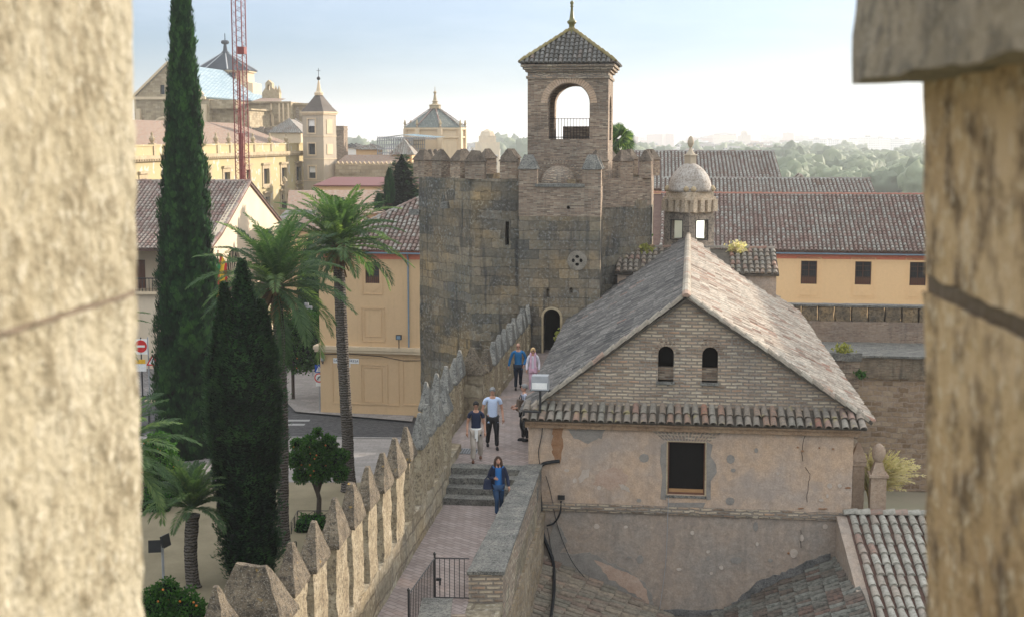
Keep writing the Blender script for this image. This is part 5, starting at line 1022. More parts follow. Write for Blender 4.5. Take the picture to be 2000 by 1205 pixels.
# tower with spire beside the palace
T0 = atD(592, 300, 186); TS = fthing('spired_tower', 'grey square stair tower with brown pyramid roof and thin spire', 'tower', (T0.x, T0.y), R(24))
W_ = 3.35; Z = lambda py: atD(600, py, 187).z
sw = [rect(.9*1.0, 2.0, Z(b_), Z(a_)) for a_, b_ in ((234, 260), (281, 302), (325, 348))]
b = MB(); b.plate([rect(0, W_, GZ, Z(222))]+sw, 0, .4); b.box(W_-.4, W_, .4, W_, GZ, Z(222)); b.box(0, .4, .4, W_, GZ, Z(222)); b.box(0.4, W_-.4, W_-.4, W_, GZ, Z(222)); b.build('shaft', M['greystone'], TS)
b = MB()
for s_, (a_, b_) in zip(sw, ((234, 260), (281, 302), (325, 348))):
    b.plate([rect(.7, 2.2, Z(b_)-.2, Z(a_)+.2), rect(.9, 2.0, Z(b_)-.001, Z(a_)+.001)], -.08, 0)
for zz in (Z(266), Z(310), Z(352)): b.box(-.06, W_+.06, -.06, W_+.06, zz-.1, zz)
for a_, b_ in ((234, 262), (282, 302)): b.box(W_, W_+.07, .8, 2.3, Z(b_), Z(a_))
b.box(-.25, W_+.25, -.25, W_+.25, Z(222), Z(219)); b.box(-.15, W_+.15, -.15, W_+.15, Z(225), Z(222)); b.build('mouldings', M['palestone'], TS)
b = MB(); b.box(.9, 2.0, .25, .3, Z(350), Z(234)); b.build('pane', M['pane'], TS)
for a_, b_ in ((234, 247), (325, 337)): b = MB(); b.box(.92, 1.98, .18, .22, Z(b_), Z(a_)); b.build('blind', M['white'], TS)
b = MB(); b.lathe([(2.6, Z(219)), (1.9, Z(210)), (1.25, Z(199)), (.55, Z(187)), (.42, Z(185))], 4, (W_/2, W_/2, 0), phase=pi/4, tint=.1); kd = tilemat('dark scale tile', [(0, (.12, .10, .085)), (1, (.2, .16, .13))], .4); b.build('roof', kd, TS)
b = MB(); b.lathe([(.6, Z(187)), (.62, Z(182)), (.42, Z(180)), (.34, Z(178)), (.2, Z(167)), (.1, Z(159)), (.08, Z(158))], 10, (W_/2, W_/2, 0)); b.build('spire', M['palestone'], TS)
b = MB(); b.lathe([(0, 0), (.22, .12), (.26, .3), (.2, .45), (.0, .6)], 10, (W_/2, W_/2, Z(158))); b.tube([(W_/2, W_/2, Z(155)), (W_/2, W_/2, Z(134))], .04, 4); b.tube([(W_/2-.3, W_/2, Z(139)), (W_/2+.3, W_/2, Z(139))], .03, 4); b.build('ball_and_cross', M['iron'], TS, smooth=False)
# brick slab tower behind
q = atD(655, 300, 205); CH = fthing('brick_chimney', 'plain brown brick stack right of the spired tower', 'chimney', (q.x, q.y)); b = MB(); b.box(0, 1.35, 0, 2.4, GZ, atD(660, 248, 205).z); b.build('stack', M['brick'], CH); b = MB(); zz = atD(660, 248, 205).z; b.box(-.08, 1.43, -.08, 2.5, zz-.5, zz-.3); b.box(-.05, 1.4, -.05, 2.45, zz, zz+.12); b.build('cap', M['brickpale'], CH)
# crane mast
cr0 = atD(474, 350, 132); CRN = thing('crane_mast', 'red lattice crane mast rising out of the top of the picture', 'crane', (cr0.x, 132, GZ), R(-12)); s_ = .50; b = MB(); Hc = 38
for x in (-s_, s_):
    for y in (-s_, s_): b.box(x-.04, x+.04, y-.04, y+.04, 0, Hc)
b.build('corner_legs', M['crane'], CRN); b = MB(); n = int(Hc/.95)
for i in range(n):
    z0 = i*.95; z1 = z0+.475; z2 = z0+.95
    for (xa, ya, xb, yb) in ((-s_, -s_, s_, -s_), (s_, -s_, s_, s_), (s_, s_, -s_, s_), (-s_, s_, -s_, -s_)):
        b.tube([(xa, ya, z0), (xb, yb, z1)], .024, 3); b.tube([(xb, yb, z1), (xa, ya, z2)], .024, 3)
b.build('lattice_bracing', M['crane'], CRN); b = MB(); b.box(-.08, .08, -.24, -.1, 0, Hc-14); b.box(-.2, .16, -.1, .1, 0, 18)
b.build('inner_ladder', M['crane'], CRN); b = MB(); zz = atD(475, 97, 132).z-GZ; b.box(.1, .8, -.75, -.1, zz-.5, zz+.2); b.build('cable_box', M['crane'], CRN)
# ================================================================ cathedral
CD = 250.0; ZC = lambda py: atD(400, py, CD).z
K0 = atD(262, 200, CD); KA = fthing('cathedral', 'great stone cathedral with gabled front, blue grey roof slope and dark domed crossing', 'cathedral', (K0.x, K0.y))
k_ = CD/2600
def kx(px): return (px-262)*k_*1.0
zE = ZC(192); zA = ZC(128)
b = MB(); b.plate([[(0, GZ), (kx(402), GZ), (kx(402), zE), (kx(332), zA), (0, zE)], rect(kx(315), kx(324), ZC(185), ZC(167))], 0, 1.2)
b.plate([[(0, GZ), (38, GZ), (38, zE-.3), (0, zE-.3)]], -1, 0, MYm(kx(402)-.01)); b.build('front_wall', M['cathstone'], KA)
b = MB(); b.box(-.3, kx(402)+.4, -.4, 0, zE-.3, zE+.2); L1 = Vector((0, 0, zE)); 
for (xa, za, xb, zb) in ((0, zE, kx(332), zA), (kx(332), zA, kx(404), zE)):
    b.add([(xa, -.4, za+.15), (xb, -.4, zb+.15), (xb, -.4, zb+.65), (xa, -.4, za+.65), (xa, .3, za+.15), (xb, .3, zb+.15), (xb, .3, zb+.65), (xa, .3, za+.65)], [(0, 1, 2, 3), (3, 2, 6, 7), (0, 4, 5, 1)])
b.plate([arch(kx(295), kx(350), GZ, ZC(228), 16), arch(kx(299), kx(346), GZ+.001, ZC(232), 16)], -.25, 0)
b.box(kx(400), kx(408), -.8, .4, GZ, zE-1.2); b.box(kx(268), kx(276), -.8, 0, GZ, zE-2); b.build('mouldings', M['palestone'], KA)
b = MB(); b.plate([arch(kx(299), kx(346), GZ, ZC(232), 16)], -.03, -.01); b.build('blind_arch', M['palestone'], KA)
b = MB(); b.box(kx(315), kx(324), .5, .6, ZC(186), ZC(166)); b.box(kx(309), kx(317), -.06, -.02, ZC(252), ZC(244)); b.box(kx(322), kx(330), -.06, -.02, ZC(252), ZC(240)); b.build('window', M['pane'], KA)
b = MB(); patch(b, (kx(332), 0, zA+.5), (kx(332), 38, zA+.5), (kx(404), 38, zE+.2), (kx(404), 0, zE+.2), .4); patch(b, (kx(332), 0, zA+.5), (kx(332), 38, zA+.5), (-.5, 38, zE+.2), (-.5, 0, zE+.2), .4)
kb_ = NT('blue grey sheet roof', .5, .5); uvb = kb_.coord('UV', (.25, .9, 1)); bk = kb_.n('TexBrick'); kb_.l(uvb, bk.inputs[0]); bk.inputs['Scale'].default_value = 1; bk.inputs['Color1'].default_value = (.2, .3, .36, 1); bk.inputs['Color2'].default_value = (.42, .52, .56, 1); bk.inputs['Mortar'].default_value = (.12, .18, .22, 1); bk.inputs['Mortar Size'].default_value = .06
b.build('roof', kb_.out(bk.outputs['Color']), KA)
# lower aisle with scroll buttresses on the right side
b = MB(); b.box(kx(402), kx(485), 2, 40, GZ, ZC(216)); b.box(kx(402)-.2, kx(490), 1.7, 40, ZC(216), ZC(213)); b.box(kx(402), kx(465), .5, 3, zE-2, zE-.4); b.build('aisle', M['cathstone'], KA)
b = MB(); kbp = MB()
for i in range(4):
    y = 4+i*5.5; lp = [(0, ZC(245))]+[(5.2-5.2*sin(a), ZC(245)+5.0-5.0*cos(a)) for a in [pi/2*j/8 for j in range(9)]][::-1][:0]
    pts = [(kx(402), ZC(258)), (kx(402)+8.5, ZC(258)), (kx(402)+8.5, ZC(250))]+[(kx(402)+8.5-7.2*sin(a), ZC(250)+5.2-5.2*cos(a)) for a in [pi/2*j/8 for j in range(1, 9)]]+[(kx(402)+1.3, ZC(205)), (kx(402), ZC(205))]
    kbp.plate([pts], y, y+1.2)
kbp.build('scroll_buttress', M['palestone'], KA)
# crossing tower
DD = 285.0; ZD = lambda py: atD(440, py, DD).z; kd_ = DD/2600; p = atD(441, 140, DD); C0 = fthing('cathedral_crossing', 'octagonal pale drum with dark slate pyramid roof and ball finial above the cathedral', 'dome', (p.x, p.y), TH)
b = MB(); r8 = 58*kd_; o8 = [(r8*1.0*cos(pi/8+i*pi/4), r8*sin(pi/8+i*pi/4)) for i in range(8)]
b.prism([(x*.92, y*.92) for x, y in o8], ZD(215), ZD(141)); b.prism([(x*1.0, y*1.0) for x, y in o8], ZD(166), ZD(162)); b.prism([(x*1.15, y*1.15) for x, y in o8], ZD(260), ZD(164)); b.prism(o8, ZD(143), ZD(140)); b.build('drum', M['palestone'], C0)
b = MB(); b.lathe([(r8*1.04, ZD(140)), (r8*.5, ZD(119)), (.5, ZD(103))], 8, phase=pi/8, tint=.3); b.build('roof', M['slate'], C0)
b = MB(); b.lathe([(.9, ZD(104)), (.5, ZD(100)), (.35, ZD(90)), (.25, ZD(88)), (.8, ZD(86)), (.9, ZD(83)), (.7, ZD(80)), (.1, ZD(79)), (.08, ZD(66))], 10); b.build('ball_finial', M['slate'], C0)
b = MB(); 
for i in range(8):
    a = pi/8+i*pi/4
    b.tube([(cos(a)*r8*1.04, sin(a)*r8*1.04, ZD(140)+.1), (0, 0, ZD(103)+.2)], .15, 4)
b.build('roof_ribs', M['steel'], C0)
b = MB(); b.box(-1.2+3.8, .2+3.8, -r8*.87, -r8*.84, ZD(157), ZD(145)); b.build('window', M['pane'], C0)
# transept block right of the crossing
q = atD(484, 220, 262); ZT = lambda py: atD(520, py, 262).z; kt = 262/2600; TB = fthing('transept', 'stone transept with great blind round arch right of the crane', 'building', (q.x, q.y))
b = MB(); b.plate([rect(0, 86*kt, GZ, ZT(200))], 0, 12); b.box(86*kt, 116*kt, 2, 14, GZ, ZT(203)); b.box(-.2, 87*kt, -.3, 0, ZT(203), ZT(199)); b.box(86*kt, 117*kt, 1.7, 2, ZT(206), ZT(202)); b.build('wall', M['cathstone'], TB)
b = MB()
for xx in (46, 62, 70, 80): b.box(xx*kt, (xx+3)*kt, -.25, 0, ZT(240), ZT(203))
b.plate([arch(14*kt, 52*kt, ZT(247), ZT(213), 16), arch(18*kt, 48*kt, ZT(247)+.01, ZT(217), 16)], -.3, 0); b.box(8*kt, 86*kt, -.2, 0, ZT(250), ZT(247)); b.build('arch_moulding', M['palestone'], TB)
b = MB(); b.lathe([(1.5, 0), (1.5, .1)], 16, (0, 0, 0), Matrix.Translation((33*kt, -.05, ZT(218)-1.2)) @ Matrix.Rotation(pi/2, 4, 'X')); b.box(20*kt, 30*kt, -.08, -.02, ZT(240), ZT(233)); b.box(36*kt, 46*kt, -.08, -.02, ZT(240), ZT(233)); b.build('window', M['pane'], TB)
b = MB(); b.plate([arch(90*kt, 96*kt, ZT(238), ZT(210), 10)], 1.9, 1.99); b.plate([arch(102*kt, 108*kt, ZT(238), ZT(210), 10)], 1.9, 1.99); b.build('arched_panel', M['brickpale'], TB)
b = MB(); b.add([(-1, -.5, ZT(205)), (60*kt, -.5, ZT(201)), (40*kt, 12, ZT(190)), (-1, 12, ZT(188))], [(0, 1, 2, 3)]); b.build('roof', M['farpink'], TB)
# bell gable and pinnacles
q = atD(512, 195, 275); ZG = lambda py: atD(520, py, 275).z; kg = 275/2600; BG = fthing('bell_gable', 'small stepped bell gable with twin pinnacles above the transept', 'belfry', (q.x, q.y))
b = MB(); b.plate([[(0, ZG(205)), (34*kg, ZG(205)), (34*kg, ZG(180)), (28*kg, ZG(180)), (20*kg, ZG(172)), (20*kg, ZG(163)), (13*kg, ZG(157)), (7*kg, ZG(163)), (7*kg, ZG(172)), (0, ZG(182))], arch(11*kg, 16*kg, ZG(177), ZG(166), 8)], 0, 1.5); b.build('wall', M['trim'], BG)
b = MB()
for xx in (26, 32): b.lathe([(.45, ZG(182)), (.4, ZG(178)), (.05, ZG(168))], 6, (xx*kg, .7, 0))
b.build('pinnacle', M['trim'], BG)
# hipped roof between palace and tower, low arcade wall
hiproof('hipped_house', 'hipped roof tucked between the palace and the spired tower', 215, 530, 592, ZT(262), ZT(240), 8, wall='palestone', mat='tileFar')
q = atD(484, 262, 225); RW = fthing('stone_wall', 'low dark stone wall with little buttresses below the transept', 'wall', (q.x, q.y)); b = MB(); b.box(0, 6.5, 0, 1, GZ, atD(500, 250, 225).z)
for i in range(3): b.box(i*2.2, i*2.2+.8, -.6, 0, GZ, atD(500, 248, 225).z)
b.build('wall', M['brickpale'], RW)
# second crossing: octagonal chapel with grey green roof
DC = 210.0; ZK = lambda py: atD(850, py, DC).z; kk_ = DC/2600; p = atD(850, 250, DC); OC = fthing('octagonal_chapel', 'pale octagonal chapel with grey green pyramid roof and spire', 'chapel', (p.x, p.y), R(10))
r8 = 59*kk_; o8 = [(r8*cos(pi/8+i*pi/4), r8*sin(pi/8+i*pi/4)) for i in range(8)]
b = MB(); b.prism([(x*.96, y*.96) for x, y in o8], GZ, ZK(252)); b.build('drum', M['palestone'], OC); b = MB(); b.prism([(x*1.02, y*1.02) for x, y in o8], ZK(270), ZK(267)); b.prism([(x*1.03, y*1.03) for x, y in o8], ZK(254), ZK(250))
for x, y in o8: b.box(x*.965-.35, x*.965+.35, y*.965-.35, y*.965+.35, GZ, ZK(252))
b.build('mouldings', M['palestone'], OC)
b = MB(); b.lathe([(r8*1.04, ZK(250)), (r8*.08, ZK(211))], 8, phase=pi/8, tint=.8); ro = b.build('roof', M['farpink'], OC); ro.data.materials[0] = masonry('scale tile roof', .4, .5, [(0, (.13, .15, .14)), (1, (.24, .26, .23))], (.14, .15, .13), .06, .01, .05, .2, (.1, .1, .09), 0)
b = MB()
for x, y in o8: ridge(b, (x*1.04, y*1.04, ZK(250)+.05), (x*.08, y*.08, ZK(211)+.05), .12, .8, 4)
b.build('hip_tiles', M['tileC'], OC)
b = MB(); b.lathe([(.9, ZK(213)), (.9, ZK(207)), (1.05, ZK(206)), (.5, ZK(204)), (.35, ZK(200)), (.55, ZK(199)), (.3, ZK(197)), (.15, ZK(184)), (.28, ZK(181)), (.05, ZK(178)), (.03, ZK(170))], 10); b.build('spire', M['trim'], OC)
for x, y in o8: b = MB(); b.lathe([(.2, 0), (.1, .3), (.22, .6), (.17, .85), (.03, 1.25)], 8, (x*1.0, y*1.0, ZK(250))); b.build('urn', M['trim'], OC)
# scaffold shelter
p = atD(738, 345, 195); SS = fthing('scaffold_shelter', 'scaffolding with a blue grey temporary roof before the octagonal chapel', 'scaffold', (p.x, p.y)); ks = 195/2600; ZS = lambda py: atD(800, py, 195).z
b = MB(); b.add([(0, 0, ZS(270)), (48*ks, 0, ZS(264)), (48*ks, 9, ZS(262)), (0, 9, ZS(268)), (48*ks, 0, ZS(264)), (112*ks, 0, ZS(270)), (112*ks, 9, ZS(268)), (48*ks, 9, ZS(262))], [(0, 1, 2, 3), (4, 5, 6, 7)]); b.build('roof_sheet', M['bluetile'], SS)
b = MB()
for i in range(16):
    x = i*4.6*ks
    if 26 < i*4.6 < 62: z0 = ZS(300)
    else: z0 = ZS(345)
    for y in (0, 4.5, 9): b.tube([(x, y, z0), (x, y, ZS(270))], .075, 3)
for z in (300, 292, 284, 276, 270):
    for y in (0, 4.5, 9): b.tube([(0, y, ZS(z)), (70*ks, y, ZS(z))], .07, 3)
for i in range(15): b.tube([(i*4.6*ks, 0, ZS(292)), ((i+1)*4.6*ks, 0, ZS(276))], .03, 3)
b.build('poles', M['steel'], SS)
b = MB()
for i in range(24): b.tube([(i*4.8*ks, -.1, ZS(274)), ((i+1)*4.8*ks, -.1, ZS(268))], .05, 3); b.tube([(i*4.8*ks, -.1, ZS(267)), ((i+1)*4.8*ks, -.1, ZS(273))], .05, 3)
b.build('truss', M['steel'], SS)
hiproof('hipped_house', 'small brown pyramid roofed house under the scaffold shelter', 190, 768, 806, ZS(302), ZS(274), 4, pyramid=True, mat='tileFar')
hiproof('hipped_house', 'low ochre house with hipped roof left of the scaffold', 200, 706, 738, ZK(292), ZK(283), 4)
hiproof('hipped_house', 'ochre house end half hidden behind its neighbour left of the scaffold', 206, 697, 712, ZK(292), ZK(286), 4)
hiproof('hipped_house', 'white walled house with dark gable right of the brick stack', 215, 672, 700, ZK(290), ZK(283), 5, wall='white', mat='tiledark')
# crenellated mosque wall
p = atD(655, 340, 180); MQ = fthing('mosque_wall', 'long ochre wall with stepped crenellation in front of the town roofs', 'wall', (p.x, p.y)); ZM = lambda py: atD(740, py, 180).z; km_ = 180/2600; LM = 175*km_
b = MB(); b.box(0, LM, 0, 1, GZ, ZM(323)); b.box(8*km_, 50*km_, -.15, 0, ZM(340), ZM(332)); b.build('wall', M['cathstone'], MQ)
b = MB(); n = 20; w_ = LM/n
for i in range(n):
    x = i*w_; pts = [(x+.02, ZM(323)), (x+w_-.02, ZM(323)), (x+w_-.02, ZM(321)), (x+w_*.72, ZM(321)), (x+w_*.72, ZM(318.5)), (x+w_*.6, ZM(318.5)), (x+w_*.5, ZM(316)), (x+w_*.4, ZM(318.5)), (x+w_*.28, ZM(318.5)), (x+w_*.28, ZM(321)), (x+.02, ZM(321))]; b.plate([pts], 0, .6)
b.build('stepped_merlons', M['trim'], MQ)
def plainroof(name, label, D, pxl, pxr, pyr, pye, run, mat, th=TH, wall='ochre'):
    p = atD(pxl, pye, D); F = fthing(name, label, 'building', (p.x, p.y), th); L = (pxr-pxl)/2600*D; zr, ze = atD(pxl, pyr, D+run).z, p.z
    b = MB(); patch(b, (0, run, zr), (L, run, zr), (L, 0, ze), (0, 0, ze), .15); patch(b, (0, run, zr), (L, run, zr), (L, 2*run, ze), (0, 2*run, ze), .15); b.build('roof', M[mat], F); b = MB(); b.plate([[(.2, GZ), (L-.2, GZ), (L-.2, ze-.1), (.2, ze-.1)]], .3, .6); b.plate([[(.3, GZ), (2*run-.3, GZ), (2*run-.3, ze-.1), (run, zr-.2), (.3, ze-.1)]], -.1, .3, MYm(L-.3)); b.build('wall', M[wall], F); return F
M['rustroof'] = plain('dark red sheet roof', (.16, .06, .055)); M['farslate'] = M['tileFar']
plainroof('tiled_building', 'long grey roofed nave behind the stepped crenellation', 186, 655, 790, 303, 320, 6, 'farpink')
plainroof('tiled_building', 'flat dark red roof below the crenellated wall', 160, 612, 822, 346, 362, 9, 'rustroof')
plainroof('tiled_building', 'salmon tiled roof rising behind the palms and small cypresses', 128, 560, 830, 372, 418, 9, 'farpink', R(-8))
plainroof('tiled_building', 'small grey corrugated roof between palm and cream gable', 125, 535, 600, 410, 432, 4, 'tiledark')
plainroof('tiled_building', 'dusty tiled roof behind the tops of both palms', 110, 540, 700, 420, 447, 5, 'farpink', R(2))

# two plain halls added beyond the right edge to cast shade on walk and garden
SB = thing('shade_blocker', 'tall plain block added out of view on the right to shade the wall walk', 'building', (36, 45, 0), -TH)
b = MB(); b.box(0, 10, -1.5, 14, GZ, 13.5); b.build('wall', M['ochre'], SB); b = MB(); b.add([(-.4, -1.9, 13.5), (10.4, -1.9, 13.5), (10.4, 14.4, 13.5), (-.4, 14.4, 13.5), (5, -1.9, 14.5), (5, 14.4, 14.5)], [(0, 1, 4), (1, 2, 5, 4), (2, 3, 5), (3, 0, 4, 5)]); b.build('roof', M['tileFar'], SB)
SB2 = thing('shade_blocker', 'longer plain block added out of view on the right to shade the garden', 'building', (45, 62, 0), -TH)
b = MB(); b.box(0, 12, 0, 52, GZ, 15.5); b.build('wall', M['ochre'], SB2); b = MB(); b.add([(-.4, -.4, 15.5), (12.4, -.4, 15.5), (12.4, 52.4, 15.5), (-.4, 52.4, 15.5), (6, 3, 16.6), (6, 49, 16.6)], [(0, 1, 4), (1, 2, 5, 4), (2, 3, 5), (3, 0, 4, 5)]); b.build('roof', M['tileFar'], SB2)
# ================================================================ vegetation
def palm(label, base, h, tr, n, L, seed, lean=(0, 0), skirt=True, emin=-35, group=None, nl=46, flare=1.5):
    rnd = random.Random(seed); T = thing('palm_tree', label, 'palm tree', base)
    b = MB(); pts = []; rs_ = []
    for i in range(15):
        s = i/14; pts.append((lean[0]*s*s+.05*sin(s*5+seed), lean[1]*s*s, h*s)); rs_.append(tr*(1+(flare-1)*max(0, 1-s*9)**1.5)*(1+.25*max(0, (s-.93)/.07)))
    b.tube(pts, rs_, 14); b.build('trunk', M['palmbark'], T, smooth=False, rough=(.03, .16, 5))
    top = Vector(pts[-1])
    if skirt:
        d = MB()
        for i in range(110):
            a = rnd.uniform(0, 6.28); l = rnd.uniform(.6, 1.3)*L*.3; p = top+Vector((cos(a)*tr*.9, sin(a)*tr*.9, rnd.uniform(-.1, .35))); q = p+Vector((cos(a)*l*.55, sin(a)*l*.55, -l*rnd.uniform(.3, .9))); s_ = Vector((-sin(a), cos(a), 0))*.07; d.add([p-s_, p+s_, q+s_*.6, q-s_*.6], [(0, 1, 2, 3)], tint=rnd.random())
        for i in range(24):
            a = rnd.uniform(0, 6.28); p = top+Vector((0, 0, .1)); q = p+Vector((cos(a)*tr*1.5, sin(a)*tr*1.5, rnd.uniform(-.5, .1))); d.tube([p, q], .04, 4, tint=rnd.random())
        d.lathe([(tr*.9, -.5), (tr*1.5, -.15), (tr*1.6, .15), (tr*.8, .5)], 10, top, tint=.15); d.build('dry_skirt', M['palmdead'], T)
    m = MB(); m2 = MB()
    for i in range(n):
        az = i*2.39996+rnd.uniform(-.2, .2); u = (i+.5)/n; e0 = R(emin+(86-emin)*u**.85+rnd.uniform(-6, 6)); l = L*rnd.uniform(.82, 1.08)*(1-.12*max(0, u-.8)*5)
        droop = R(rnd.uniform(50, 95))*(1-.35*u); fr = [top+Vector((0, 0, .25))]; dirs = []; ns = 12; side = rnd.uniform(-.25, .25)
        for j in range(ns):
            s = (j+.5)/ns; e = e0-droop*s**1.5; a = az+side*s; dv = Vector((cos(a)*cos(e), sin(a)*cos(e), sin(e))); dirs.append(dv); fr.append(fr[-1]+dv*(l/ns))
        m2.tube(fr[::2], [.035*(1-.8*k_/6) for k_ in range(len(fr[::2]))], 3, tint=.5); tn = rnd.uniform(.1, .8)
        for j in range(nl):
            s = .12+.88*(j+.5)/nl; f = s*ns; k_ = min(ns-1, int(f)); p = fr[k_].lerp(fr[k_+1], f-k_); dv = dirs[k_]; sd2 = dv.cross(Vector((0, 0, 1))); sd2 = sd2.normalized() if sd2.length > .05 else Vector((1, 0, 0)); up = sd2.cross(dv).normalized()
            ll = L*.155*min(1, (s+.02)*3.2, (1.12-s)*2.6)*rnd.uniform(.85, 1.12); wd = .026+.014*L/3
            for sg in (-1, 1):
                dd = (sd2*sg*.80+dv*(.55+.5*s)+up*rnd.uniform(.05, .45)).normalized(); mid = p+dd*ll*.5; tip = p+dd*ll+Vector((0, 0, -ll*.22)); wv_ = dv*wd
                m.add([p-wv_*.5, mid-wv_, tip, mid+wv_], [(0, 1, 2, 3)], tint=min(1, max(0, tn+rnd.uniform(-.18, .18))))
    cr = m.build('crown', M['palmleaf'], T); m2.build('leaf_stems', M['palmleaf'], cr); return T
def conifer(label, base, prof, seed, n, mat, blade=.22, name='cypress', cat='cypress tree', amp=.13, lobes=None, up=1.0, out=.35, wr=.35, fr=1.1):
    """columnar evergreen: prof = [(z, r)...]; lobes = extra offset columns"""
    rnd = random.Random(seed); T = thing(name, label, cat, base); m = MB(); core = MB()
    cols_ = [((0, 0), prof)]+(lobes or [])
    tot = sum(p[-1][0]-p[0][0] for _, p in cols_)
    for (ox, oy), pf in cols_:
        zs = [p[0] for p in pf]; rs_ = [p[1] for p in pf]
        def rad(z): return float(np.interp(z, zs, rs_))
        def lump(a, z): 
            q = Vector((cos(a)*1.3+ox, sin(a)*1.3+oy, z*.6)); return 1+amp*1.3*noise.noise(q*fr+Vector((seed, 0, 0)))+amp*1.3*noise.noise(q*fr*3.1)+amp*.9*noise.noise(q*fr*7)
        vs = []; fs = []; seg = 20; nz_ = 26
        for i in range(nz_+1):
            z = zs[0]+(zs[-1]-zs[0])*i/nz_; r = rad(z)*.86
            for k_ in range(seg): a = 2*pi*k_/seg; rr_ = r*lump(a, z); vs.append((ox+rr_*cos(a), oy+rr_*sin(a), z))
        for i in range(nz_):
            for k_ in range(seg): a = i*seg+k_; b_ = i*seg+(k_+1) % seg; fs.append((a, b_, b_+seg, a+seg))
        core.add(vs, fs)
        area = sum((rs_[i]+rs_[i+1])*(zs[i+1]-zs[i]) for i in range(len(zs)-1)); cnt = int(n*(zs[-1]-zs[0])/tot); rm = max(rs_)
        c_ = 0
        while c_ < cnt:
            z = rnd.uniform(zs[0], zs[-1])
            if rnd.random() > (rad(z)+.12)/(rm+.12): continue
            c_ += 1; a = rnd.uniform(0, 2*pi); lm = lump(a, z); r = rad(z)*lm*rnd.uniform(.86, 1.04)+rnd.uniform(-.02, .06)
            p = Vector((ox+cos(a)*r, oy+sin(a)*r, z)); d = Vector((cos(a)*out+rnd.uniform(-.3, .3), sin(a)*out+rnd.uniform(-.3, .3), up)).normalized(); t_ = Vector((-sin(a), cos(a), rnd.uniform(-.4, .4))).normalized()*blade*wr*rnd.uniform(.5, 1)
            l = blade*rnd.uniform(.6, 1.3); tn = min(1, max(0, .4+(lm-1)*2.6+rnd.uniform(-.22, .22))); m.add([p, p+d*l*.5-t_, p+d*l, p+d*l*.5+t_], [(0, 1, 2, 3)], tint=tn)
    tr_ = MB(); tr_.tube([(0, 0, -.1), (0, 0, max(.6, prof[0][0]+1))], .22, 8); tr_.build('trunk', M['bark'], T)
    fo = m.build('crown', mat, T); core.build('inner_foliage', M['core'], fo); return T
def broadleaf(label, base, trunk_h, blobs, seed, n, mat, leaf=.12, fruit=0, name='orange_tree', cat='orange tree', fork=True, tr=.11, group=None):
    rnd = random.Random(seed); T = thing(name, label, cat, base, group=group); m = MB(); core = MB()
    b = MB()
    if fork and blobs:
        b.tube([(0, 0, -.1), (.05, 0, trunk_h*.45), (-.03, 0, trunk_h*.62)], [tr*1.2, tr, tr*.9], 8)
        for c, r in blobs[:4]: b.tube([(-.02, 0, trunk_h*.55), (c[0]*.5, c[1]*.5, (trunk_h+c[2])*.5), c], [tr*.7, tr*.5, tr*.2], 6)
    else: b.tube([(0, 0, -.1), (0, 0, trunk_h+.3)], tr, 8)
    b.build('trunk', M['bark'], T)
    tot = sum(r*r for _, r in blobs); fr_ = MB()
    for bi, (c, r) in enumerate(blobs):
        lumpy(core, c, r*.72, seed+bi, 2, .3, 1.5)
        for _ in range(int(n*r*r/tot)):
            v = Vector([rnd.gauss(0, 1) for _ in range(3)]).normalized(); rr_ = r*(.72+.34*rnd.random()**.7)*(1+.35*noise.noise(v*2.2+Vector((seed, bi, 0)))+.2*noise.noise(v*6)); p = Vector(c)+v*rr_
            d = (v*.5+Vector([rnd.uniform(-1, 1) for _ in range(3)])).normalized(); t_ = d.orthogonal().normalized()*leaf*.3; t_.rotate(Matrix.Rotation(rnd.uniform(0, 3.14), 3, d)); l = leaf*rnd.uniform(.7, 1.3)
            m.add([p, p+d*l*.5-t_, p+d*l, p+d*l*.5+t_], [(0, 1, 2, 3)], tint=rnd.random())
        for _ in range(int(fruit*r*r/tot)):
            v = Vector((rnd.gauss(0, 1), rnd.gauss(0, 1)-.6, rnd.gauss(0, 1))).normalized(); p = Vector(c)+v*r*1.0; bmx = fr_; bmx.lathe([(.0, -.045), (.04, -.02), (.045, .01), (.025, .038), (0, .045)], 7, p)
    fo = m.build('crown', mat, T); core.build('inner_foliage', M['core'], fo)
    if fruit: fr_.build('oranges', M['fruit'], fo, smooth=True)['kind'] = 'stuff'
    return T
g = atz(680, 962, GZ); palm('tallest palm with slim dark trunk in front of the ochre house', g, 12.0, .29, 66, 3.7, 14, lean=(-.3, 0), nl=56, emin=-12)
g = atz(556, 1068, GZ); palm('middle palm with drooping brown skirt just right of the dark cypress', g, 11.0, .24, 54, 3.8, 5, lean=(-.1, .2), nl=54, emin=-32)
g = atz(377, 1150, GZ); palm('short palm with bare stout trunk in the sandy garden', g, 3.0, .26, 42, 2.4, 9, skirt=False, emin=5, nl=50)
g = atz(232, 1010, GZ); palm('palm at the left edge with green fronds reaching over the street signs', (g.x-.15, 56, GZ), 8.9, .26, 60, 3.1, 12, emin=-45)
p_ = atD(222, 930, 44); palm('low blue green palm at the left edge, its long fronds hanging over the hedge', (p_.x, 44, GZ), atD(222, 905, 44).z-GZ, .25, 50, 3.0, 21, emin=-30)
c = atz(368, 893, GZ); TC = conifer('giant narrow dark cypress reaching out of the top of the picture', c, [(0, 1.3), (1.5, 1.55), (5, 1.6), (9.3, 1.48), (14.5, 1.15), (17, .92), (20, .72), (24, .47), (27, .25), (28.5, .05)], 2, 70000, M['cypress'], .27, out=.3, amp=.2, fr=1.4)
TC.rotation_euler = (0, .017, 0)
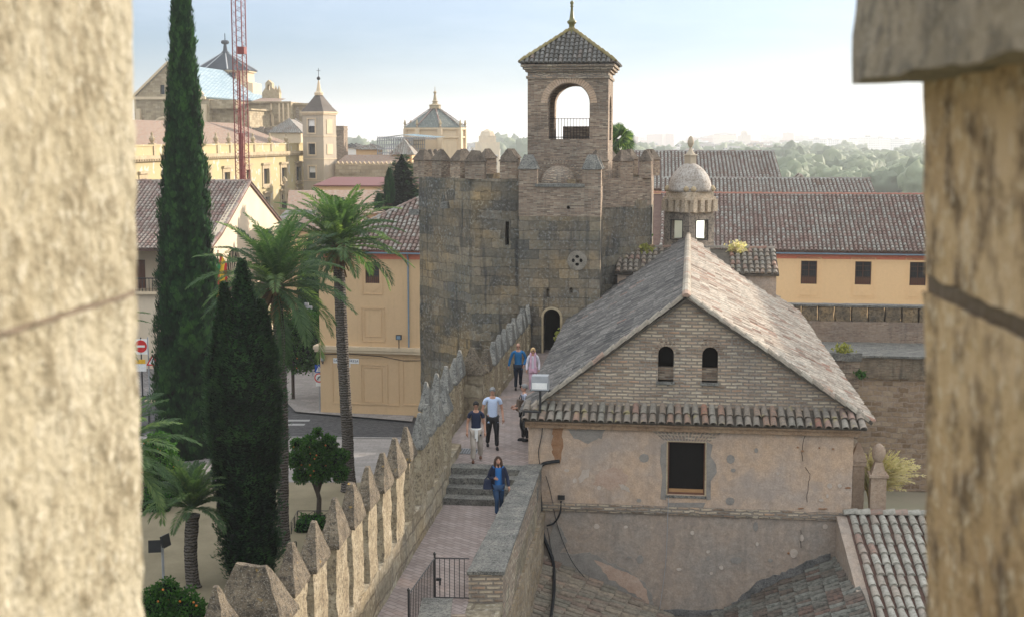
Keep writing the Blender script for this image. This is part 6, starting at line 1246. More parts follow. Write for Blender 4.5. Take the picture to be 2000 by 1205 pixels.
c = atz(489, 1142, GZ); conifer('dark twin topped cypress standing before the middle palm', c, [(0.3, .8), (1.2, 1.08), (3.5, 1.1), (4.6, 1.05), (6.0, 1.3), (7.5, 1.34), (9.3, 1.05), (10.8, .6), (12.9, .05)], 5, 70000, M['cypressblue'], .135, out=.8, up=.6, amp=.24, wr=.5, fr=1.7,
    lobes=[((-.7, -.1), [(3, .35), (6, .62), (8.5, .66), (10.3, .33), (12.0, .04)]), ((.65, .2), [(4, .35), (6.5, .6), (9, .5), (10.6, .25), (11.3, .04)])])
p_ = atD(785, 395, 118); conifer('dark layered pine beside the two small cypresses', (p_.x, 118, p_.z-1), [(0, 1.5), (1, 1.65), (2.5, 1.1), (4, .6), (5.2, .05)], 8, 2600, M['cypress'], .6, 'pine_tree', 'pine tree', out=1.1, up=.1, amp=.45, wr=.2, fr=2)
p_ = atD(761, 398, 116); conifer('slim cypress just left of the layered pine', (p_.x, 116, p_.z), [(0, .38), (1, .42), (2, .3), (2.9, .04)], 9, 2600, M['cypress'], .25)
p_ = atD(740, 410, 114); conifer('smallest cypress left of the layered pine', (p_.x, 114, p_.z), [(0, .3), (.6, .3), (1.3, .03)], 10, 1200, M['cypress'], .2)
p_ = atD(608, 640, 101); conifer('dark cypress hidden behind the round street tree', (p_.x, 101, GZ), [(0, .8), (3, 1.0), (7, .8), (9, .2), (9.6, .03)], 11, 6000, M['cypressblue'], .35)
c = atz(622, 1012, GZ); broadleaf('small orange tree with forked trunk and ripe fruit in the sandy garden', c, 2.1, [((-.95, 0, 2.8), .38), ((-.1, 0, 3.0), .6), ((.75, .1, 2.75), .5), ((.15, -.2, 2.3), .5), ((1.05, -.2, 2.2), .36), ((-.75, .2, 2.05), .38), ((-.3, -.3, 3.65), .34), ((.5, .2, 3.5), .38), ((-.95, .1, 3.5), .25), ((1.2, 0, 3.0), .25), ((.0, .1, 4.05), .2)], 31, 7500, M['orangeleaf'], .15, 34)
c = atz(573, 782, GZ); broadleaf('big round dark green tree left of the ochre house', c, 2.6, [((.6, 0, 3.3), 1.3), ((1.1, .4, 4.6), 1.3), ((.1, 0, 4.7), 1.15), ((-.5, .3, 3.4), 1.0), ((1.6, .6, 3.6), 1.0)], 33, 12000, M['orangeleaf'], .2, 14, fork=False)
p_ = atD(333, 1175, 44); broadleaf('orange tree top with fruit filling the lower left corner', (p_.x, 44, GZ), 1.4, [((-.5, 0, p_.z-GZ-.15), .6), ((.45, .1, p_.z-GZ-.25), .62), ((0, -.3, p_.z-GZ-.9), .8), ((-.15, .1, p_.z-GZ+.35), .42), ((.9, 0, p_.z-GZ-.6), .45), ((-.9, 0, p_.z-GZ-.8), .5)], 35, 9000, M['orangeleaf'], .12, 30)
p_ = atD(305, 890, 64); broadleaf('orange tree half hidden by the blue green palm fronds', (p_.x, 64, GZ), 1.5, [((0, 0, p_.z-GZ-.2), 1.0), ((.5, .2, p_.z-GZ-.9), .9), ((-.6, 0, p_.z-GZ-.6), .9), ((.1, .1, p_.z-GZ+.6), .55)], 37, 9000, M['orangeleaf'], .14, 30)
p_ = atD(424, 610, 96); broadleaf('bright green street tree between the two big cypresses', (p_.x, 96, GZ), 3, [((0, 0, 3.6), 1.0), ((.3, 0, 5.0), .9), ((-.2, 0, 6), .6)], 39, 4000, M['orangeleaf'], .2, 0, 'street_tree', 'tree', fork=False)
# fan palm behind the tower
p_ = atD(1208, 272, 82); T = thing('fan_palm', 'sunlit fan palm crown showing behind the belfry', 'palm tree', (p_.x, 82, GZ)); b = MB(); b.tube([(0, 0, 0), (0, 0, p_.z-GZ)], .2, 10); b.build('trunk', M['palmbark'], T); m = MB(); rnd = random.Random(4)
for i in range(46):
    a = i*2.4; e = R(-55+i*3); d = Vector((cos(a)*cos(e), sin(a)*cos(e), sin(e))); c = Vector((0, 0, p_.z-GZ))+d*rnd.uniform(.15, .6); s_ = d.orthogonal().normalized(); u_ = d.cross(s_)
    for j in range(16): q = R(-75+j*10); v = (d*cos(q)+s_*sin(q)+Vector((0, 0, -.2))); w_ = (s_*cos(q)-d*sin(q))*.045; m.add([c, c+v*.35-w_, c+v*.7, c+v*.35+w_], [(0, 1, 2, 3)], tint=rnd.random())
m.build('crown', M['palmleaf'], T)
# plumed grass by the urn
T = thing('plume_grass', 'sunlit clump of dry plumed grass behind the stone ball', 'grass clump', Vector((*P2(FA0, TH, 9.75, 1.0), -1.25))); m = MB(); rnd = random.Random(8)
for i in range(650):
    a = rnd.uniform(-.9, 2.6); l = rnd.uniform(1.0, 2.1); tl_ = rnd.uniform(.3, 1.0); pts = [Vector((rnd.uniform(-.1, .1), rnd.uniform(-.1, .1), 0))]
    for j in range(5): s = (j+1)/5; pts.append(pts[0]+Vector((cos(a)*tl_*l*s*s*.75, sin(a)*.5*tl_*l*s*s, l*s-.45*tl_*l*s*s*s)))
    m.tube(pts, [.012, .011, .010, .008, .007, .005], 3, tint=rnd.random())
    if i % 3 == 0:
        d = (pts[-1]-pts[-2]).normalized()
        for j in range(14): c = pts[-1]-d*rnd.uniform(0, .28); v = (d+Vector([rnd.uniform(-.6, .6) for _ in range(3)])).normalized()*.09; s_ = v.orthogonal().normalized()*.014; m.add([c, c+v*.5-s_, c+v, c+v*.5+s_], [(0, 1, 2, 3)], tint=.5)
m.build('stems', M['grass'], T)
# hedges and garden rails
def hedge(label, c, w_, d_, h_, seed): 
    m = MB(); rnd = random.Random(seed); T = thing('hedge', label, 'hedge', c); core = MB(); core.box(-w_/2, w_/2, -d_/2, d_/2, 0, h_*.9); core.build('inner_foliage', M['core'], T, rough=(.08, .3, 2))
    for _ in range(int(900*w_*h_)):
        p = Vector((rnd.uniform(-w_/2, w_/2), rnd.uniform(-d_/2, d_/2), rnd.uniform(0, h_))); f_ = rnd.choice((0, 1, 2)); 
        if f_ == 0: p.z = h_+rnd.uniform(-.08, .06)
        elif f_ == 1: p.y = -d_/2+rnd.uniform(-.06, .05)
        else: p.x = rnd.choice((-1, 1))*w_/2+rnd.uniform(-.06, .06)
        d = Vector([rnd.uniform(-1, 1) for _ in range(3)]).normalized()*.12; t_ = d.orthogonal()*.3; m.add([p, p+d*.5-t_, p+d, p+d*.5+t_], [(0, 1, 2, 3)], tint=rnd.uniform(0, .5))
    m.build('foliage', M['orangeleaf'], T); return T
def lowrail(label, pts):
    T = thing('garden_rail', label, 'railing', pts[0]); p0 = Vector(pts[0]); b = MB()
    for a, c in zip(pts[:-1], pts[1:]):
        a, c = Vector(a)-p0, Vector(c)-p0; n = max(1, round((c-a).length/.9))
        for i in range(n):
            u, v = a.lerp(c, i/n), a.lerp(c, (i+1)/n); up_ = Vector((0, 0, .55))
            b.tube([u, u+up_], .02, 4); b.tube([v, v+up_], .02, 4); b.tube([u+up_, v+up_], .016, 4); b.tube([u+up_*.2, v+up_*.2], .012, 4); b.tube([u+up_*.2, v+up_], .01, 4); b.tube([v+up_*.2, u+up_], .01, 4)
    b.build('rails', M['iron'], T); return T
c = atz(608, 1035, GZ); hedge('small clipped hedge at the foot of the little orange tree', c, 1.1, 1.4, .55, 1); lowrail('low black crossed rail around the hedge of the little orange tree', [(c.x-.75, c.y-.9, GZ+.1), (c.x-.75, c.y+.9, GZ+.1), (c.x+.8, c.y+.9, GZ+.1)])
c = atz(298, 1000, GZ); hedge('dark hedge bed at the left edge of the sandy garden', (c.x-.2, c.y+1, GZ), 1.9, 2.6, .75, 2); lowrail('low black crossed rail on the hedge bed at the left edge', [(c.x-1.3, c.y+1.5, GZ+.4), (c.x+.75, c.y+2.4, GZ+.4)])
c = atz(553, 1092, GZ); lowrail('low black crossed rail between dark cypress and middle palm', [(c.x-.7, c.y, GZ+.1), (c.x+.5, c.y+.4, GZ+.1)])
# garden floodlight mast
p_ = atD(319, 1120, 46); T = thing('floodlight_mast', 'slim mast with two square black floodlights over the sandy garden', 'floodlight', (p_.x, 46, GZ)); zt = atD(319, 1066, 46).z-GZ; b = MB(); b.tube([(0, 0, 0), (0, 0, zt)], .05, 8); b.tube([(-.2, 0, zt-.1), (.12, 0, zt-.02)], .03, 5); b.build('mast', M['steel'], T)
for (x, rz_, lab) in ((-.27, .15, 'left'), (.1, 1.25, 'right')):
    b = MB(); Mt = Matrix.Translation((x, 0, zt+(.0 if x < 0 else .2))) @ Matrix.Rotation(rz_, 4, 'Z') @ Matrix.Rotation(R(-10), 4, 'X'); b.frus((-.2, .2, -.05, .05), (-.2, .2, -.05, .05), -.2, .2, Mt); b.box(-.22, .22, -.07, -.05, -.22, .22, Mt); b.build('lamp_head', M['iron'], T)
# street signs at the left
p_ = atz(293, 785, GZ); T = thing('road_sign', 'tall pole with red ringed warning triangle and yellow plate near the left edge', 'road sign', p_); b = MB(); b.tube([(0, 0, 0), (0, 0, 4.4)], .05, 8); b.build('pole', M['steel'], T)
m = MB(); m.plate([[(-.15, 2.5), (.75, 2.5), (.3, 3.25)], [(.0, 2.59), (.3, 3.08), (.6, 2.59)][::1]], -.08, -.06); m.build('red_border', redp, T); m = MB(); m.plate([[(-.05, 2.56), (.65, 2.56), (.3, 3.15)]], -.075, -.065); m.build('white_triangle', wh, T); m = MB(); m.box(.27, .33, -.09, -.081, 2.75, 2.95); m.box(.27, .33, -.09, -.081, 2.64, 2.69); m.build('symbol', M['iron'], T)
m = MB(); m.box(-.95, -.2, -.07, -.05, 2.62, 2.9); m.build('yellow_plate', plain('plate yellow', (.8, .45, .02)), T); m = MB(); m.box(-1.0, -.15, -.06, -.045, 2.1, 2.6); m.build('white_plate', wh, T); 
m = MB(); m.lathe([(.35, 0), (.35, .12), (.06, .14)], 12, (0, 0, 0)); m.build('base', M['palestone'], T)
p_ = atz(279, 778, GZ); T = thing('road_sign', 'no entry sign on a dark pole, partly behind the palm fronds', 'road sign', p_); b = MB(); b.tube([(0, 0, 0), (0, 0, 4.2)], .05, 8); b.build('pole', M['iron'], T); disc(T, 'red_disc', .42, -.06, 3.6, redp); m = MB(); m.box(-.28, .28, -.085, -.073, 3.53, 3.67); m.build('white_bar', wh, T); m = MB(); m.box(-.5, .5, -.045, -.035, 3.05, 4.1); m.build('back_plate', wh, T)
p_ = atz(292, 826, GZ); T = thing('bollard', 'black iron bollard with a round knob by the left kerb', 'bollard', p_); m = MB(); m.lathe([(.1, 0), (.12, .05), (.07, .1), (.06, .7), (.09, .72), (.09, .78), (.04, .82), (.07, .9), (0, .98)], 12); m.build('post', M['iron'], T)
p_ = atz(608, 700, GZ); T = thing('street_lamp', 'grey post with camera like lamp head above the round street tree', 'lamp', (atD(609, 640, 97).x, 97, GZ)); zt = atD(609, 598, 97).z-GZ; b = MB(); b.tube([(0, 0, 0), (0, 0, zt)], .06, 6); b.build('post', M['steel'], T); b = MB(); b.box(-.45, .05, -.12, .12, zt-.2, zt); b.box(-.5, -.2, -.1, .1, zt+.05, zt+.25); b.build('lamp_head', M['steel'], T)

# ================================================================ people
SK = plain('skin', (.46, .25, .17), .55, .35)
def skin(jn, ed, mb_, sub=2):
    me = bpy.data.meshes.new('s'); names = list(jn); ix = {n_: i for i, n_ in enumerate(names)}; me.from_pydata([jn[n_][0] for n_ in names], [(ix[a], ix[b_]) for a, b_ in ed], [])
    o = bpy.data.objects.new('s', me); COL.objects.link(o); md = o.modifiers.new('k', 'SKIN'); md.use_smooth_shade = True; sv = me.skin_vertices[0].data
    for i, n_ in enumerate(names): r_ = jn[n_][1]; sv[i].radius = r_ if isinstance(r_, tuple) else (r_, r_); sv[i].use_root = (i == 0)
    ms = o.modifiers.new('b', 'SUBSURF'); ms.levels = sub; ms.render_levels = sub
    dg = bpy.context.evaluated_depsgraph_get(); e_ = o.evaluated_get(dg).to_mesh(); mb_.add([tuple(v.co) for v in e_.vertices], [tuple(p.vertices) for p in e_.polygons]); o.evaluated_get(dg).to_mesh_clear(); bpy.data.objects.remove(o)
def ell(mb_, c, rx, ry, rz_, rot=0, seg=14, n=9, Mx=None):
    pr = [(sin(pi*i/n), -cos(pi*i/n)*rz_) for i in range(n+1)]; Mt = Matrix.Translation(c) @ Matrix.Rotation(rot, 4, 'X')
    if Mx: Mt = Mx @ Mt
    mb_.lathe([(max(r, .001), z) for r, z in pr], seg, (0, 0, 0), Mt, sx=rx, sy=ry)
def person(label, loc, rz, h, o):
    """faces local -y; o: options. Left/right are the person's own: right arm at -x"""
    T = thing('person', label, 'person', loc, rz); g_ = o.get; f = h/1.72; w_ = g_('w', .185)*f; hipz = .90*f; shz = 1.41*f; nk = 1.49*f
    fa, fb = g_('feet', ((-.08, -.16), (.09, .18)))      # right, left foot (x, y)
    lean = g_('lean', 0)
    J = dict(pel=((0, 0, hipz), (.135*f, .10*f)), wst=((0, -.01+lean*.3, 1.08*f), (.125*f, .085*f)), che=((0, lean*.7, 1.28*f), (.15*f, .10*f)), ns=((0, lean, shz+.02*f), (.075*f, .06*f)), nk=((0, lean-.01, nk), (.052*f, .055*f)), hd=((0, lean-.02, nk+.06*f), (.05*f, .05*f)))
    E_ = [('pel', 'wst'), ('wst', 'che'), ('che', 'ns'), ('ns', 'nk'), ('nk', 'hd')]
    legs = {}
    for s, sg, (fx, fy) in (('r', -1, fa), ('l', 1, fb)):
        kn = (fx*.9, fy*.5-.06*f*(1+abs(fy)), .47*f); an = (fx, fy+.02, .085*f+max(0, fy)*.35)
        J['hip'+s] = ((sg*.085*f, 0, .86*f), .088*f); J['th'+s] = ((sg*.09*f*.5+kn[0]*.5, kn[1]*.4, .68*f), .078*f); J['kn'+s] = (kn, .056*f); J['cf'+s] = (((kn[0]+an[0])/2, (kn[1]+an[1])/2+.03*f, .30*f), .052*f); J['an'+s] = (an, .038*f)
        E_ += [('pel', 'hip'+s), ('hip'+s, 'th'+s), ('th'+s, 'kn'+s), ('kn'+s, 'cf'+s), ('cf'+s, 'an'+s)]; legs[s] = an
    arms = {}
    for s, sg in (('r', -1), ('l', 1)):
        el, wr_ = g_('arm'+s, ((sg*(w_/f+.07), .03, 1.10), (sg*(w_/f+.08), -.10, .86)))
        el, wr_ = Vector(el)*f, Vector(wr_)*f; sh = Vector((sg*w_, lean, shz-.02*f)); J['cl'+s] = ((sg*w_*.55, lean, shz+.0*f), .06*f); J['sh'+s] = (tuple(sh), .056*f); J['ua'+s] = (tuple((sh+el)/2), .046*f); J['el'+s] = (tuple(el), .038*f); J['fo'+s] = (tuple(el.lerp(wr_, .4)), .037*f); J['wr'+s] = (tuple(wr_), .024*f)
        E_ += [('ns', 'cl'+s), ('cl'+s, 'sh'+s), ('sh'+s, 'ua'+s), ('ua'+s, 'el'+s), ('el'+s, 'fo'+s), ('fo'+s, 'wr'+s)]; arms[s] = (el, wr_)
    body = MB(); skin(J, E_, body, 2)
    # hands
    for s, sg in (('r', -1), ('l', 1)):
        el, wr_ = arms[s]; d = (wr_-el).normalized(); sx_ = Vector((0, -1, 0)) if abs(d.y) < .8 else Vector((0, 0, 1)); sx_ = (sx_-d*sx_.dot(d)).normalized(); nn_ = d.cross(sx_)
        curl = nn_*(-sg)*(1 if nn_.x*sg*-1 < 0 else 1); pc = wr_+d*.05*f
        body.tube([wr_-d*.01, wr_+d*.03*f, wr_+d*.085*f], [.024*f, .036*f, .034*f], 8)
        inn = Vector((-sg, 0, 0)); inn = (inn-d*inn.dot(d)).normalized()
        for q, (u_, l_) in enumerate(((-.028, .06), (-.01, .075), (.009, .07), (.027, .055))):
            a_ = wr_+d*.075*f+sx_*u_*f; b_ = a_+(d*.9+inn*.25).normalized()*l_*.5*f; c_ = b_+(d*.75+inn*.65).normalized()*l_*.5*f; body.tube([a_, b_, c_], [.0105*f, .0095*f, .007*f], 6)
        a_ = wr_+d*.03*f+sx_*.03*f; b_ = a_+(d*.6+sx_*.7+inn*.2).normalized()*.035*f; body.tube([a_, b_, b_+(d*.9+inn*.3).normalized()*.028*f], [.013*f, .011*f, .008*f], 6)
    # head
    tilt = g_('tilt', 0); hc = Vector((0, lean-.02*f, nk+.135*f)); HM = Matrix.Translation(hc) @ Matrix.Rotation(g_('turn', 0), 4, 'Z') @ Matrix.Rotation(tilt, 4, 'X'); fh = f
    ell(body, (0, .01*fh, .02*fh), .074*fh, .093*fh, .098*fh, Mx=HM); ell(body, (0, -.02*fh, -.045*fh), .056*fh, .066*fh, .068*fh, Mx=HM); body.lathe([(.001, -.022*fh), (.014*fh, -.014*fh), (.008*fh, .02*fh), (.001, .03*fh)], 6, (0, -.092*fh, -.012*fh), HM)
    for sg in (-1, 1): ell(body, (sg*.076*fh, .01*fh, -.005*fh), .010*fh, .018*fh, .03*fh, seg=8, n=5, Mx=HM)
    bo = body.build('body', g_('skin', SK), T, smooth=True)
    fc = MB()
    for sg in (-1, 1): ell(fc, (sg*.029*fh, -.083*fh, .012*fh), .011*fh, .006*fh, .006*fh, seg=8, n=4, Mx=HM); fc.tube([(sg*.045*fh, -.078*fh, .03*fh), (sg*.016*fh, -.088*fh, .033*fh)], .004*fh, 4, HM)
    fc.build('eyes', M['wood'], bo); fc = MB(); ell(fc, (0, -.078*fh, -.055*fh), .022*fh, .008*fh, .006*fh, seg=8, n=4, Mx=HM); fc.build('mouth', plain('lips', (.35, .12, .1)), bo)
    # hair
    hr = MB(); kind = g_('hair', 'short'); 
    if kind != 'bald':
        up_ = .012 if kind == 'short' else .02; ell(hr, (0, .022*fh, .036*fh), (.08+up_*.5)*fh, (.094+up_*.4)*fh, .092*fh, seg=16, n=10, Mx=HM); ell(hr, (0, -.045*fh, .085*fh), .055*fh, .042*fh, .03*fh, seg=10, n=6, Mx=HM)
        if kind == 'long':
            for sg in (-1, 0, 1):
                for dy in (.02, .055): hr.tube([HM @ Vector((sg*.07*fh, dy*fh, .05*fh)), HM @ Vector((sg*.088*fh, dy*fh, -.05*fh)), HM @ Vector((sg*.10*fh, (dy-.01)*fh, -.15*fh)), HM @ Vector((sg*.085*fh, (dy-.02)*fh, -.22*fh))], [.035*fh, .042*fh, .04*fh, .012*fh], 7)
        if kind == 'bob':
            for sg in (-1, 1): ell(hr, (sg*.07*fh, .02*fh, -.01*fh), .03*fh, .07*fh, .075*fh, seg=8, n=6, Mx=HM)
    else: 
        for sg in (-1, 1): ell(hr, (sg*.06*fh, .03*fh, .0*fh), .022*fh, .06*fh, .04*fh, seg=8, n=5, Mx=HM)
        ell(hr, (0, .075*fh, .0), .06*fh, .03*fh, .045*fh, seg=10, n=5, Mx=HM)
    hr.build('hair', g_('hairm'), bo, smooth=True)
    if g_('glasses'):
        gl = MB()
        for sg in (-1, 1): ell(gl, (sg*.03*fh, -.092*fh, .012*fh), .023*fh, .005*fh, (.018 if g_('glasses') == 'dark' else .012)*fh, seg=10, n=4, Mx=HM); gl.tube([(sg*.055*fh, -.085*fh, .015*fh), (sg*.076*fh, .0, .012*fh)], .003*fh, 4, HM)
        gl.build('glasses', M['iron'], bo)
    # clothes: enlarged copies of the same skeleton
    def sub_(keys, grow, extra=None, ends=None):
        J2 = {}
        for k_ in keys:
            p, r_ = J[k_]; r_ = r_ if isinstance(r_, tuple) else (r_, r_); gk = (ends or {}).get(k_, grow); J2[k_] = (p, (r_[0]+gk*f, r_[1]+gk*f))
        if extra: J2.update(extra)
        return J2, [(a, b_) for a, b_ in E_ if a in J2 and b_ in J2]
    slv = g_('sleeve', 'long'); tk = ['pel', 'wst', 'che', 'ns']+[a+s for s in 'rl' for a in (('cl', 'sh', 'ua') if slv == 'short' else ('cl', 'sh', 'ua', 'el', 'fo', 'wr'))]
    J2, E2 = sub_(tk, .016, ends=dict(ns=.006, pel=g_('hem', .018), uar=.016, ual=.016, shr=.006, shl=.006)); 
    J2['hem'] = ((0, 0, .80*f), (.135*f, .105*f)) if g_('longtop') else ((0, 0, .86*f), (.13*f, .10*f)); 
    tm = MB(); vs_e = E2+[('pel', 'hem')]; skin(J2, vs_e, tm, 2); to = tm.build('top', g_('top'), T, smooth=True)
    lk = ['pel']+[a+s for s in 'rl' for a in ('hip', 'th', 'kn', 'cf', 'an')]; wl2 = g_('wide', .012); J3, E3 = sub_(lk, .024, ends={**{a+s: wl2 for s in 'rl' for a in ('kn', 'cf')}, **{'an'+s: wl2+.012 for s in 'rl'}}); lm = MB(); skin(J3, E3, lm, 2); lm.build('trousers', g_('trousers'), T, smooth=True)
    for s in 'rl':
        an = legs[s]; m = MB(); zb = an[2]-.085*f; m.lathe([(.04, 0), (.046, .02), (.04, .055), (.028, .08)], 12, (0, 0, 0), Matrix.Translation((an[0], an[1]-.06*f, max(0.004, zb))) @ Matrix.Diagonal((f*.95, f*2.6, f, 1))); m.build('shoe', g_('shoes'), T, smooth=True)
    return T, J, f, HM
def checkmat(name, c1, c2, s_=28, axis='Z'):
    k = NT(name); ob = k.coord('Object'); w1 = k.n('TexWave', wave_type='BANDS', bands_direction='Z'); k.l(ob, w1.inputs[0]); w1.inputs['Scale'].default_value = s_/6.28*1.0; fz = k.ramp(w1.outputs['Fac'], [(.3, 0.0), (.45, 1.0)])
    if axis == 'both': w2 = k.n('TexWave', wave_type='BANDS', bands_direction='X'); k.l(ob, w2.inputs[0]); w2.inputs['Scale'].default_value = s_/6.28; fz = k.math('MULTIPLY', fz, k.ramp(w2.outputs['Fac'], [(.3, 0.0), (.45, 1.0)]))
    return k.out(k.mix(fz, c1, c2))
navyc, jean, blackc, beige, pinkc, bluec = plain('navy cloth', (.012, .02, .05)), plain('blue jeans', (.02, .055, .12)), plain('black cloth', (.012, .012, .014)), plain('beige cloth', (.38, .33, .28)), plain('pink cloth', (.62, .40, .50)), plain('bright blue top', (.02, .13, .36))
greyh, brownh, blackh, blondh = plain('grey hair', (.2, .2, .195)), plain('brown hair', (.045, .022, .012)), plain('black hair', (.012, .01, .01)), plain('blonde hair', (.62, .42, .2))
q = atz(973, 1006, LOW); T1, J_, f_, HM_ = person('woman in blue top and dark jacket looking up, walking below the steps', q, R(6), 1.58, dict(feet=((-.05, -.18), (.10, .16)), tilt=R(-14), hair='long', hairm=brownh, top=bluec, sleeve='short', trousers=jean, shoes=plain('grey shoes', (.35, .35, .36)), armr=((-.25, .06, 1.10), (-.12, -.16, 1.13)), arml=((.27, .04, 1.08), (.30, -.10, .86)), w=.165))
f = f_; m = MB()
Jk = {k_: J_[k_] for k_ in J_}; 
for s, sg in (('r', -1), ('l', 1)):
    jj = {}
    for k_ in ('cl', 'sh', 'ua', 'el', 'fo', 'wr'): p, r_ = Jk[k_+s]; jj[k_] = (p, r_+.02*f)
    skin(jj, [('cl', 'sh'), ('sh', 'ua'), ('ua', 'el'), ('el', 'fo'), ('fo', 'wr')], m, 1)
    x = sg*.10*f; m.add([(x*.9, -.095*f, 1.42*f), (x*2.0, -.03*f, 1.40*f), (x*1.9, -.02*f, .80*f), (x*1.25, -.15*f, .80*f), (x*.95, .10*f, 1.42*f), (x*1.9, .12*f, .80*f), (x*1.0, -.128*f, 1.15*f)], [(0, 6, 3, 2, 1), (1, 2, 5, 4)])
m.add([(-.19*f, .12*f, .8*f), (.19*f, .12*f, .8*f), (.19*f, .11*f, 1.4*f), (-.19*f, .11*f, 1.4*f)], [(0, 1, 2, 3)])
m.build('jacket', navyc, T1, smooth=True)
bg_ = thing('shoulder_bag', 'dark shoulder bag hanging at the side of the woman in the jacket', 'bag', (q.x, q.y, q.z), R(6)); m = MB(); m.frus((-.40, -.17, -.10, .06), (-.37, -.20, -.07, .03), .74, .98); m.build('pouch', navyc, bg_, rough=(.02, .08, 6)); m = MB(); m.tube([(-.36, -.02, .97), (-.24, -.05, 1.15), (-.17, -.07, 1.33), (-.14, .06, 1.36), (-.22, .12, 1.2), (-.3, .04, .97)], .012, 5); m.build('strap', navyc, bg_)
q = atz(930, 900, 0); q.y = max(q.y, 37.25); T2, J_, f_, HM_ = person('woman in navy polo and beige trousers with white sash at the top of the steps', q, R(2), 1.72, dict(feet=((-.09, -.20), (.13, .14)), tilt=R(16), hair='short', hairm=blackh, top=navyc, sleeve='short', trousers=beige, wide=.03, shoes=M['wood'], glasses='clear', w=.175))
m = MB(); m.lathe([(.150, -.03), (.158, 0), (.150, .03)], 20, (0, 0, .95*f_), sy=.82); m.box(-.0, .05, -.175, -.155, .62*f_, .95*f_); m.box(-.04, .0, -.17, -.152, .70*f_, .95*f_); m.build('sash', M['white'], T2, smooth=False)
q = atz(962, 876, 0); T3, J_, f_, HM_ = person('grey haired man in pale blue checked short sleeved shirt and black trousers', q, R(8), 1.84, dict(feet=((-.13, .16), (.12, -.12)), tilt=R(18), turn=R(-12), hair='short', hairm=greyh, top=checkmat('check shirt', (.62, .70, .82), (.22, .34, .6), 110, 'both'), sleeve='short', trousers=blackc, shoes=blackc, w=.205))
q = atz(1017, 861, 0); T4, J_, f_, HM_ = person('man in striped top standing half behind the corner of the hall', (q.x+.12, q.y, 0), R(-80), 1.75, dict(feet=((-.08, -.05), (.1, .05)), tilt=R(4), hair='short', hairm=greyh, top=checkmat('striped shirt', (.7, .72, .75), (.03, .06, .16), 70), sleeve='short', trousers=blackc, shoes=blackc, w=.2, armr=((-.25, -.1, 1.12), (-.15, -.3, 1.05)), arml=((.25, -.05, 1.12), (.15, -.28, 1.05))))
bk = thing('rucksack', 'brown and black bag held by the man in the striped top', 'bag', (q.x-.02, q.y-.16, 0), R(-70)); m = MB(); m.frus((-.16, .16, -.1, .1), (-.12, .12, -.07, .07), .98, 1.32); m.build('pack', plain('brown bag cloth', (.10, .07, .05)), bk, rough=(.02, .1, 5)); m = MB(); m.tube([(-.1, 0, 1.3), (-.06, .03, 1.45), (.06, .03, 1.45), (.1, 0, 1.3)], .015, 5); m.build('strap', blackc, bk)
q = atz(1012, 760, 0); T5, J_, f_, HM_ = person('bald man in blue long sleeved shirt and dark jeans by the stepped back wall', q, R(4), 1.70, dict(feet=((-.1, -.12), (.1, .12)), tilt=R(14), hair='bald', hairm=greyh, top=plain('blue shirt', (.015, .14, .33)), trousers=plain('dark jeans', (.012, .02, .035)), shoes=blackc, glasses='clear', w=.2, armr=((-.30, .02, 1.12), (-.36, -.08, .88)), arml=((.30, .05, 1.14), (.2, -.12, .93))))
m = MB(); m.lathe([(.152, -.02), (.156, 0), (.152, .02)], 20, (0, 0, .93*f_), sy=.78); m.build('belt', blackc, T5)
q = atz(1041, 764, 0); T6, J_, f_, HM_ = person('blonde woman in pink and white with sunglasses beside the man in blue', q, R(-4), 1.60, dict(feet=((-.07, -.1), (.08, .12)), hair='bob', hairm=blondh, top=plain('white blouse', (.72, .70, .76)), longtop=True, trousers=pinkc, wide=.03, shoes=M['white'], glasses='dark', w=.165))
m = MB()
for sg in (-1, 1): m.frus((sg*.10-.045, sg*.10+.045, -.165, -.12), (sg*.07-.035, sg*.07+.035, -.12, -.08), .72, 1.36)
m.tube([(-.09, -.08, 1.36), (-.07, .06, 1.42), (.07, .06, 1.42), (.09, -.08, 1.36)], .04, 6); m.build('scarf', pinkc, T6, rough=(.015, .08, 6))
q = atz(304, 735, GZ); person('distant walker in pale top on the left street beyond the signs', q, R(40), 1.7, dict(feet=((-.08, -.15), (.08, .15)), hair='short', hairm=brownh, top=plain('pale top', (.6, .5, .5)), sleeve='short', trousers=blackc, shoes=blackc))

# ================================================================ far town, woods, hills, haze
k = NT('meadow'); k.out(k.ramp(k.noise(k.coord('Object'), .02, 5), [(.35, (.06, .09, .04)), (.65, (.14, .15, .08))])); sheet('meadow', [(70, 380), (260, 380), (1100, 1900), (250, 1900)], GZ+.05, k.m, 'green river meadow beneath the far woods', 'ground')
def facade(name, c, cw_):
    k = NT(name); br = k.n('TexBrick'); k.l(k.coord('UV'), br.inputs[0]); br.inputs['Scale'].default_value = 1; br.inputs['Brick Width'].default_value = 2.6; br.inputs['Row Height'].default_value = 3.0; br.inputs['Mortar Size'].default_value = .8; br.inputs['Mortar Smooth'].default_value = .0; br.offset = 0
    br.inputs['Color1'].default_value = (*cw_, 1); br.inputs['Color2'].default_value = (*[x*1.5 for x in cw_], 1); br.inputs['Mortar'].default_value = (*c, 1); return k.out(br.outputs['Color'])
fac = [facade('white town facade', (.78, .76, .72), (.2, .2, .2)), facade('cream town facade', (.62, .52, .40), (.16, .14, .12)), facade('brick town facade', (.40, .27, .2), (.2, .18, .17)), facade('grey town facade', (.5, .48, .45), (.12, .12, .12))]
rnd = random.Random(77)
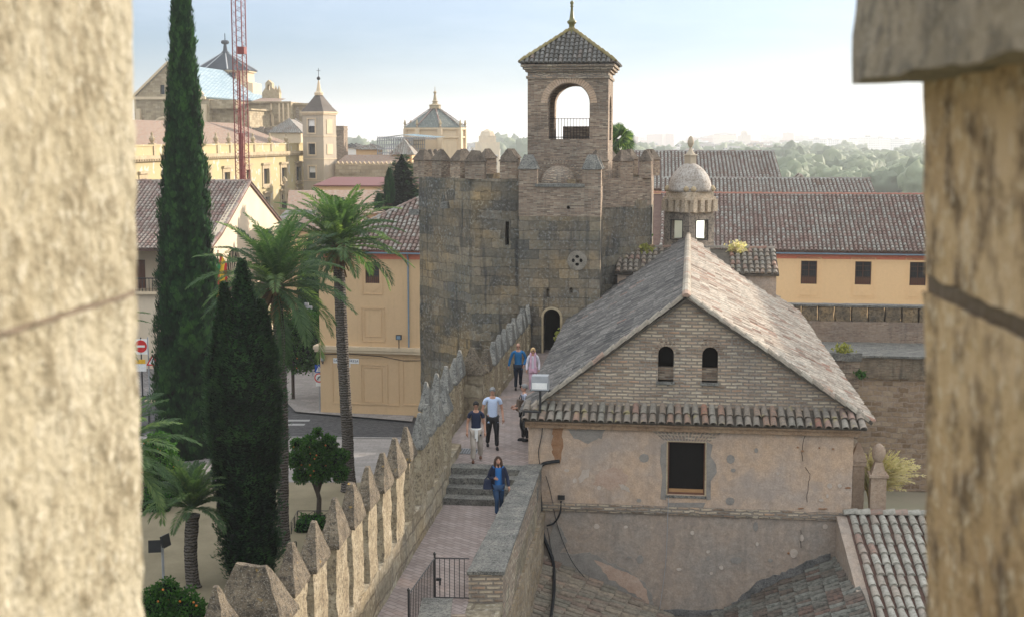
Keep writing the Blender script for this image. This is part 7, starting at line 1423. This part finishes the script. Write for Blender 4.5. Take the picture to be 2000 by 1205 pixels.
def block(px, D, wpx, hm, fi, flat, kind, zb=GZ):
    p = atD(px, 290, D); w_ = wpx/2600*D; T = thing('apartment_block' if flat else 'town_house', 'pale hazy flat roofed block in the far town' if flat else 'small hazy white house with low roof in the far town', 'building', (p.x, D, zb), R(rnd.uniform(-25, 25)), 'far flat roofed blocks' if flat else 'far small houses')
    b = MB(); dp = w_*rnd.uniform(.5, .9); b.box(-w_/2, w_/2, 0, dp, 0, hm); b.build('walls', fac[fi], T); b = MB()
    if flat: b.box(-w_/2-.2, w_/2+.2, -.2, dp+.2, hm, hm+.6); b.box(-w_*.2, w_*.1, dp*.3, dp*.6, hm+.6, hm+3)
    else: b.add([(-w_/2-.4, -.4, hm), (w_/2+.4, -.4, hm), (w_/2+.4, dp+.4, hm), (-w_/2-.4, dp+.4, hm), (-w_/2-.2, dp/2, hm+dp*.22), (w_/2+.2, dp/2, hm+dp*.22)], [(0, 1, 5, 4), (3, 4, 5, 2), (0, 4, 3), (1, 2, 5)])
    b.build('roof', fac[3] if flat else M['tileFar'], T)
for i in range(46):
    px = 1205+i*9.6+rnd.uniform(-6, 6); D = rnd.uniform(2300, 3400); block(px, D, rnd.uniform(14, 38), (CZ-GZ)+rnd.uniform(-6, 11)*D/2600, rnd.choice((0, 1, 2, 2, 3)), True, 0)
for i in range(56):
    px = rnd.uniform(1205, 1560); D = rnd.uniform(900, 2000); block(px, D, rnd.uniform(10, 30), rnd.uniform(6, 12), rnd.choice((0, 0, 0, 1)), rnd.random() < .4, 0)
for i in range(10): block(1570+i*26, rnd.uniform(1700, 2100), rnd.uniform(20, 50), 15+rnd.uniform(-3, 5), 0, True, 0)
for i in range(40):
    px = rnd.choice((rnd.uniform(665, 800), rnd.uniform(905, 1035), rnd.uniform(1075, 1150))); D = rnd.uniform(380, 1800); block(px, D, rnd.uniform(12, 34), rnd.uniform(6, 12), rnd.choice((0, 0, 1, 1)), rnd.random() < .3, 0)
def simpletower(label, px, D, w_, ztop_py, mat, steps, name='church_tower'):
    p = atD(px, 280, D); T = thing(name, label, 'tower', (p.x, D, GZ), R(20)); zt = atD(px, ztop_py, D).z-GZ; b = MB(); z = 0
    for i, (f1, f2) in enumerate(steps): b.box(-w_/2*f2, w_/2*f2, -w_/2*f2, w_/2*f2, z, zt*f1); z = zt*f1
    b.lathe([(w_*.4, z), (w_*.34, z+w_*.22), (.1, z+w_*.36)], 8); b.build('shaft', mat, T); return T
simpletower('hazy cream church tower between chapel and belfry', 952, 620, 9, 262, M['palestone'], ((.8, 1), (.95, .7)))
simpletower('thin hazy grey tower on the skyline above the domed lantern', 1453, 2300, 16, 262, M['greystone'], ((.9, 1), (1.05, .5)))
def wood(name, label, areas, seed, leaf):
    m = MB(); core = MB(); rn = random.Random(seed); 
    for (pxa, pxb, Da, Db, n_, ha, hb) in areas:
        for _ in range(n_):
            D = rn.uniform(Da, Db); px = rn.uniform(pxa, pxb); x = (px-1000)/2600*D; h_ = rn.uniform(ha, hb); r = h_*rn.uniform(.42, .62); c = Vector((x, D, GZ+max(r*.75, h_-r*1.5))); lumpy(core, c, r*1.05, rn.random()*99, 3, .6, 1.6, .95)
            for k_ in range(260):
                v = Vector([rn.gauss(0, 1) for _ in range(3)]).normalized(); v.z *= .8; p = c+v*r*rn.uniform(.9, 1.25)*(1+.3*noise.noise(v*2+c*.1)); d = Vector([rn.uniform(-1, 1) for _ in range(3)]).normalized()*leaf*r/13; t_ = d.orthogonal()*.6; m.add([p-d, p-t_, p+d, p+t_], [(0, 1, 2, 3)], tint=rn.random())
    o = m.build(name, M['farleaf']); tag(o, label, 'trees', kind='stuff'); o2 = core.build('inner_canopy', M['farleaf'], o, smooth=True); o2['kind'] = 'stuff'; return o
wood('far_wood', 'hazy green belt of river woods beyond the right hand roofs', [(1480, 2050, 400, 600, 130, 7, 10), (1440, 2050, 600, 950, 170, 8, 12), (1400, 2050, 950, 1600, 130, 9, 13)], 5, .55)
wood('town_trees', 'scattered hazy trees between the houses of the far town', [(650, 800, 900, 2200, 40, 10, 19), (950, 1045, 900, 1500, 20, 12, 19), (900, 1045, 700, 1800, 30, 9, 14), (1200, 1600, 800, 2200, 80, 8, 14)], 6, .6)
def hillz(x, y): return GZ-6+max(0, 1-((y-5600)/1700)**2)*(34+34*noise.noise(Vector((x/1400, y/2500, .3)))+16*noise.noise(Vector((x/420, y/900, 4))))*(1.35 if x < 0 else .8)
vs = []; nx_, ny_ = 60, 16
for j in range(ny_+1):
    for i in range(nx_+1): x = -4500+i*9000/nx_; y = 3900+j*3300/ny_; vs.append((x, y, hillz(x, y)))
m = MB(); m.add(vs, [(j*(nx_+1)+i, j*(nx_+1)+i+1, (j+1)*(nx_+1)+i+1, (j+1)*(nx_+1)+i) for j in range(ny_) for i in range(nx_)]); o = m.build('hills', M['earth'], smooth=True); struct(o); o['label'] = 'very pale low hills along the horizon'
hz = MB(); hz.box(-6100, 6100, -60, 9100, GZ-1.5, 95); hm = bpy.data.materials.new('haze'); hm.use_nodes = True; nt = hm.node_tree; nt.nodes.remove(nt.nodes['Principled BSDF']); pv_ = nt.nodes.new('ShaderNodeVolumePrincipled'); pv_.inputs['Color'].default_value = (.96, .98, 1, 1); pv_.inputs['Density'].default_value = HAZE; pv_.inputs['Anisotropy'].default_value = .35; nt.links.new(pv_.outputs[0], nt.nodes['Material Output'].inputs['Volume'])
o = hz.build('haze', hm); tag(o, 'thin pale haze over the whole town', 'haze', kind='stuff')
